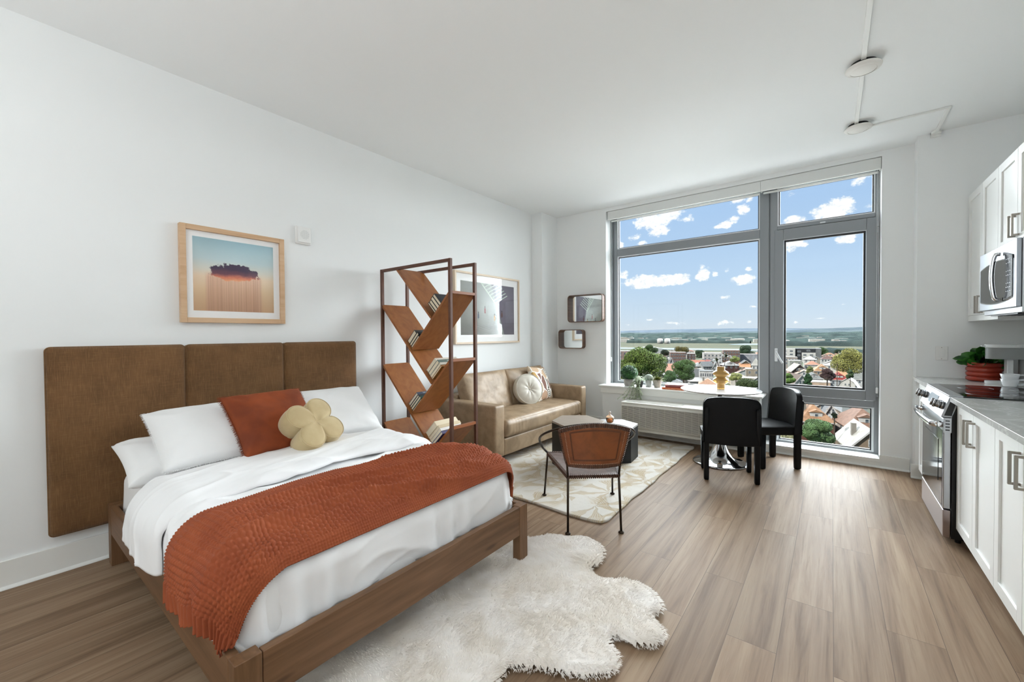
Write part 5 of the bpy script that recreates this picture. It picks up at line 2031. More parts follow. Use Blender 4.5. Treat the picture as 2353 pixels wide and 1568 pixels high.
def hex_table(P, h, label, topmat):
    t = thing('coffee_table', label, 'coffee table', (sum(p[0] for p in P) / len(P), sum(p[1] for p in P) / len(P), 0.014), group='black faceted coffee tables')
    M0 = axes((0, 0, 0.014), (1, 0, 0), (0, 1, 0), (0, 0, 1))
    bm = prism(BM(), P, h - 0.020 - 0.014, M0)
    bmesh.ops.recalc_face_normals(bm, faces=bm.faces)
    obj('drum_base', bm, M_TBLK, t, bevel=0.002, seg=1)
    c = Vector((sum(p[0] for p in P) / len(P), sum(p[1] for p in P) / len(P), 0))
    M1 = axes((0, 0, h - 0.020), (1, 0, 0), (0, 1, 0), (0, 0, 1))
    bm = prism(BM(), P, 0.020, M1)
    bmesh.ops.recalc_face_normals(bm, faces=bm.faces)
    obj('table_top', bm, topmat, t, bevel=0.0025, seg=1)
    return t


hex_table([(1.215, 3.505), (1.50, 3.33), (1.70, 3.52), (1.655, 3.80), (1.37, 3.955), (1.155, 3.80)], 0.449,
          'taller black faceted coffee table with brownish stone top, left of the lower one', carved_top('brown_stone_top', (122, 110, 98), (168, 156, 144), 0.0))
hex_table([(1.845, 3.985), (1.818, 4.245), (1.60, 4.36), (1.40, 4.22), (1.425, 3.985), (1.70, 3.84)], 0.365,
          'lower black faceted coffee table with pale top, nearer the window', carved_top('pale_stone_top', (176, 176, 178), (206, 206, 206), 0.8))

# amber glass lidded jar on the lower table
M_AMBER = glass_material('amber_glass', (0.93, 0.74, 0.52), 0.12)
M_LIDG = mat('frosted_pink_glass', (236, 214, 196), 0.12, trans=0.5)
jx, jy, jz = 1.56, 4.115, 0.367
t = thing('candy_jar', 'small amber glass jar with pointed lid on the lower coffee table', 'jar', (jx, jy, jz))
obj('bowl', lathe(BM(), [(0.0, 0.0), (0.030, 0.0), (0.034, 0.004), (0.040, 0.020), (0.042, 0.040), (0.040, 0.052), (0.037, 0.052), (0.039, 0.038), (0.036, 0.018), (0.028, 0.006), (0.0, 0.006)], (jx, jy, jz), 36), M_AMBER, t, smooth=True)
obj('candle_wax', cyl(BM(), (jx, jy, jz + 0.008), (jx, jy, jz + 0.034), 0.033, 0.036, 28), mat('amber_wax', (214, 150, 92), 0.5), t, smooth=True)
obj('lid', lathe(BM(), [(0.043, 0.052), (0.045, 0.056), (0.040, 0.064), (0.028, 0.074), (0.014, 0.082), (0.008, 0.092), (0.0085, 0.098), (0.013, 0.104), (0.012, 0.112), (0.006, 0.118), (0.0, 0.120)], (jx, jy, jz), 36), M_LIDG, t, smooth=True)
bm = box(BM(), 1.60, 1.71, 4.03, 4.18, 0.3655, 0.376, Matrix.Rotation(0.0, 4, 'Z'))
o = obj('flat_white_book', bm, M_WHITE, None, bevel=0.0015)
o.name = 'closed_book'
tag(o, 'thin white book lying flat on the lower coffee table', 'book')

# ================================================================== LEATHER HOOP CHAIR
M_TAN = leather_material('saddle_leather', (136, 76, 40), (112, 62, 33), 0.42, 6.0, 0.35)
M_TAND = leather_material('dark_leather_lacing', (84, 54, 38), (66, 42, 30), 0.5, 20.0, 0.4)
M_SEATL = leather_material('sheen_grey_seat_leather', (112, 96, 92), (88, 72, 68), 0.24, 8.0, 0.3)  # glossy reflection on the seat put into its light grey base colour
M_IRON = mat('dark_bronze_iron', (62, 52, 44), 0.32, 0.9)
cu_, cv_ = Vector((0.769, 0.639, 0)), Vector((-0.639, 0.769, 0))
CC = Vector((2.01, 2.705, 0))


def cp_(u, v, z):
    return CC + cu_ * u + cv_ * v + Vector((0, 0, z))


ch = thing('hoop_chair', 'tan leather hoop chair with thin iron legs, back to the camera', 'armchair', CC)
zs = 0.392
sr = [(-0.188, -0.345), (0.145, -0.345), (0.250, 0.19), (-0.255, 0.19)]
feet = [(-0.184, -0.31, 0.001), (0.170, -0.31, 0.001), (0.283, 0.305, 0.018), (-0.269, 0.31, 0.018)]
for i in range(4):
    bm = BM()
    top_ = cp_(sr[i][0], sr[i][1], zs)
    ft = cp_(*feet[i])
    tube(bm, [top_, ft + Vector((0, 0, 0.012))], 0.0078, 10)
    lathe(bm, [(0, 0.0), (0.017, 0.0), (0.019, 0.004), (0.016, 0.009), (0.008, 0.012), (0.0078, 0.016)], ft, 20)
    obj('leg', bm, M_IRON, ch, smooth=True)
bm = BM()
c4 = [cp_(a, b, zs) for a, b in sr]
for i in range(4):
    tube(bm, [c4[i], c4[(i + 1) % 4]], 0.0075, 8)
# uprights that carry the back
bl, brr = cp_(-0.165, -0.345, zs), cp_(0.165, -0.345, zs)
for s_ in (-1, 1):
    tube(bm, [cp_(s_ * 0.1665 - 0.0215, -0.345, zs), cp_(s_ * 0.172 - 0.0215, -0.352, 0.47), cp_(s_ * 0.215 - 0.0215, -0.375, 0.70)], 0.0078, 8)
obj('seat_frame', bm, M_IRON, ch, smooth=True)
# hoop: tilted arc, from the front corners of the seat up and round behind the back
hc = [cp_(-0.255, 0.19, zs + 0.004)]
for a in np.linspace(pi - 0.50, 2 * pi + 0.50, 60):
    ca, sa = cos(a), sin(a)
    hc.append(cp_(0.335 * ca - 0.006, -0.055 + 0.325 * sa, 0.575 - 0.165 * sa - (0.17 * sa * sa if sa > 0 else 0)))
hc.append(cp_(0.250, 0.19, zs + 0.004))
obj('hoop', tube(BM(), spline(hc, 2), 0.0085, 10), M_IRON, ch, smooth=True)
# seat leather, sagging
n, k = 30, 24
U, Vv = np.meshgrid(np.linspace(0, 1, n), np.linspace(0, 1, k), indexing='ij')
P00, P10, P11, P01 = [np.array([s[0], s[1]]) for s in sr]
Q = (P00[None, None] * ((1 - U) * (1 - Vv))[..., None] + P10 * (U * (1 - Vv))[..., None] + P11 * (U * Vv)[..., None] + P01 * ((1 - U) * Vv)[..., None])
sag = -0.028 * (1 - (2 * U - 1) ** 2) * (1 - (2 * Vv - 1) ** 2) + 0.010
W = np.array(CC)[None, None] + Q[..., :1] * np.array(cu_) + Q[..., 1:] * np.array(cv_)
W[..., 2] = zs + sag
o = obj('seat', np_mesh('seat', W.reshape(-1, 3), grid_faces(n, k)), M_SEATL, ch)
sm = o.modifiers.new('thick', 'SOLIDIFY')
sm.thickness = 0.006
# laced edge round the seat
bm = BM()
for i in range(4):
    a, b = c4[i], c4[(i + 1) % 4]
    m_ = int((b - a).length / 0.013)
    for j in range(m_):
        p = a.lerp(b, (j + 0.5) / m_)
        d = (b - a).normalized()
        box(bm, -0.0042, 0.0042, -0.0105, 0.0105, -0.0115, 0.0125, axes(p, d, Vector((0, 0, 1)).cross(d), (0, 0, 1)))
obj('lacing', bm, M_TAND, ch, bevel=0.0015, seg=1)


def back_pt(s, t, off=0.0):
    """s -1..1 across, t 0..1 up; curved leather back"""
    hw = 0.172 + 0.058 * t ** 0.8
    z = 0.468 + t * (0.283 - 0.045 * s * s)
    u = s * hw - 0.0215
    v = -0.352 - 0.030 * t - 0.052 * (1 - s * s) - off
    return cp_(u, v, z)


n, k = 40, 26
SU, TV = np.meshgrid(np.linspace(-1, 1, n), np.linspace(0, 1, k), indexing='ij')
co = np.array([tuple(back_pt(a, b, 0.002 * sin(a * 9) * 0)) for a, b in zip(SU.ravel(), TV.ravel())])
o = obj('backrest', np_mesh('backrest', co, grid_faces(n, k)), M_TAN, ch)
sm = o.modifiers.new('thick', 'SOLIDIFY')
sm.thickness = 0.005
sm.offset = 0
# rolled lacing band round the back
rim = [(s, 0.0) for s in np.linspace(-1, 1, 30)] + [(1.0, t_) for t_ in np.linspace(0, 1, 22)][1:] + [(s, 1.0) for s in np.linspace(1, -1, 38)][1:] + [(-1.0, t_) for t_ in np.linspace(1, 0, 22)][1:-1]
bm = BM()
cen = back_pt(0, 0.5)
for i, (s, t_) in enumerate(rim):
    p = back_pt(s, t_)
    s2_, t2_ = rim[(i + 1) % len(rim)]
    d = (back_pt(s2_, t2_) - p)
    L0 = d.length
    d.normalize()
    nn = (cv_ * -1)
    inn = nn.cross(d).normalized()
    if inn.dot(cen - p) < 0:
        inn = -inn
    box(bm, 0.001, L0 - 0.0012, -0.006, 0.021, -0.006, 0.006, axes(p, d, inn, d.cross(inn)))
obj('edge_lacing', bm, M_TAND, ch, bevel=0.002, seg=2)
bm = BM()
for s_, t_ in rim[::1]:
    p = back_pt(s_ * 0.865, 0.075 + t_ * 0.85, 0.0035)
    bmesh.ops.create_icosphere(bm, subdivisions=1, radius=0.0019, matrix=Matrix.Translation(p))
obj('stitches', bm, mat('pale_thread', (228, 214, 190), 0.6), ch)
bm = BM()
ib = [(s, 0.17) for s in np.linspace(-0.72, 0.72, 24)] + [(0.72, t_) for t_ in np.linspace(0.17, 0.86, 16)][1:] + [(s, 0.86) for s in np.linspace(0.72, -0.72, 24)][1:] + [(-0.72, t_) for t_ in np.linspace(0.86, 0.17, 16)][1:-1]
for i, (s, t_) in enumerate(ib):
    p = back_pt(s, t_, 0.0032)
    q = back_pt(*ib[(i + 1) % len(ib)], 0.0032)
    d = (q - p)
    L0 = d.length
    d.normalize()
    box(bm, -0.001, L0 + 0.001, -0.0055, 0.0055, -0.0006, 0.0006, axes(p, d, cv_.cross(d), cv_))
obj('tooled_border', bm, mat('dark_tooled_line', (92, 50, 26), 0.5), ch)

# ================================================================== DINING SET
M_BLEA = leather_material('black_leather', (5, 6, 9), (4, 5, 7), 0.46, 8.0, 0.06)
M_BLEA.node_tree.nodes['Principled BSDF'].inputs['Specular IOR Level'].default_value = 0.22


def dining_chair():
    t = thing('dining_chair', '', 'chair', (0, 0, 0), group='black leather dining chairs')
    w2, d2 = 0.220, 0.205

    def leg(u, v, h, au, av, tp, name='leg'):
        bm = BM()
        n = 24
        rings = []
        for i, (z, s_) in enumerate(((0.004, 0.82), (0.012, 0.93), (0.05, 0.96), (0.33, 1.0), (h - 0.02, 0.97), (h, 0.7))):
            ring_ = []
            vz_ = -0.040 * max(0.0, (z - 0.335) / 0.42)
            for k_ in range(n):
                a = 2 * pi * k_ / n
                cx_, sx_ = cos(a), sin(a)
                x = au * (abs(cx_) ** 0.45) * (1 if cx_ > 0 else -1) * s_
                y = av * (abs(sx_) ** 0.45) * (1 if sx_ > 0 else -1) * s_
                ring_.append(bm.verts.new((u + x * (1 - tp * max(0, z - 0.5)), v + y + vz_, z)))
            rings.append(ring_)
        for a_, b_ in zip(rings, rings[1:]):
            for k_ in range(n):
                j = (k_ + 1) % n
                bm.faces.new((a_[k_], a_[j], b_[j], b_[k_]))
        bm.faces.new(rings[0][::-1])
        bm.faces.new(rings[-1])
        cyl(bm, (u, v, 0), (u, v, 0.006), 0.012, n=12)
        return obj(name, bm, M_BLEA, t, smooth=True, local=True, sharp=60)
    for s_ in (-1, 1):
        leg(s_ * (w2 - 0.020), -d2 + 0.048, 0.66, 0.022, 0.030, 1.5)
        leg(s_ * (w2 - 0.024), d2 - 0.03, 0.345, 0.021, 0.032, 0)
    b_ = soft_box(-w2, w2, -d2 + 0.02, d2 + 0.008, 0.330, 0.412, 0.016, n=14, puff=(0, 0, 0.008), wr=0.0005)
    obj('seat', b_, M_BLEA, t, smooth=True, local=True)
    bm = BM()
    tube(bm, [Vector((x, y, 0.405)) for x, y in rrect(-w2, w2, -d2 + 0.02, d2 + 0.008, 0.02, 4)], 0.004, 6, closed=True)
    obj('piping', bm, M_BLEA, t, smooth=True, local=True)
    # backrest: a thick curved shell with rounded upper corners
    n, k = 33, 26
    S_ = np.linspace(-1, 1, n)
    T_ = np.linspace(0, 1, k)
    SU, TV = np.meshgrid(S_, T_, indexing='ij')
    zb, zt = 0.335, 0.755
    hw = w2 * (1.03 - 0.015 * TV)
    # superellipse rounding near the top
    rr = np.clip((TV - 0.80) / 0.20, 0, 1)
    hw = hw * (1 - 0.13 * rr ** 2.6)
    Zc = zb + (zt - zb) * (TV - 0.055 * np.abs(SU) ** 3 * rr)
    curve = 0.040 * SU ** 2
    out_f = -d2 + 0.055 + curve - 0.035 * TV
    thick = 0.075 - 0.030 * TV
    out_b = out_f - thick - 0.004 * (1 - SU ** 2)
    front = np.stack([SU * hw, out_f, Zc], -1)
    back = np.stack([SU * hw, out_b + 0.004 * np.abs(SU) ** 4, Zc], -1)
    V = np.concatenate([front.reshape(-1, 3), back.reshape(-1, 3)])
    m = n * k
    idx = [i * k for i in range(n)] + [(n - 1) * k + j for j in range(1, k)] + [i * k + k - 1 for i in range(n - 2, -1, -1)] + [j for j in range(k - 2, 0, -1)]
    R = [(idx[a], m + idx[a], m + idx[(a + 1) % len(idx)], idx[(a + 1) % len(idx)]) for a in range(len(idx))]
    me = np_mesh('backrest', V, np.concatenate([grid_faces(n, k, True), grid_faces(n, k) + m, np.array(R)]))
    b_ = bmesh.new()
    b_.from_mesh(me)
    bmesh.ops.recalc_face_normals(b_, faces=b_.faces)
    bpy.data.meshes.remove(me)
    obj('backrest', b_, M_BLEA, t, smooth=True, sharp=50, local=True, bevel=0.010, seg=4)
    bm = BM()
    edge = [Vector(front[i, 0]) for i in (0,)]
    pth = [Vector(front[0, j]) for j in range(k)] + [Vector(front[i, k - 1]) for i in range(1, n)] + [Vector(front[n - 1, j]) for j in range(k - 2, -1, -1)]
    pth2 = [Vector(back[0, j]) for j in range(k)] + [Vector(back[i, k - 1]) for i in range(1, n)] + [Vector(back[n - 1, j]) for j in range(k - 2, -1, -1)]
    tube(bm, [p + Vector((0, 0.002, 0)) for p in pth], 0.003, 6)
    tube(bm, [p - Vector((0, 0.001, 0)) for p in pth2], 0.003, 6)
    obj('back_piping', bm, M_BLEA, t, smooth=True, local=True)
    return t


# chair A has its back to the camera, chair B faces the table from the right
chA = dining_chair()
fA = Vector((-0.31, 0.95, 0))
chA.location = (2.688, 4.196, 0)
chA.rotation_euler = (0, 0, math.atan2(-fA.x, fA.y))
chA['label'] = 'black leather dining chair with its back to the camera'
chB = copy_tree(chA)
fB = Vector((-0.81, -0.585, 0))
chB.location = (2.932, 4.868, 0)
chB.rotation_euler = (0, 0, math.atan2(-fB.x, fB.y))
chB['label'] = 'black leather dining chair facing left in front of the tall window'

TX, TY, TZ = 2.54, 4.585, 0.748
t = thing('dining_table', 'round white pedestal table with polished chrome trumpet base', 'table', (TX, TY, 0))
obj('table_top', lathe(BM(), [(0.0, -0.022), (0.30, -0.022), (0.352, -0.016), (0.367, -0.006), (0.368, -0.002), (0.364, 0.0), (0.0, 0.0)], (TX, TY, TZ), 96), mat('white_table_lacquer', (240, 241, 243), 0.12, coat=0.4), t, smooth=True, sharp=50)
obj('column', lathe(BM(), [(0.0, 0.33), (0.022, 0.33), (0.022, 0.726), (0.0, 0.726)], (TX, TY, 0), 28), M_BLACK, t, smooth=True)
obj('top_collar', lathe(BM(), [(0.0, 0.69), (0.03, 0.69), (0.07, 0.722), (0.07, 0.726), (0.0, 0.726)], (TX, TY, 0), 32), M_BLACK, t, smooth=True)
obj('brass_collar', lathe(BM(), [(0.034, 0.285), (0.040, 0.287), (0.040, 0.335), (0.034, 0.337), (0.0, 0.337)], (TX, TY, 0), 40), mat('brass', (190, 140, 72), 0.2, 1.0), t, smooth=True, sharp=40)
prof = [(0.0, 0.002), (0.246, 0.002), (0.252, 0.006), (0.250, 0.013), (0.235, 0.018), (0.20, 0.026), (0.15, 0.045), (0.11, 0.075), (0.082, 0.115), (0.062, 0.165), (0.048, 0.22), (0.040, 0.27), (0.037, 0.287), (0.0, 0.287)]
obj('pedestal_base', lathe(BM(), prof, (TX, TY, 0), 96), M_CHROME, t, smooth=True, sharp=60)

# ochre glass double-bubble vase with an artificial sprig
M_OCHRE = mat('ochre_glass', (206, 162, 94), 0.14, trans=0.30, ior=1.25, coat=0.3)
vx, vy, vz = 2.545, 4.60, TZ + 0.001
t = thing('bubble_vase', 'ochre double-bubble vase holding green leaves on the white round table', 'vase', (vx, vy, vz))


def bub(z0, z1, r0, r1, n=9):
    return [(r0 + (r1 - r0) * sin(pi * i / n) ** 0.75, z0 + (z1 - z0) * i / n) for i in range(n + 1)]


pv = [(0.0, 0.0), (0.036, 0.0)] + [(0.038, 0.003), (0.038, 0.045)] + bub(0.050, 0.118, 0.042, 0.076) + bub(0.122, 0.188, 0.042, 0.076) + [(0.037, 0.195), (0.038, 0.228), (0.034, 0.229), (0.033, 0.195)]
pv += [(r - 0.004 if r > 0.02 else r, z) for r, z in reversed(bub(0.122, 0.188, 0.042, 0.076) + [])] + [(0.034, 0.08), (0.034, 0.01), (0.0, 0.008)]
obj('vase_body', lathe(BM(), pv, (vx, vy, vz), 56), M_OCHRE, t, smooth=True, sharp=60)
sp = thing('leaf_sprig', 'two dark green leafy sprigs standing in the ochre vase', 'plant', (vx, vy, vz + 0.012))
M_LEAFD = mat('dark_olive_leaf', (44, 54, 28), 0.5, var=((84, 92, 46), 20))
r_ = random.Random(5)
for (hx, hy, hz, bx, by) in ((-0.035, -0.01, 0.285, -0.008, 0.004), (0.045, 0.02, 0.33, 0.012, -0.004)):
    head = Vector((vx + hx, vy + hy, vz + hz))
    stem = [Vector((vx + bx, vy + by, vz + 0.012)), Vector((vx + bx * 1.2, vy + by, vz + 0.17)), Vector((vx + hx * 0.7, vy + hy * 0.7, vz + 0.25)), head]
    obj('stem', tube(BM(), spline(stem, 4), 0.003, 6), mat('dark_stem', (62, 44, 34), 0.6) if 'dark_stem' not in bpy.data.materials else bpy.data.materials['dark_stem'], sp, smooth=True)
    bm = BM()
    for i in range(15):
        a = i * 2.4
        el = 0.15 + 0.9 * (i / 15)
        d = Vector((cos(a) * cos(el), sin(a) * cos(el), sin(el)))
        ribbon_leaf(bm, head - Vector((0, 0, 0.012 * (1 - i / 15))), d, 0.064 + 0.022 * r_.random(), 0.022, droop=0.35, n=5)
    obj('leaf_rosette', bm, M_LEAFD, sp)


# ================================================================== WINDOW SILL: PLANTS AND BOOKS
SZ = 0.6225
M_CONC = mat('rough_concrete_pot', (146, 142, 138), 0.9, var=((170, 168, 162), 14), bump=(60, 0.4, 0.003))
M_BUSH = mat('dark_boxwood_leaf', (26, 66, 40), 0.45, var=((64, 118, 58), 18))
M_PALEL = mat('pale_grey_green_leaf', (150, 168, 134), 0.55, var=((196, 206, 176), 40))
M_CACT = mat('dark_cactus_green', (58, 84, 66), 0.5, var=((150, 168, 150), 70))
M_AGAVE = mat('olive_agave_leaf', (122, 124, 44), 0.45, var=((72, 86, 34), 16))


def pot(t, x, y, prof, m, name='pot'):
    obj(name, lathe(BM(), prof, (x, y, SZ), 44), m, t, smooth=True, sharp=40)


def soil(t, x, y, r, z):
    obj('soil', cyl(BM(), (x, y, SZ + z - 0.01), (x, y, SZ + z), r, n=24), M_SOIL, t)


# 1 round dark bush in a concrete pot
bx_, by_ = 1.305, 5.285
t = thing('potted_bush', 'round dark green bush in a rough grey concrete pot', 'potted plant', (bx_, by_, SZ))
pot(t, bx_, by_, [(0.0, 0.0), (0.058, 0.0), (0.066, 0.012), (0.070, 0.05), (0.069, 0.092), (0.062, 0.092), (0.062, 0.06), (0.0, 0.06)], M_CONC)
soil(t, bx_, by_, 0.062, 0.082)
r_ = np.random.RandomState(2)
d = r_.randn(5200, 3)
d /= np.linalg.norm(d, axis=1, keepdims=True)
rad = (0.105 + 0.014 * fbm(d[:, 0] * 3 + 5, d[:, 1] * 3, d[:, 2] * 3, 3)) * (1 - 0.28 * r_.rand(len(d)) ** 2)
P = d * rad[:, None] * np.array([1, 1, 0.88]) + np.array([bx_, by_, SZ + 0.172])
P = P[P[:, 2] > SZ + 0.085]
d2 = P - np.array([bx_, by_, SZ + 0.172])
d2 /= np.linalg.norm(d2, axis=1, keepdims=True)
obj('foliage', leaf_cloud('foliage', P, d2, 0.015, 3), M_BUSH, t)
obj('stem', cyl(BM(), (bx_, by_, SZ + 0.07), (bx_, by_, SZ + 0.17), 0.012, 0.006, 8), mat('woody_stem', (74, 58, 44), 0.8), t)

# 2 trailing pale plant hanging over the sill edge
tx_, ty_ = 1.462, 5.235
t = thing('trailing_plant', 'pale green trailing plant spilling over the sill edge onto the air conditioner', 'potted plant', (tx_, ty_, SZ))
pot(t, tx_, ty_, [(0.0, 0.0), (0.036, 0.0), (0.046, 0.05), (0.050, 0.086), (0.045, 0.086), (0.042, 0.055), (0.0, 0.055)], mat('charcoal_pot', (52, 52, 50), 0.6))
soil(t, tx_, ty_, 0.044, 0.076)
rr = random.Random(8)
bm = BM()
bs = BM()
for i in range(150):
    a = rr.uniform(0, 2 * pi)
    el = rr.uniform(0.05, 1.45)
    dv = Vector((cos(a) * cos(el), sin(a) * cos(el), sin(el)))
    b0 = Vector((tx_, ty_, SZ + 0.085)) + dv * rr.uniform(0.01, 0.055)
    ribbon_leaf(bm, b0, dv, rr.uniform(0.03, 0.055), 0.0075, droop=0.9, n=3)
# trailing strands
ends = [(-0.05, -0.115, -0.22), (-0.10, -0.13, -0.25), (-0.16, -0.15, -0.20), (-0.02, -0.11, -0.17), (0.03, -0.12, -0.12), (0.06, -0.115, -0.19), (0.0, -0.125, -0.14),
        (-0.13, -0.20, -0.17), (-0.19, -0.25, -0.165), (0.045, -0.12, -0.10), (-0.07, -0.115, -0.12), (0.075, -0.12, -0.08)]
for (ex, ey, ez) in ends:
    edge_y = 5.145 - ty_
    pts = [Vector((tx_, ty_, SZ + 0.09)), Vector((tx_ + ex * 0.25, ty_ + edge_y * 0.55, SZ + 0.085)), Vector((tx_ + ex * 0.45, 5.135, SZ + 0.02)),
           Vector((tx_ + ex * 0.75, 5.128 + min(0, ey + 0.11) * 0.5, SZ + ez * 0.5)), Vector((tx_ + ex, 5.125 + min(0, ey + 0.11), SZ + ez))]
    for p in pts:
        if p.y < 5.12 and p.z < 0.485:
            p.z = 0.485
    L_ = spline(pts, 8)
    tube(bs, L_, 0.0012, 4)
    for j in range(3, len(L_)):
        for s in (-1, 1, 0.2):
            dv = Vector((rr.uniform(-1, 1), rr.uniform(-1, 0.3), rr.uniform(-0.5, 0.6)))
            ribbon_leaf(bm, L_[j], dv, rr.uniform(0.014, 0.026), 0.009, droop=0.4, n=2)
obj('foliage', bm, M_PALEL, t)
obj('trailing_stem', bs, mat('pale_stem', (126, 134, 100), 0.7), t)

# 3 round spiny ball in a pale pot
qx, qy = 1.545, 5.345
t = thing('ball_cactus', 'white-spined dome cactus in a pale grey pot behind the trailing plant', 'potted plant', (qx, qy, SZ))
pot(t, qx, qy, [(0.0, 0.0), (0.040, 0.0), (0.043, 0.005), (0.046, 0.085), (0.041, 0.085), (0.041, 0.06), (0.0, 0.06)], mat('pale_grey_pot', (196, 198, 196), 0.5))
obj('dome', lathe(BM(), [(0.0, 0.160), (0.020, 0.156), (0.040, 0.142), (0.052, 0.118), (0.052, 0.095), (0.040, 0.078), (0.0, 0.074)], (qx, qy, SZ), 30), M_CACT, t, smooth=True)
d = r_.randn(1800, 3)
d[:, 2] = np.abs(d[:, 2]) - 0.25
d /= np.linalg.norm(d, axis=1, keepdims=True)
P = d * np.array([0.053, 0.053, 0.046]) + np.array([qx, qy, SZ + 0.114])
obj('spines', leaf_cloud('spines', P, d, 0.0095, 5, aspect=0.2), mat('white_spines', (214, 220, 210), 0.7), t)

# 4 agave in a ribbed pot
ax_, ay_ = 1.662, 5.325
t = thing('potted_agave', 'olive agave rosette in a cream and grey ribbed pot', 'potted plant', (ax_, ay_, SZ))
prof = [(0.0, 0.0), (0.036, 0.0)]
for i in range(9):
    z = 0.004 + i * 0.0098
    r = 0.039 + 0.013 * (i / 8) ** 0.7
    prof += [(r, z), (r + 0.0022, z + 0.0035), (r, z + 0.007)]
prof += [(0.054, 0.093), (0.054, 0.098), (0.049, 0.098), (0.046, 0.075), (0.0, 0.075)]
m, tt, p = mat_nodes('ribbed_pot')
zc = tt.sep(tt.new('ShaderNodeTexCoord').outputs['Object'])[2]
fr = tt.math('FRACT', tt.math('MULTIPLY', zc, 102.0))
tt.put(p.inputs['Base Color'], tt.mix(tt.math('LESS_THAN', fr, 0.42), lin((150, 146, 138)), lin((206, 200, 188))))
p.inputs['Roughness'].default_value = 0.8
pot(t, ax_, ay_, prof, m)
soil(t, ax_, ay_, 0.047, 0.09)
bm = BM()
for ring, (nn, el, ln_) in enumerate(((7, 1.15, 0.07), (9, 0.8, 0.088), (10, 0.48, 0.10), (8, 0.2, 0.098))):
    for i in range(nn):
        a = 2 * pi * i / nn + ring * 0.37
        dv = Vector((cos(a) * cos(el), sin(a) * cos(el), sin(el)))
        ribbon_leaf(bm, Vector((ax_, ay_, SZ + 0.082)) + Vector((cos(a), sin(a), 0)) * 0.008, dv, ln_, 0.024, droop=0.12, n=6, cup=0.5)
obj('leaf_rosette', bm, M_AGAVE, t)

# 5 small stack of books on the sill
M_TT = mat('pale_gilt_print', (236, 200, 168), 0.5)


def flat_book(x0, x1, y0, y1, z0, h, cov, label, rot=0.0, title=None, pages=True):
    c = Vector(((x0 + x1) / 2, (y0 + y1) / 2, z0))
    t = thing('book', label, 'book', c, group='books stacked on the window sill')
    M = Matrix.Translation(c) @ Matrix.Rotation(rot, 4, 'Z')
    a, b = (x1 - x0) / 2, (y1 - y0) / 2
    cm = mat('sill_cover_%d_%d' % (cov[0], cov[1]), cov, 0.4)
    bm = BM()
    box(bm, -a, a, -b, b, 0.0003, 0.003, M)
    box(bm, -a, a, -b, b, h - 0.003, h, M)
    box(bm, -a, a, -b, -b + 0.003, 0.003, h - 0.003, M)
    obj('cover', bm, cm, t)
    obj('pages', box(BM(), -a + 0.004, a - 0.004, -b + 0.003, b - 0.005, 0.003, h - 0.003, M), M_PAPER, t)
    if title:
        TM = M @ axes((0, -b - 0.0002, h / 2), (1, 0, 0), (0, 0, 1), (0, -1, 0))
        obj('spine_title', text_mesh(title, h * 0.62, TM, 0.0003), M_TT, t)


flat_book(1.765, 2.035, 5.185, 5.375, SZ, 0.026, (206, 106, 62), 'orange book at the bottom of the sill stack', 0.0, 'The Way of Flower Cooking')
flat_book(1.80, 2.02, 5.20, 5.375, SZ + 0.0262, 0.014, (136, 52, 48), 'dark red book in the middle of the sill stack', 0.02)
flat_book(1.785, 2.03, 5.215, 5.40, SZ + 0.0404, 0.020, (176, 120, 116), 'dusty pink book on top of the sill stack', 0.16)

# ================================================================== WALL AIR CONDITIONER
M_ACW = mat('warm_white_ac_plastic', (222, 220, 212), 0.45)
M_ACG = mat('grille_shadow_grey', (96, 94, 90), 0.7)  # shade behind the slats put into the colour of flat sheets
AX0, AX1, AY0, AY1, AZ0, AZ1 = 1.362, 2.432, 4.872, 5.185, 0.125, 0.472
t = thing('air_conditioner', 'white through-wall air conditioner with slatted grille below the window sill', 'air conditioner', ((AX0 + AX1) / 2, 5.03, AZ0))
bm = BM()
prism(bm, rrect(AX0, AX1, AY0, AY1 + 0.02, 0.022, 5), AZ1 - AZ0 - 0.052, axes((0, 0, AZ0 + 0.03), (1, 0, 0), (0, 1, 0), (0, 0, 1)))
obj('cabinet', bm, M_ACW, t, smooth=True)
bm = BM()
prism(bm, rrect(AX0 - 0.002, AX1 + 0.002, AY0 - 0.003, AY1 + 0.02, 0.026, 6), 0.020, axes((0, 0, AZ1 - 0.020), (1, 0, 0), (0, 1, 0), (0, 0, 1)))
obj('top_cover', bm, M_ACW, t, bevel=0.005, seg=3)
obj('lower_panel', box(BM(), AX0 + 0.01, AX1 - 0.01, AY0 + 0.012, AY1 + 0.01, AZ0, AZ0 + 0.032), M_ACW, t, bevel=0.004)
obj('grille_shade_sheet', box(BM(), AX0 + 0.012, AX1 - 0.012, AY0 - 0.0012, AY0 + 0.002, AZ0 + 0.055, AZ1 - 0.045), M_ACG, t)
bm = BM()
nb = 22
for i in range(nb):
    z = AZ0 + 0.058 + i * (AZ1 - AZ0 - 0.106) / (nb - 1)
    box(bm, AX0 + 0.010, AX1 - 0.010, AY0 - 0.006, AY0 - 0.001, z - 0.0024, z + 0.0024)
for i in range(15):
    x = AX0 + 0.012 + i * (AX1 - AX0 - 0.024) / 14
    box(bm, x - 0.001, x + 0.001, AY0 - 0.0025, AY0 - 0.001, AZ0 + 0.055, AZ1 - 0.045)
obj('front_grille', bm, M_ACW, t)
obj('discharge_shade_sheet', box(BM(), AX0 + 0.05, AX0 + 0.70, AY0 + 0.05, AY0 + 0.20, AZ1, AZ1 + 0.001), M_ACG, t)
bm = BM()
for i in range(13):
    y = AY0 + 0.056 + i * 0.0115
    box(bm, AX0 + 0.05, AX0 + 0.70, y, y + 0.005, AZ1 + 0.0005, AZ1 + 0.004)
obj('discharge_grille', bm, M_ACW, t)
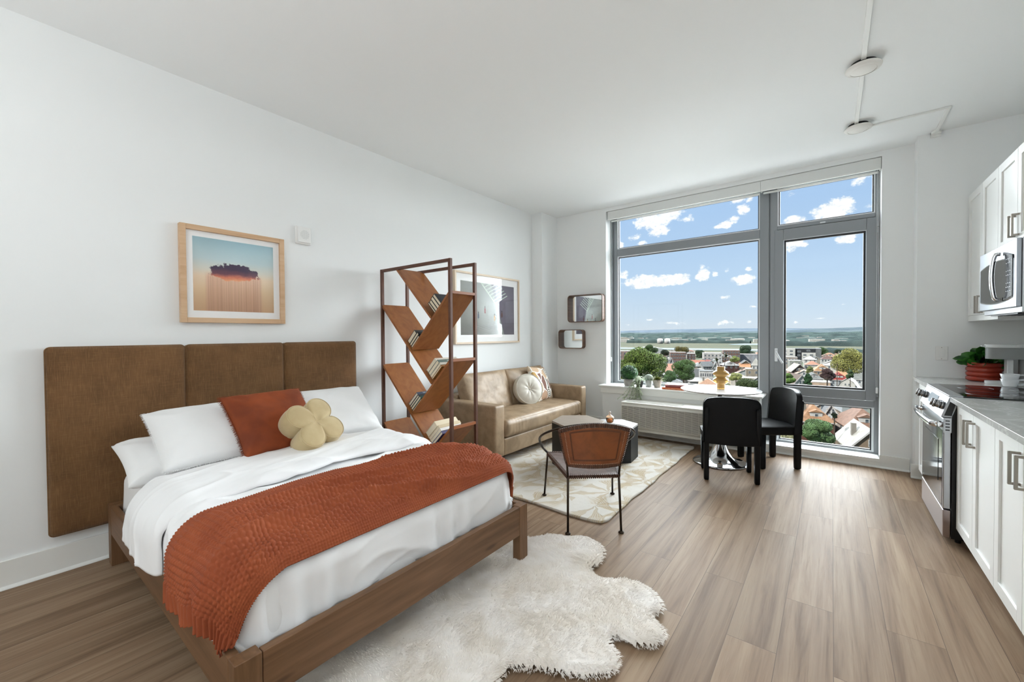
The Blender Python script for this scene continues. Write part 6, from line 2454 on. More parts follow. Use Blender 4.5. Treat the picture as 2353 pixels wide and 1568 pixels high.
obj('control_lid', box(BM(), AX0 + 0.73, AX1 - 0.05, AY0 + 0.05, AY0 + 0.20, AZ1, AZ1 + 0.003), M_ACW, t, bevel=0.001)
bm = BM()
tube(bm, spline([(AX1 - 0.02, AY1 - 0.05, 0.15), (AX1 + 0.08, AY1 - 0.06, 0.06), (AX1 + 0.22, AY1 - 0.05, 0.10), (AX1 + 0.27, 5.196, 0.22), (AX1 + 0.27, 5.196, 0.26)], 6), 0.004, 8)
obj('power_cord', bm, M_WHITE, t, smooth=True)

# ================================================================== COUNTER ITEMS
CZ = 0.9145
px_, py_ = 4.405, 4.955
M_TERR = mat('terracotta_glaze', (160, 54, 36), 0.25)
t = thing('red_planter', 'red ribbed ceramic planter with dark green rubber leaves on the counter', 'potted plant', (px_, py_, CZ))
prof = [(0.0, 0.0), (0.085, 0.0)]
for i in range(4):
    for a in np.linspace(-pi / 2, pi / 2, 7):
        prof.append((0.090 + 0.014 * cos(a), 0.021 + i * 0.037 + 0.0185 * sin(a)))
prof += [(0.088, 0.150), (0.082, 0.150), (0.082, 0.12), (0.0, 0.12)]
obj('pot', lathe(BM(), prof, (px_, py_, CZ), 64), M_TERR, t, smooth=True, sharp=70)
obj('soil', cyl(BM(), (px_, py_, CZ + 0.12), (px_, py_, CZ + 0.138), 0.082, n=32), M_SOIL, t)
M_RUB = mat('glossy_dark_leaf', (20, 58, 22), 0.22, var=((58, 116, 40), 14))
rr = random.Random(21)
bm = BM()
bs = BM()
for i in range(44):
    a = i * 2.399
    el = 0.05 + 1.25 * ((i * 7) % 26) / 26
    dv = Vector((cos(a) * cos(el), sin(a) * cos(el), sin(el)))
    b0 = Vector((px_, py_, CZ + 0.138)) + Vector((dv.x, dv.y, 0)) * 0.02
    sl_ = 0.02 + 0.065 * rr.random()
    tip = b0 + dv * sl_
    tube(bs, [b0, tip], 0.0022, 5)
    ln_ = rr.uniform(0.075, 0.10)
    ribbon_leaf(bm, tip, (dv + Vector((0, 0, -0.15 + 0.3 * rr.random()))), ln_, 0.066, droop=0.25, n=6, cup=0.25, up=(rr.uniform(-0.8, 0.1), rr.uniform(-1.0, -0.3), rr.uniform(0.1, 0.7)))
obj('leaves', bm, M_RUB, t)
obj('leaf_stem', bs, M_GREEN, t)

# slim pod coffee machine
M_MACH = mat('matt_grey_machine', (136, 138, 137), 0.4)
M_MACHL = mat('light_grey_machine', (214, 216, 216), 0.3)
t = thing('coffee_machine', 'light grey slim coffee machine with overhanging head', 'coffee machine', (4.50, 4.70, CZ))


def stadium(x0, x1, y0, y1, n=12):
    r = (y1 - y0) / 2
    P = []
    for i in range(n + 1):
        a = -pi / 2 + pi * i / n
        P.append((x1 - r + r * cos(a), (y0 + y1) / 2 + r * sin(a)))
    for i in range(n + 1):
        a = pi / 2 + pi * i / n
        P.append((x0 + r + r * cos(a), (y0 + y1) / 2 + r * sin(a)))
    return P


def slab(poly, z0, z1):
    bm = prism(BM(), poly, z1 - z0, axes((0, 0, z0), (1, 0, 0), (0, 1, 0), (0, 0, 1)))
    bmesh.ops.recalc_face_normals(bm, faces=bm.faces)
    return bm


obj('drip_tray', slab(stadium(4.365, 4.62, 4.685, 4.795), CZ, CZ + 0.022), M_MACHL, t, smooth=True)
obj('column', box(BM(), 4.47, 4.505, 4.705, 4.775, CZ + 0.022, 1.105), M_MACHL, t, bevel=0.006)
obj('rear_tank', slab(stadium(4.535, 4.655, 4.66, 4.82), CZ, 1.19), M_MACH, t, smooth=True)
obj('brew_head', slab(stadium(4.368, 4.655, 4.665, 4.815), 1.105, 1.19), M_MACH, t, smooth=True)
obj('head_lid', slab(stadium(4.364, 4.656, 4.660, 4.820), 1.19, 1.215), M_MACHL, t, smooth=True, bevel=0.004)
obj('lid_lever', box(BM(), 4.345, 4.372, 4.725, 4.755, 1.197, 1.207), M_MACHL, t, bevel=0.003)
obj('lid_button', cyl(BM(), (4.52, 4.659, 1.2025), (4.52, 4.6575, 1.2025), 0.014, n=24), M_MACHL, t, smooth=True)
obj('side_badge', box(BM(), 4.575, 4.61, 4.6585, 4.662, 1.165, 1.182), M_WHITE, t)

M_CUP = mat('white_porcelain', (232, 235, 238), 0.15)


def cup(x, y, z, label, r=0.047, h=0.054, yaw=0.0, grp='stacked white cups'):
    t = thing('coffee_cup', label, 'cup', (x, y, z), group=grp)
    pr__ = [(0.0, 0.002), (r * 0.66, 0.002), (r * 0.70, 0.0), (r * 0.73, 0.003), (r * 0.87, h * 0.55), (r, h), (r - 0.003, h), (r * 0.84, h * 0.55), (r * 0.68, 0.006), (0.0, 0.006)]
    obj('bowl', lathe(BM(), pr__, (x, y, z), 48), M_CUP, t, smooth=True, sharp=60)
    d = Vector((cos(yaw), sin(yaw), 0))
    c = Vector((x, y, z))
    pts = [c + d * r * 0.94 + Vector((0, 0, h * 0.86)), c + d * (r + 0.016) + Vector((0, 0, h * 0.90)), c + d * (r + 0.030) + Vector((0, 0, h * 0.66)),
           c + d * (r + 0.018) + Vector((0, 0, h * 0.34)), c + d * r * 0.80 + Vector((0, 0, h * 0.25))]
    obj('handle', tube(BM(), spline(pts, 5), 0.0035, 8, flat=1.6), M_CUP, t, smooth=True)


cup(4.452, 4.555, CZ, 'white porcelain cup standing on the counter, lower of the two', yaw=-0.15)
cup(4.452, 4.555, CZ + 0.037, 'white porcelain cup nested on top of the other', r=0.049, h=0.054, yaw=-0.05)
for i in range(4):
    t_ = obj('saucer', lathe(BM(), [(0.0, 0.0), (0.035, 0.0), (0.068, 0.010), (0.070, 0.013), (0.066, 0.0125), (0.034, 0.004), (0.0, 0.004)], (4.60, 4.52, CZ + i * 0.0085), 48), M_CUP, None, smooth=True, sharp=60)
    tag(t_, ['white saucer, lowest of the little stack right of the cups', 'white saucer second from below right of the cups', 'white saucer third from below right of the cups', 'white saucer on top of the stack right of the cups'][i], 'saucer', 'stacked white saucers')


# ================================================================== OUTSIDE: TOWN, MARSH, HILLS
GZ = -29.7
HOUSES = [
    ('H', 6.1, 280.3, 8.3, 10, 5.9, 9.6, (206, 216, 222), (178, 62, 56), 7.5, 3, 1, 'pale blue house with a red hip roof'),
    ('B', 9.8, 256.1, 8.3, 9, 3.6, 8.6, (224, 222, 218), (206, 204, 200), -7.4, 2, 0, 'cream barn-roofed house beside the red-roofed one'),
    ('G', -10.8, 254.5, 8.4, 11, 4.2, 9.4, (234, 234, 232), (128, 106, 96), 27.2, 2, 0, 'white gabled house with brown roof edge and green trees round it'),
    ('H', -5.3, 285.8, 7.7, 9, 5.4, 8.6, (122, 152, 174), (146, 150, 148), 15.8, 2, 1, 'slate blue house with a grey hip roof'),
    ('F', -1.3, 267.5, 8.0, 10, 5.0, 5.0, (228, 198, 170), (238, 236, 232), 4.0, 0, 0, 'low peach building with a white flat roof'),
    ('G', -15.1, 334.8, 9.8, 12, 4.8, 9.6, (74, 54, 50), (206, 188, 168), 19.2, 3, 0, 'dark brown gabled house with beige roof and white rake boards'),
    ('H', -2.2, 345.1, 9.3, 10, 5.2, 9.6, (206, 176, 150), (208, 152, 106), 10.9, 2, 1, 'orange hip-roofed house with a white dormer'),
    ('H', -9.2, 410.5, 9.1, 8, 5.0, 7.6, (230, 226, 220), (206, 140, 110), 7.8, 2, 0, 'small house with salmon hip roof in front of the white one'),
    ('H', -11.9, 448.5, 9.0, 9, 7.0, 9.8, (234, 234, 232), (208, 208, 206), 6.0, 3, 0, 'two-storey white house with pale hip roof'),
    ('H', -0.3, 467.9, 8.4, 9, 6.8, 9.8, (232, 232, 230), (130, 92, 86), 4.5, 4, 0, 'two-storey white house with brown hip roof'),
    ('H', 9.1, 473.2, 6.7, 9, 6.8, 9.8, (204, 172, 132), (130, 92, 86), 3.3, 2, 0, 'tan house with brown hip roof beside the yellow-green tree'),
    ('H', 1.3, 527.4, 14.0, 12, 6.0, 9.8, (112, 78, 72), (198, 144, 112), 8.2, 2, 1, 'brick house with wide orange hip roof'),
    ('H', 11.4, 549.2, 9.5, 9, 5.6, 9.6, (184, 194, 194), (168, 178, 168), 5.2, 2, 1, 'pale house with a grey-green hip roof and dormer'),
    ('H', 2.8, 396.4, 9.2, 9, 5.8, 7.8, (238, 230, 222), (214, 208, 198), -11.9, 3, 0, 'cream house with pale hip roof behind a utility pole'),
    ('R', 8.9, 319.9, 4.9, 9, 5.0, 8.8, (230, 230, 228), (218, 162, 114), -15.0, 2, 0, 'white house with a bright orange roof slope'),
    ('R', 15.6, 294.7, 5.5, 9, 5.6, 10.4, (208, 214, 216), (160, 166, 164), -20.4, 2, 0, 'grey house with tall grey roof at the right edge of the glass'),
    ('F', -24.3, 421.5, 8.9, 12, 9.8, 9.8, (192, 176, 166), (170, 160, 154), 7.8, 4, 0, 'beige brick flat-roofed block'),
    ('F', -19.9, 395.9, 8.0, 12, 8.4, 8.4, (178, 182, 174), (188, 190, 186), 11.4, 2, 0, 'grey-green stucco flat-roofed block'),
    ('H', -17.3, 297.0, 5.6, 9, 4.2, 7.4, (188, 160, 144), (162, 120, 106), 14.0, 1, 0, 'low house with reddish brown hip roof behind bright trees'),
    ('H', -1.4, 150.8, 8.1, 12, 5.6, 10.0, (126, 74, 64), (198, 144, 102), 15.8, 3, 1, 'large orange hip-roofed house with white dormer in the low pane'),
    ('H', 9.6, 151.0, 9.1, 13, 5.4, 9.8, (208, 192, 184), (162, 120, 98), 13.7, 4, 1, 'pinkish house with big brown hip roof in the low pane'),
    ('G', 9.0, 123.6, 7.9, 13, 4.4, 8.8, (152, 130, 106), (208, 204, 194), 11.4, 1, 0, 'shingled cottage with cream roof and chimney in the low pane'),
    ('G', 3.0, 154.9, 3.1, 9, 6.6, 9.6, (230, 236, 240), (120, 122, 126), 4.2, 2, 0, 'pale blue-white house between the orange and brown roofs'),
    ('H', 3.9, 160.6, 2.1, 6, 3.0, 5.0, (110, 72, 58), (198, 130, 92), 9.8, 0, 0, 'small orange-roofed garage between two big roofs'),
    ('G', -65.0, 254.3, 9.7, 10, 4.4, 8.8, (234, 232, 230), (88, 90, 92), 33.1, 2, 0, 'white gabled house with charcoal roof'),
    ('R', -63.7, 266.8, 6.8, 9, 5.0, 9.0, (226, 214, 190), (104, 106, 106), 30.1, 3, 0, 'cream wing with a dark grey roof slope'),
    ('H', -57.3, 254.2, 13.0, 12, 3.8, 5.4, (196, 196, 194), (182, 180, 176), 29.4, 0, 0, 'low wide pale grey hip roof beyond the sill books'),
    ('F', -53.8, 255.5, 7.0, 10, 9.0, 9.0, (234, 232, 230), (96, 98, 100), 16.6, 6, 0, 'white twin townhouse with dark windows'),
    ('R', -72.9, 340.9, 7.8, 10, 6.0, 9.0, (192, 198, 200), (112, 116, 118), 32.6, 4, 0, 'pale grey house with slate roof slope'),
    ('H', -79.3, 342.6, 7.4, 9, 5.4, 8.0, (214, 196, 180), (176, 180, 180), 19.6, 1, 0, 'house with a light grey hip roof by the round green tree'),
    ('R', -85.8, 362.3, 13.1, 10, 6.2, 8.6, (220, 200, 180), (198, 112, 82), 17.8, 2, 0, 'long house with an orange-red roof'),
    ('G', -76.0, 364.8, 7.1, 10, 5.4, 8.6, (150, 84, 76), (170, 72, 62), 32.3, 1, 0, 'house with a deep red gable roof'),
    ('G', -65.6, 337.3, 4.4, 9, 5.0, 8.8, (232, 230, 228), (140, 142, 142), 15.6, 1, 0, 'narrow white gabled house behind the vase'),
    ('H', -59.1, 354.1, 10.4, 11, 6.2, 9.4, (110, 72, 68), (178, 178, 178), 24.0, 3, 1, 'brick house with grey hip roof and white dormer'),
    ('R', -49.1, 356.6, 6.9, 9, 5.2, 7.6, (170, 166, 148), (224, 152, 102), 10.4, 1, 0, 'small tan house with orange roof beside the tower'),
    ('G', -48.7, 356.1, 8.6, 10, 6.6, 9.8, (90, 90, 90), (72, 74, 76), 14.3, 0, 0, 'house with near-black roof and white gable trim'),
    ('F', -35.2, 290.8, 7.2, 9, 8.6, 8.6, (174, 162, 142), (236, 234, 230), 11.6, 2, 0, 'tan flat-roofed building beside the mullion'),
    ('H', -42.0, 280.1, 8.8, 10, 4.4, 7.2, (228, 206, 176), (210, 190, 170), 23.2, 1, 0, 'low beige hip-roofed house'),
    ('F', -39.8, 262.5, 4.8, 8, 5.2, 5.2, (236, 228, 216), (214, 212, 206), 11.4, 0, 0, 'low white garage with flat roof'),
    ('F', -33.7, 268.8, 9.9, 9, 5.0, 5.0, (222, 206, 190), (230, 216, 202), 15.9, 0, 0, 'low cream building with flat roof behind the hedge'),
    ('F', -69.5, 419.0, 13.3, 14, 15.0, 15.0, (142, 102, 90), (196, 186, 180), 15.9, 6, 0, 'tall brick building with rooftop tank'),
    ('F', -84.6, 416.2, 15.6, 16, 12.0, 12.0, (228, 222, 220), (216, 212, 210), 16.9, 5, 0, 'long white flat-roofed building'),
    ('F', -110.1, 397.7, 13.5, 14, 13.0, 13.0, (152, 112, 102), (186, 170, 164), 19.9, 7, 0, 'brick building with pale parapet'),
    ('F', -99.6, 403.1, 6.3, 12, 12.0, 12.0, (122, 98, 92), (206, 200, 196), 18.3, 2, 0, 'narrow dark brick building'),
    ('F', -146.3, 357.6, 10.7, 14, 15.0, 15.0, (198, 158, 150), (232, 228, 226), 32.7, 3, 0, 'pink brick building at the left edge of the glass'),
    ('R', -87.2, 304.6, 5.8, 9, 5.4, 9.0, (206, 190, 176), (216, 152, 124), 26.6, 0, 0, 'house with plain salmon roof slope'),
    ('H', -84.9, 283.7, 10.4, 11, 5.4, 8.6, (170, 140, 122), (198, 142, 114), 29.3, 1, 0, 'house with wide reddish hip roof behind the big tree'),
    ('G', -105.6, 352.3, 3.4, 9, 6.0, 10.5, (226, 224, 222), (110, 112, 116), 23.2, 1, 0, 'left one of two steep grey gables'),
    ('G', -103.0, 353.8, 3.1, 9, 6.0, 10.5, (226, 224, 222), (110, 112, 116), 22.7, 1, 0, 'right one of two steep grey gables'),
    ('F', -57.0, 431.3, 14.5, 14, 11.0, 11.0, (180, 186, 198), (142, 130, 130), 12.0, 0, 0, 'long grey industrial building'),
    ('H', -67.3, 239.6, 8.0, 9, 4.0, 5.6, (150, 150, 150), (120, 124, 128), 22.5, 0, 0, 'low dark slate hip roof near the agave')]
TREES = [
    (-83.9, 234.3, -6.4, 12.1, 18.1, (92, 116, 42), 'big spreading yellow-green tree at the left of the fixed window'),
    (-135.3, 396.4, -9.2, 6.7, 10.1, (58, 84, 40), 'dark round treetop rising behind the big yellow-green tree'),
    (-53.0, 207.5, -11.2, 5.7, 9.6, (70, 104, 48), 'round mid-green tree beside the white gabled house'),
    (-145.9, 539.7, -15.4, 8.7, 9.8, (104, 96, 44), 'olive brown tree above the brick building'),
    (-140.6, 457.9, -16.4, 4.7, 7.6, (46, 60, 46), 'small dark tree behind the twin grey gables'),
    (-126.1, 544.8, -19.6, 6.5, 8.6, (56, 82, 50), 'dark green tree left of the long white building'),
    (-71.2, 514.6, -12.4, 8.1, 13.4, (48, 78, 48), 'dark conical tree right of the tall brick building'),
    (-50.7, 325.5, -14.8, 3.1, 4.9, (132, 148, 70), 'light green tree in front of the tall brick building'),
    (-29.7, 202.3, -16.3, 2.5, 3.0, (150, 158, 84), 'yellowish shrub beside the low beige house'),
    (-18.4, 158.5, -14.9, 3.8, 2.0, (66, 84, 44), 'dark hedge-like tree behind the table edge'),
    (-52.1, 181.7, -14.5, 3.2, 6.0, (74, 108, 60), 'green tree behind the agave pot'),
    (12.0, 299.9, -7.8, 9.0, 13.2, (140, 140, 62), 'big olive-yellow tree in the tilt window'),
    (-6.6, 559.9, -15.7, 7.1, 8.5, (62, 96, 46), 'green tree right of the black and white apartments'),
    (-6.5, 289.8, -18.0, 2.0, 4.5, (120, 132, 70), 'narrow light green tree beside the brown gabled house'),
    (-9.7, 189.5, -14.2, 2.5, 4.7, (92, 130, 52), 'bright green tree left of the white brown-edged gable'),
    (-3.7, 189.9, -14.1, 1.5, 4.9, (42, 78, 44), 'dark green tree right of the white brown-edged gable'),
    (1.9, 240.0, -15.4, 2.8, 5.2, (72, 50, 52), 'dark purple-leaved tree beside the red roof'),
    (10.3, 249.9, -16.3, 1.6, 4.5, (72, 98, 58), 'small green tree between the olive tree and the grey house'),
    (1.4, 92.0, -14.2, 2.6, 4.7, (84, 118, 66), 'large green tree filling the low pane'),
    (-3.5, 94.7, -16.4, 2.2, 4.0, (150, 150, 110), 'grey-green bushy tree behind the dining chair seat'),
    (4.0, 130.0, -18.9, 0.6, 1.1, (36, 52, 36), 'small dark bush between the two big roofs'),
    (9.0, 600.0, -18.2, 4.0, 6.0, (52, 72, 50), 'small dark tree below the river'),
    (-102.0, 312.7, -13.8, 5.3, 9.2, (70, 96, 44), 'mid-green tree on the right flank of the big yellow-green one'),
    (-72.4, 185.1, -12.6, 4.9, 8.1, (112, 134, 58), 'light green tree low at the left edge of the fixed window')]



def dim(c, k=0.60):
    g_ = sum(c[:3]) / 3.0
    return tuple(int((v * 0.80 + g_ * 0.20) * k) for v in c)


def flat_mat(col, rough=0.85, var=None, sc=0.4):
    col = dim(col)
    var = tuple([dim(var[0])] + list(var[1:])) if var else None
    key = 'town_%d_%d_%d' % tuple(col)
    if key in bpy.data.materials:
        return bpy.data.materials[key]
    return mat(key, col, rough, spec=0.1, var=var or (tuple(int(c * 0.88) for c in col), sc))


def ground(name, pts, z, m):
    bm = BM()
    v = [bm.verts.new((x, y, z)) for x, y in pts]
    bm.faces.new(v)
    bmesh.ops.recalc_face_normals(bm, faces=bm.faces)
    for f in bm.faces:
        if f.normal.z < 0:
            f.normal_flip()
    return struct(name, bm, m)


ground('ground_town', [(-900, 6), (500, 6), (500, 690), (-900, 690)], GZ, mat('town_ground', (72, 74, 66), 0.95, spec=0.0, var=((68, 76, 60), 0.05)))
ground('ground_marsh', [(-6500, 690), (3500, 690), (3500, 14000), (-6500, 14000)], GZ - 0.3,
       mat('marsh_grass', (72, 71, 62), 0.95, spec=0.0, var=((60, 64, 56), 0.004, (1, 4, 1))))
M_WATER = mat('pale_river_water', (96, 110, 120), 0.6, spec=0.0)
ground('river_near', [(-900, 770), (-120, 800), (400, 815), (400, 900), (-100, 872), (-900, 850)], GZ + 0.1, M_WATER)
ground('river_far', [(-210, 1180), (900, 1230), (900, 1420), (40, 1360), (-190, 1300)], GZ + 0.1, M_WATER)

# street between the near houses
ground('street', [(4.5, 60), (9.5, 60), (14, 170), (9, 170)], GZ + 0.06, mat('asphalt', (72, 72, 74), 0.9))
ground('sidewalk_yard', [(-20, 60), (4.5, 60), (9, 170), (-20, 170)], GZ + 0.04, mat('pale_yard', (116, 113, 104), 0.95, var=((78, 86, 60), 0.3)))

ground('added_bounce_slab', [(-14, 5.9), (22, 5.9), (22, 21), (-14, 21)], -4.0, mat('white_bounce_slab', (196, 196, 194), 0.9, spec=0.0))  # unseen slab added below the window to bounce daylight onto the ceiling

WIN_MESH = {}


def window_mesh(w_, h_, dark):
    k = (round(w_, 1), round(h_, 1), dark)
    if k in WIN_MESH:
        return WIN_MESH[k]
    bm = BM()
    box(bm, -w_ / 2 - 0.12, w_ / 2 + 0.12, -0.08, 0.02, -h_ / 2 - 0.12, h_ / 2 + 0.12, mi=0)
    box(bm, -w_ / 2, w_ / 2, -0.10, -0.07, -h_ / 2, -0.04, mi=1)
    box(bm, -w_ / 2, w_ / 2, -0.10, -0.07, 0.04, h_ / 2, mi=1)
    me = bpy.data.meshes.new('window')
    bm.to_mesh(me)
    bm.free()
    me.materials.append(flat_mat((236, 236, 234)))
    me.materials.append(mat('dark_house_glass', (46, 54, 62), 0.15) if 'dark_house_glass' not in bpy.data.materials else bpy.data.materials['dark_house_glass'])
    WIN_MESH[k] = me
    return me


def lpart(name, bm, m, t, **kw):
    return obj(name, bm, m, t, local=True, **kw)


def put_window(t, x, y, z, w_=0.9, h_=1.5, rot=0.0):
    o = link(bpy.data.objects.new('window', window_mesh(w_, h_, True)))
    o.parent = t
    o.location = (x, y, z)
    o.rotation_euler = (0, 0, rot)
    return o


def house(kind, x, y, wd, dp, hw, hr, wc, rc, face, nw, dm, label, group='town houses', cat='house'):
    t = thing('house' if kind != 'F' else 'flat_roof_building', label, cat if kind != 'F' else 'building', (x, y, GZ), radians(face), group=group)
    a, b = wd / 2, dp / 2
    ov = 0.45
    mw, mr = flat_mat(wc), flat_mat(rc, sc=1.2)
    white = flat_mat((232, 230, 226))
    if kind == 'F':
        lpart('walls', box(BM(), -a, a, -b, b, 0, hr - 0.3), mw, t)
        lpart('roof', rect_frame_xy(BM(), -a - 0.1, a + 0.1, -b - 0.1, b + 0.1, 0.35, hr - 0.3, hr), mr, t)
        lpart('roof_deck', box(BM(), -a + 0.2, a - 0.2, -b + 0.2, b - 0.2, hr - 0.3, hr - 0.15), flat_mat(tuple(min(255, c + 8) for c in rc)), t)
        if nw:
            rows = max(1, min(3, int((hr - 2) / 3.2)))
            for r in range(rows):
                for i in range(nw):
                    put_window(t, -a + wd * (i + 0.5) / nw, -b, hr - 2.2 - r * 3.1, min(1.2, wd / nw * 0.5), 1.5)
        return t
    if kind == 'G':        # gable end towards the viewer
        bm = BM()
        prism(bm, [(-a, 0), (a, 0), (a, hw), (0, hr - 0.25), (-a, hw)], dp, axes((0, b, 0), (1, 0, 0), (0, 0, 1), (0, -1, 0)))
        bmesh.ops.recalc_face_normals(bm, faces=bm.faces)
        lpart('walls', bm, mw, t)
        sl = (hr - hw) / a
        ex, ez = a + ov, hw - sl * ov
        bm = BM()
        for s in (-1, 1):
            P = [(0, hr), (s * ex, ez), (s * ex, ez - 0.25), (0, hr - 0.25)]
            prism(bm, P, dp + 2 * ov, axes((0, b + ov, 0), (1, 0, 0), (0, 0, 1), (0, -1, 0)))
        bmesh.ops.recalc_face_normals(bm, faces=bm.faces)
        lpart('roof', bm, mr, t)
        bm = BM()
        for s in (-1, 1):
            bar(bm, (0, -b - ov - 0.04, hr - 0.16), (s * ex, -b - ov - 0.04, ez - 0.16), 0.10, 0.34)
        lpart('rake_board', bm, white, t)
        for i in range(min(nw, 3)):
            xx = (i - (min(nw, 3) - 1) / 2) * 1.3
            put_window(t, xx, -b, hw + (hr - hw) * 0.25, 0.8, 1.4)
        if hw > 4.5:
            for s in (-1, 1):
                put_window(t, s * a * 0.5, -b, hw - 1.6, 0.9, 1.5)
        for s in (-1, 1):
            put_window(t, s * a, 0, hw - 1.3, 0.9, 1.4, s * pi / 2)
    elif kind == 'B':      # gambrel end towards the viewer
        bm = BM()
        P = [(-a, 0), (a, 0), (a, hw), (a * 0.55, hw + (hr - hw) * 0.62), (0, hr - 0.2), (-a * 0.55, hw + (hr - hw) * 0.62), (-a, hw)]
        prism(bm, P, dp, axes((0, b, 0), (1, 0, 0), (0, 0, 1), (0, -1, 0)))
        bmesh.ops.recalc_face_normals(bm, faces=bm.faces)
        lpart('walls', bm, mw, t)
        Q = [(a + 0.3, hw - 0.3), (a * 0.57, hw + (hr - hw) * 0.66), (0, hr)]
        bm = BM()
        for s in (-1, 1):
            for (p, q) in zip(Q, Q[1:]):
                n_ = 0.2
                poly = [(s * p[0], p[1]), (s * q[0], q[1]), (s * q[0], q[1] - n_), (s * (p[0] - 0.12), p[1] - n_)]
                prism(bm, poly, dp + 0.6, axes((0, b + 0.3, 0), (1, 0, 0), (0, 0, 1), (0, -1, 0)))
        bmesh.ops.recalc_face_normals(bm, faces=bm.faces)
        lpart('roof', bm, mr, t)
        for s in (-1, 1):
            put_window(t, s * 0.7, -b, hw + 1.9, 0.5, 0.8)
    elif kind == 'R':      # roof slope towards the viewer
        bm = BM()
        prism(bm, [(-b, 0), (b, 0), (b, hw), (0, hr - 0.25), (-b, hw)], wd, axes((-a, 0, 0), (0, 1, 0), (0, 0, 1), (1, 0, 0)))
        bmesh.ops.recalc_face_normals(bm, faces=bm.faces)
        lpart('walls', bm, mw, t)
        sl = (hr - hw) / b
        ex, ez = b + ov, hw - sl * ov
        bm = BM()
        for s in (-1, 1):
            P = [(0, hr), (s * ex, ez), (s * ex, ez - 0.25), (0, hr - 0.25)]
            prism(bm, P, wd + 2 * ov, axes((-a - ov, 0, 0), (0, 1, 0), (0, 0, 1), (1, 0, 0)))
        bmesh.ops.recalc_face_normals(bm, faces=bm.faces)
        lpart('roof', bm, mr, t)
        lpart('gutter', box(BM(), -a - ov, a + ov, -ex - 0.15, -ex, ez - 0.3, ez - 0.08), white, t)
        for i in range(nw):
            put_window(t, -a + wd * (i + 0.5) / nw, -b, hw - 1.5, 0.9, 1.5)
    else:                  # hip
        lpart('walls', box(BM(), -a, a, -b, b, 0, hw), mw, t)
        bm = BM()
        x0, x1, y0, y1 = -a - ov, a + ov, -b - ov, b + ov
        rl = max(0.0, (a - b)) if a > b else 0.0
        rd = max(0.0, (b - a))
        base = [bm.verts.new(p) for p in ((x0, y0, hw - 0.1), (x1, y0, hw - 0.1), (x1, y1, hw - 0.1), (x0, y1, hw - 0.1))]
        low = [bm.verts.new(p) for p in ((x0, y0, hw - 0.35), (x1, y0, hw - 0.35), (x1, y1, hw - 0.35), (x0, y1, hw - 0.35))]
        if rl > 0:
            r0, r1 = bm.verts.new((-rl - 0.2, 0, hr)), bm.verts.new((rl + 0.2, 0, hr))
            fs = ((base[0], base[1], r1, r0), (base[1], base[2], r1), (base[2], base[3], r0, r1), (base[3], base[0], r0))
        else:
            r0, r1 = bm.verts.new((0, -rd - 0.2, hr)), bm.verts.new((0, rd + 0.2, hr))
            fs = ((base[0], base[1], r0), (base[1], base[2], r1, r0), (base[2], base[3], r1), (base[3], base[0], r0, r1))
        for f in fs:
            bm.faces.new(f)
        for i in range(4):
            j = (i + 1) % 4
            bm.faces.new((low[i], low[j], base[j], base[i]))
        bm.faces.new(low[::-1])
        bmesh.ops.recalc_face_normals(bm, faces=bm.faces)
        lpart('roof', bm, mr, t)
        lpart('fascia', box(BM(), x0 - 0.03, x1 + 0.03, y0 - 0.05, y0, hw - 0.4, hw - 0.1), white, t)
        for i in range(nw):
            put_window(t, -a + wd * (i + 0.5) / nw, -b, hw - 1.5, 0.9, 1.5)
        put_window(t, a, -b * 0.3, hw - 1.5, 0.9, 1.5, pi / 2)
        put_window(t, -a, -b * 0.3, hw - 1.5, 0.9, 1.5, -pi / 2)
        # dormer on the slope that faces the building
        if dm:
            dw = min(1.7, wd * 0.18)
            sl = (hr - hw) / b
            zt = hw + (hr - hw) * 0.55
            yb = -b - ov + (zt - hw) / ((hr - hw) / (b + ov)) + 0.2
            yf = -b + 0.9
            lpart('dormer', box(BM(), -dw, dw, yf, yb + 1.0, hw + 0.1, zt), white, t)
            bm = BM()
            prism(bm, [(-dw - 0.3, zt), (dw + 0.3, zt), (0, zt + dw * 0.55)], 2.4 + (yb - yf), axes((0, yb + 2.2, 0), (1, 0, 0), (0, 0, 1), (0, -1, 0)))
            bmesh.ops.recalc_face_normals(bm, faces=bm.faces)
            lpart('dormer_roof', bm, mr, t)
            put_window(t, 0, yf, (hw + 0.2 + zt) / 2, dw * 0.45, (zt - hw) * 0.55)
    if len(label) % 3 == 0 or 'chimney' in label:
        lpart('chimney', box(BM(), -a * 0.5 - 0.45, -a * 0.5 + 0.45, -0.5 - b * 0.2, 0.5 - b * 0.2, hw, hr + (0.3 if 'chimney' in label else 0.7)), flat_mat((176, 168, 158)), t)
    return t


def rect_frame_xy(bm, x0, x1, y0, y1, w_, z0, z1):
    box(bm, x0, x0 + w_, y0, y1, z0, z1)
    box(bm, x1 - w_, x1, y0, y1, z0, z1)
    box(bm, x0 + w_, x1 - w_, y0, y0 + w_, z0, z1)
    box(bm, x0 + w_, x1 - w_, y1 - w_, y1, z0, z1)
    return bm


for (k, x, y, wd, dp, hw, hr, wc, rc, fc, nw, dm, lab) in HOUSES:
    dx, dy = x - CAM.x, y
    dd_ = sqrt(dx * dx + dy * dy)
    # the measured point is the front of the ridge; the body lies half a depth further back
    sft = dp * (0.5 if k in 'GBF' else 0.0)
    house(k, x + dx / dd_ * sft, y + dy / dd_ * sft, wd, dp, hw, hr, wc, rc, fc, nw, dm, lab)

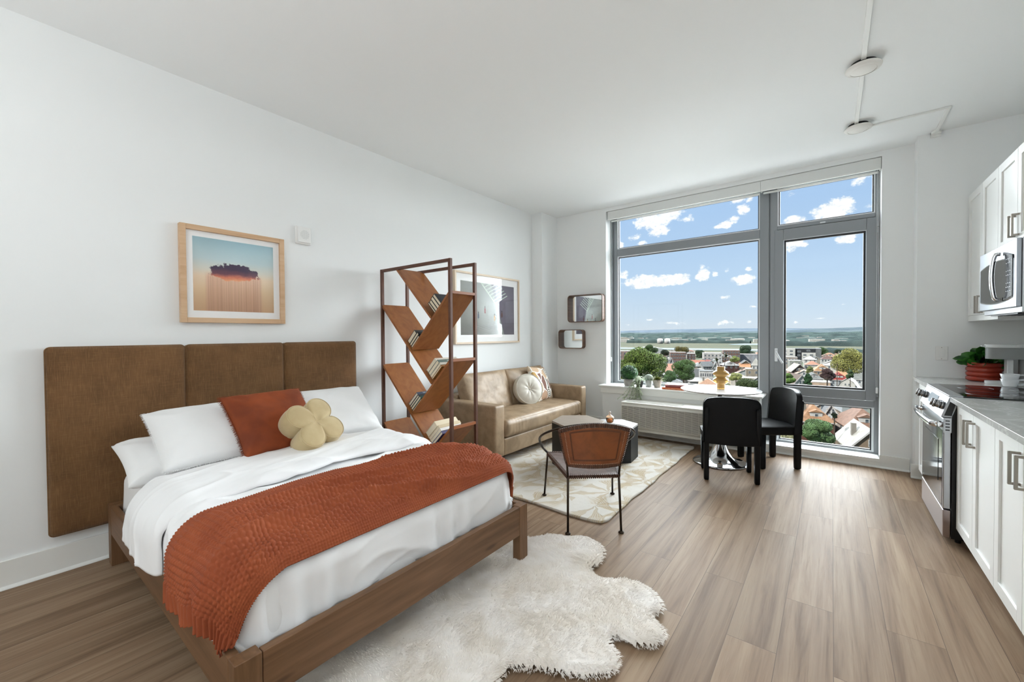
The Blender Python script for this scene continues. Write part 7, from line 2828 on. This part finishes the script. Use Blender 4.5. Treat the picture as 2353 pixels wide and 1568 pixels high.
# the black and white apartment block
t = thing('apartment_block', 'modern black and white apartment block below the river', 'building', (-22.5, 516, GZ), radians(3))
MB_, MW_, MG_ = flat_mat((52, 58, 66)), flat_mat((238, 236, 232)), flat_mat((132, 136, 140))
lpart('dark_volume', box(BM(), -18, 17, 0, 14, 0, 14.0), MB_, t)
lpart('white_volume', box(BM(), -16, -4, -2.5, 0, 3, 14.3), MW_, t)
lpart('white_volume', box(BM(), 1.5, 13, -2.0, 0, 0, 10.0), MW_, t)
lpart('grey_stair_tower', box(BM(), 13, 17.5, -1.5, 12, 0, 14.4), MG_, t)
for (xx, zz, yy) in ((-12.8, 11.4, -2.5), (-7.3, 11.4, -2.5), (-12.8, 8.0, -2.5), (-7.3, 8.0, -2.5), (4.0, 7.6, -2.0), (9.6, 7.6, -2.0), (4.0, 4.4, -2.0), (9.6, 4.4, -2.0), (-0.8, 11, 0), (7.0, 12, 0), (-1.2, 7, 0)):
    put_window(t, xx, yy, zz, 2.6, 1.4)

# white pointed tower
t = thing('pointed_tower', 'white square tower with steep pointed roof beside the mullion', 'tower', (-33.9, 295, GZ), radians(6))
lpart('shaft', box(BM(), -2.2, 2.2, -2.2, 2.2, 0, 10.6), flat_mat((234, 234, 232)), t)
bm = BM()
v = [bm.verts.new(p) for p in ((-2.7, -2.7, 10.5), (2.7, -2.7, 10.5), (2.7, 2.7, 10.5), (-2.7, 2.7, 10.5), (0, 0, 15.2))]
for f in ((0, 1, 4), (1, 2, 4), (2, 3, 4), (3, 0, 4), (3, 2, 1, 0)):
    bm.faces.new([v[i] for i in f])
lpart('roof', bm, flat_mat((212, 210, 202)), t)
for s in (-1, 1):
    put_window(t, s * 1.0, -2.2, 9.2, 0.7, 1.5)

# more houses between the measured ones, one kind of roof each
rr = random.Random(44)
FILL = []
cols_w = [(228, 226, 222), (206, 196, 180), (186, 194, 198), (150, 112, 98), (214, 206, 190), (196, 176, 160)]
cols_r = [((128, 122, 116), 'grey'), ((160, 112, 92), 'brown'), ((196, 144, 112), 'orange'), ((96, 98, 100), 'charcoal'), ((184, 180, 172), 'pale')]
HP = [(h_[1], h_[2]) for h_ in HOUSES] + [(-22.5, 516), (-33.9, 295)]
n_ = 0
while len(FILL) < 64 and n_ < 4000:
    n_ += 1
    ang = rr.uniform(-0.3, 22.5)
    dist = rr.uniform(150, 640) if rr.random() < 0.8 else rr.uniform(150, 330)
    x, y = CAM.x - dist * sin(radians(ang)) + 22 * (1 if rr.random() < 0.12 else 0), dist * cos(radians(ang))
    if any((x - a) ** 2 + (y - b) ** 2 < 15 ** 2 for a, b in HP):
        continue
    HP.append((x, y))
    FILL.append((x, y))
def near_name(x, y):
    """a short name of the nearest measured house and how this one lies to it"""
    best = min(HOUSES, key=lambda h_: (h_[1] - x) ** 2 + (h_[2] - y) ** 2)
    nm = best[12]
    for cut in (' with ', ' beside ', ' behind ', ' in the ', ' in front', ' at the ', ' below ', ' near ', ' by ', ' between ', ' beyond ', ' round '):
        nm = nm.split(cut)[0]
    hx, hy = best[1] - CAM.x, best[2]
    px_, py_ = x - CAM.x, y
    ha, pa = math.atan2(hx, hy), math.atan2(px_, py_)
    hd, pd = sqrt(hx * hx + hy * hy), sqrt(px_ * px_ + py_ * py_)
    side = 'right' if pa > ha else 'left'
    dep_ = 'behind' if pd > hd else 'in front'
    if abs(pa - ha) * hd > abs(pd - hd):
        return 'to the %s of the %s' % (side, nm)
    return ('behind and %s of the %s' if dep_ == 'behind' else 'in front and %s of the %s') % (side, nm)


for (x, y) in FILL:
    rc, rn = rr.choice(cols_r)
    k = rr.choice('HHGR')
    lab = '%s roofed small house %s' % (rn, near_name(x, y))
    if len(lab.split()) > 16:
        lab = ' '.join(lab.split()[:16])
    house(k, x, y, rr.uniform(8, 11), rr.uniform(9, 12), rr.uniform(4.2, 5.2), rr.uniform(7.0, 8.0), rr.choice(cols_w), rc, rr.uniform(-4, 18), rr.choice((1, 2)), 0, lab)


# trees
def tree(x, y, ztop, r, h, col, label):
    t = thing('tree', label, 'tree', (x, y, GZ), group='town trees')
    m = flat_mat(col, 0.8, var=(tuple(min(255, int(c * 1.35)) for c in col), 0.9))
    rs = np.random.RandomState(int(abs(x * 13 + y * 7)) % 100000)
    hh_ = h * 1.25
    cz = ztop - hh_ / 2
    nb = 13
    C = []
    for i in range(nb):
        a = rs.uniform(0, 2 * pi)
        e = rs.uniform(-0.55, 0.9)
        q = sqrt(max(0, 1 - e * e)) * rs.uniform(0.45, 0.72)
        C.append((x + cos(a) * q * r, y + sin(a) * q * r, cz + e * hh_ * 0.36, r * rs.uniform(0.34, 0.52)))
    C.append((x, y, ztop - r * 0.42, r * 0.42))
    C.append((x, y, cz, r * 0.62))
    P, N = [], []
    per = int(1500 if y > 150 else 2400)
    for (cx, cy__, cz_, cr) in C:
        d = rs.randn(per, 3)
        d /= np.linalg.norm(d, axis=1, keepdims=True)
        rad = cr * (0.86 + 0.16 * rs.rand(per))
        P.append(d * rad[:, None] * np.array([1, 1, 0.82]) + np.array([cx, cy__, cz_]))
        N.append(d)
    P, N = np.concatenate(P), np.concatenate(N)
    obj('crown', leaf_cloud('crown', P, N, max(0.24, r * 0.058), 3, aspect=0.75), m, t)
    obj('trunk', cyl(BM(), (x, y, GZ), (x, y, cz + 0.1 * h), max(0.2, r * 0.07), max(0.12, r * 0.04), 8), flat_mat((92, 78, 64)), t)


for tr in TREES:
    tree(*tr)

# utility poles
for (x, y, h, lab) in ((1.75, 225, 11.5, 'thin wooden utility pole in front of the peach flat building'), (5.3, 232, 17.5, 'taller wooden utility pole left of the red roof'),
                       (-39.0, 214, 9.5, 'short dark pole beside the white garage')):
    t = thing('utility_pole', lab, 'utility pole', (x, y, GZ), group='utility poles')
    obj('pole', cyl(BM(), (x, y, GZ), (x, y, GZ + h), 0.17, 0.12, 8), flat_mat((98, 78, 64)), t)
    obj('crossarm', box(BM(), x - 1.1, x + 1.1, y - 0.06, y + 0.06, GZ + h - 1.0, GZ + h - 0.85), flat_mat((98, 78, 64)), t)

# two white storage tanks on the marsh
for (x, y, lab) in ((-399.0, 1234.0, 'left one of two white storage tanks on the marsh'), (-380.0, 1240.0, 'right one of two white storage tanks on the marsh')):
    t = thing('storage_tank', lab, 'storage tank', (x, y, GZ - 0.3), group='white storage tanks')
    obj('shell', cyl(BM(), (x, y, GZ - 0.3), (x, y, GZ + 12.5), 8.0, n=40), flat_mat((240, 238, 234)), t, smooth=True)
    obj('dome_roof', lathe(BM(), [(8.2, 0), (7.0, 1.0), (4.0, 1.9), (0, 2.3)], (x, y, GZ + 12.5), 40), flat_mat((240, 238, 234)), t, smooth=True)

# long white domed hall and pale conveyor shed at the far left
t = thing('domed_hall', 'long white arched hall beyond the pink brick building', 'building', (-222, 640, GZ), radians(24))
bm = BM()
P = [(-22, 0), (22, 0), (22, 4)] + [(22 * cos(a), 4 + 5.5 * sin(a)) for a in np.linspace(0, pi, 14)][1:-1] + [(-22, 4)]
prism(bm, P, 30, axes((0, 15, 0), (1, 0, 0), (0, 0, 1), (0, -1, 0)))
bmesh.ops.recalc_face_normals(bm, faces=bm.faces)
lpart('arched_shell', bm, flat_mat((226, 232, 234)), t, smooth=True)
t = thing('salt_shed', 'pale heap-shaped shed with a slanting conveyor on the far shore', 'building', (-640, 1500, GZ), radians(24))
bm = BM()
P = [(-45, 0), (45, 0), (45, 6), (26, 16), (-20, 18), (-45, 8)]
prism(bm, P, 40, axes((0, 20, 0), (1, 0, 0), (0, 0, 1), (0, -1, 0)))
bmesh.ops.recalc_face_normals(bm, faces=bm.faces)
lpart('shed_body', bm, flat_mat((224, 220, 206)), t)
lpart('conveyor', bar(BM(), (-95, 0, 4), (-38, 0, 26), 5, 3), flat_mat((224, 220, 206)), t)

# warehouses on the far shore: single small things
rr = random.Random(9)
proto = None
WP = []
while len(WP) < 150:
    ang = radians(rr.uniform(-1.0, 23.0))
    dist = rr.choice((rr.uniform(1650, 2000), rr.uniform(1900, 2700), rr.uniform(2600, 5000)))
    if rr.random() < 0.2:
        dist = rr.uniform(1480, 1620)
    x, y = CAM.x - dist * sin(ang), dist * cos(ang)
    if any(abs(dist - b_) < 40 and abs(x - a_) < 55 for a_, b_ in WP) or any(abs(y - q_) < w_ + 40 for q_, w_ in ((1640, 40), (2200, 110), (3000, 150), (1334, 30))):
        continue
    WP.append((x, dist))
    L_, H_ = rr.uniform(10, 48), rr.uniform(5, 9) * (1 + dist / 6000)
    o = obj('warehouse', box(BM(), -L_ / 2, L_ / 2, -9, 9, 0, H_), flat_mat(rr.choice(((236, 234, 228), (214, 208, 198), (226, 222, 214), (190, 186, 180)))), None)
    o.location = (x, y, GZ - 0.3)
    o.rotation_euler = (0, 0, rr.uniform(0, 0.35))
    tag(o, 'low pale warehouse on the far side of the marsh', 'warehouse', 'pale warehouses on the far side of the marsh')

# tree belts and wooded hills (nobody could count these)
M_BELT = mat('far_tree_belt', (38, 46, 46), 0.95, spec=0.0, var=((52, 62, 60), 0.02))


def belt(name, pts, width, height, m, n=220, seed=0, zbase=GZ):
    pts = [np.array(p, float) for p in pts]
    seg = [np.linalg.norm(b - a) for a, b in zip(pts, pts[1:])]
    s = np.concatenate([[0], np.cumsum(seg)])
    u = np.linspace(0, s[-1], n)
    X = np.interp(u, s, [p[0] for p in pts])
    Y = np.interp(u, s, [p[1] for p in pts])
    W = np.linspace(-1, 1, 9)
    UU, WW = np.meshgrid(u, W, indexing='ij')
    hgt = height * np.sqrt(1 - WW ** 2) * (0.35 + 0.9 * fbm(UU / (height * 2.2) + seed, WW * 1.5, seed, 4))
    XX = X[:, None] + 0 * WW
    YY = Y[:, None] + WW * width
    co = np.stack([XX, YY, zbase - 0.3 + hgt], -1).reshape(-1, 3)
    o = obj(name, np_mesh(name, co, grid_faces(n, 9, True)), m)
    return o


for i, (P, wd, hg, lab) in enumerate((
        ([(-520, 1290), (-330, 1330), (-180, 1345)], 14, 12, 'dark tree belt crossing the marsh in front of the warehouses'),
        ([(-120, 1120), (0, 1150), (120, 1140)], 14, 13, 'dark tree belt in front of the far river'),
        ([(-60, 700), (20, 705), (120, 700)], 10, 9, 'low scrub along the near river bank'),
        ([(-1100, 1600), (-700, 1640), (-300, 1640), (100, 1660), (600, 1640)], 40, 13, 'long tree belt along the far shore'),
        ([(-1500, 2150), (-800, 2250), (-200, 2200), (500, 2200)], 70, 17, 'long tree belt behind the first warehouses'),
        ([(-2100, 2900), (-1100, 3050), (-200, 3000), (700, 3000)], 110, 26, 'wide woodland behind the warehouses'),
        ([(-2900, 4000), (-1500, 4300), (-200, 4200), (900, 4200)], 200, 36, 'wide far woodland below the hills'))):
    o = belt('tree_belt', P, wd, hg, M_BELT, 260 if i < 3 else 420, i * 3.1)
    tag(o, lab, 'trees', 'far tree belts', 'stuff')

M_HILL1 = mat('hazy_wooded_hill_near', (52, 60, 66), 0.98, spec=0.0, var=((66, 74, 76), 0.004))  # distance haze put into the blue-grey base colours of both ridges
M_HILL2 = mat('hazy_wooded_hill_far', (60, 68, 76), 0.98, spec=0.0, var=((70, 78, 86), 0.002))


def hill(name, y0, depth, prof, m, seed):
    n, k = 240, 12
    xs = np.linspace(-6200, 3200, n)
    U, W = np.meshgrid(xs, np.linspace(0, 1, k), indexing='ij')
    hh_ = np.interp(xs, [p[0] for p in prof], [p[1] for p in prof])[:, None]
    hh_ = hh_ * np.sin(W * pi * 0.5) ** 0.8 + (fbm(U / 260 + seed, W * 3, seed, 4) - 0.5) * 16 * W
    co = np.stack([U, y0 + W * depth, GZ - 0.3 + hh_], -1).reshape(-1, 3)
    o = obj(name, np_mesh(name, co, grid_faces(n, k)), m)
    o['kind'] = 'structure'


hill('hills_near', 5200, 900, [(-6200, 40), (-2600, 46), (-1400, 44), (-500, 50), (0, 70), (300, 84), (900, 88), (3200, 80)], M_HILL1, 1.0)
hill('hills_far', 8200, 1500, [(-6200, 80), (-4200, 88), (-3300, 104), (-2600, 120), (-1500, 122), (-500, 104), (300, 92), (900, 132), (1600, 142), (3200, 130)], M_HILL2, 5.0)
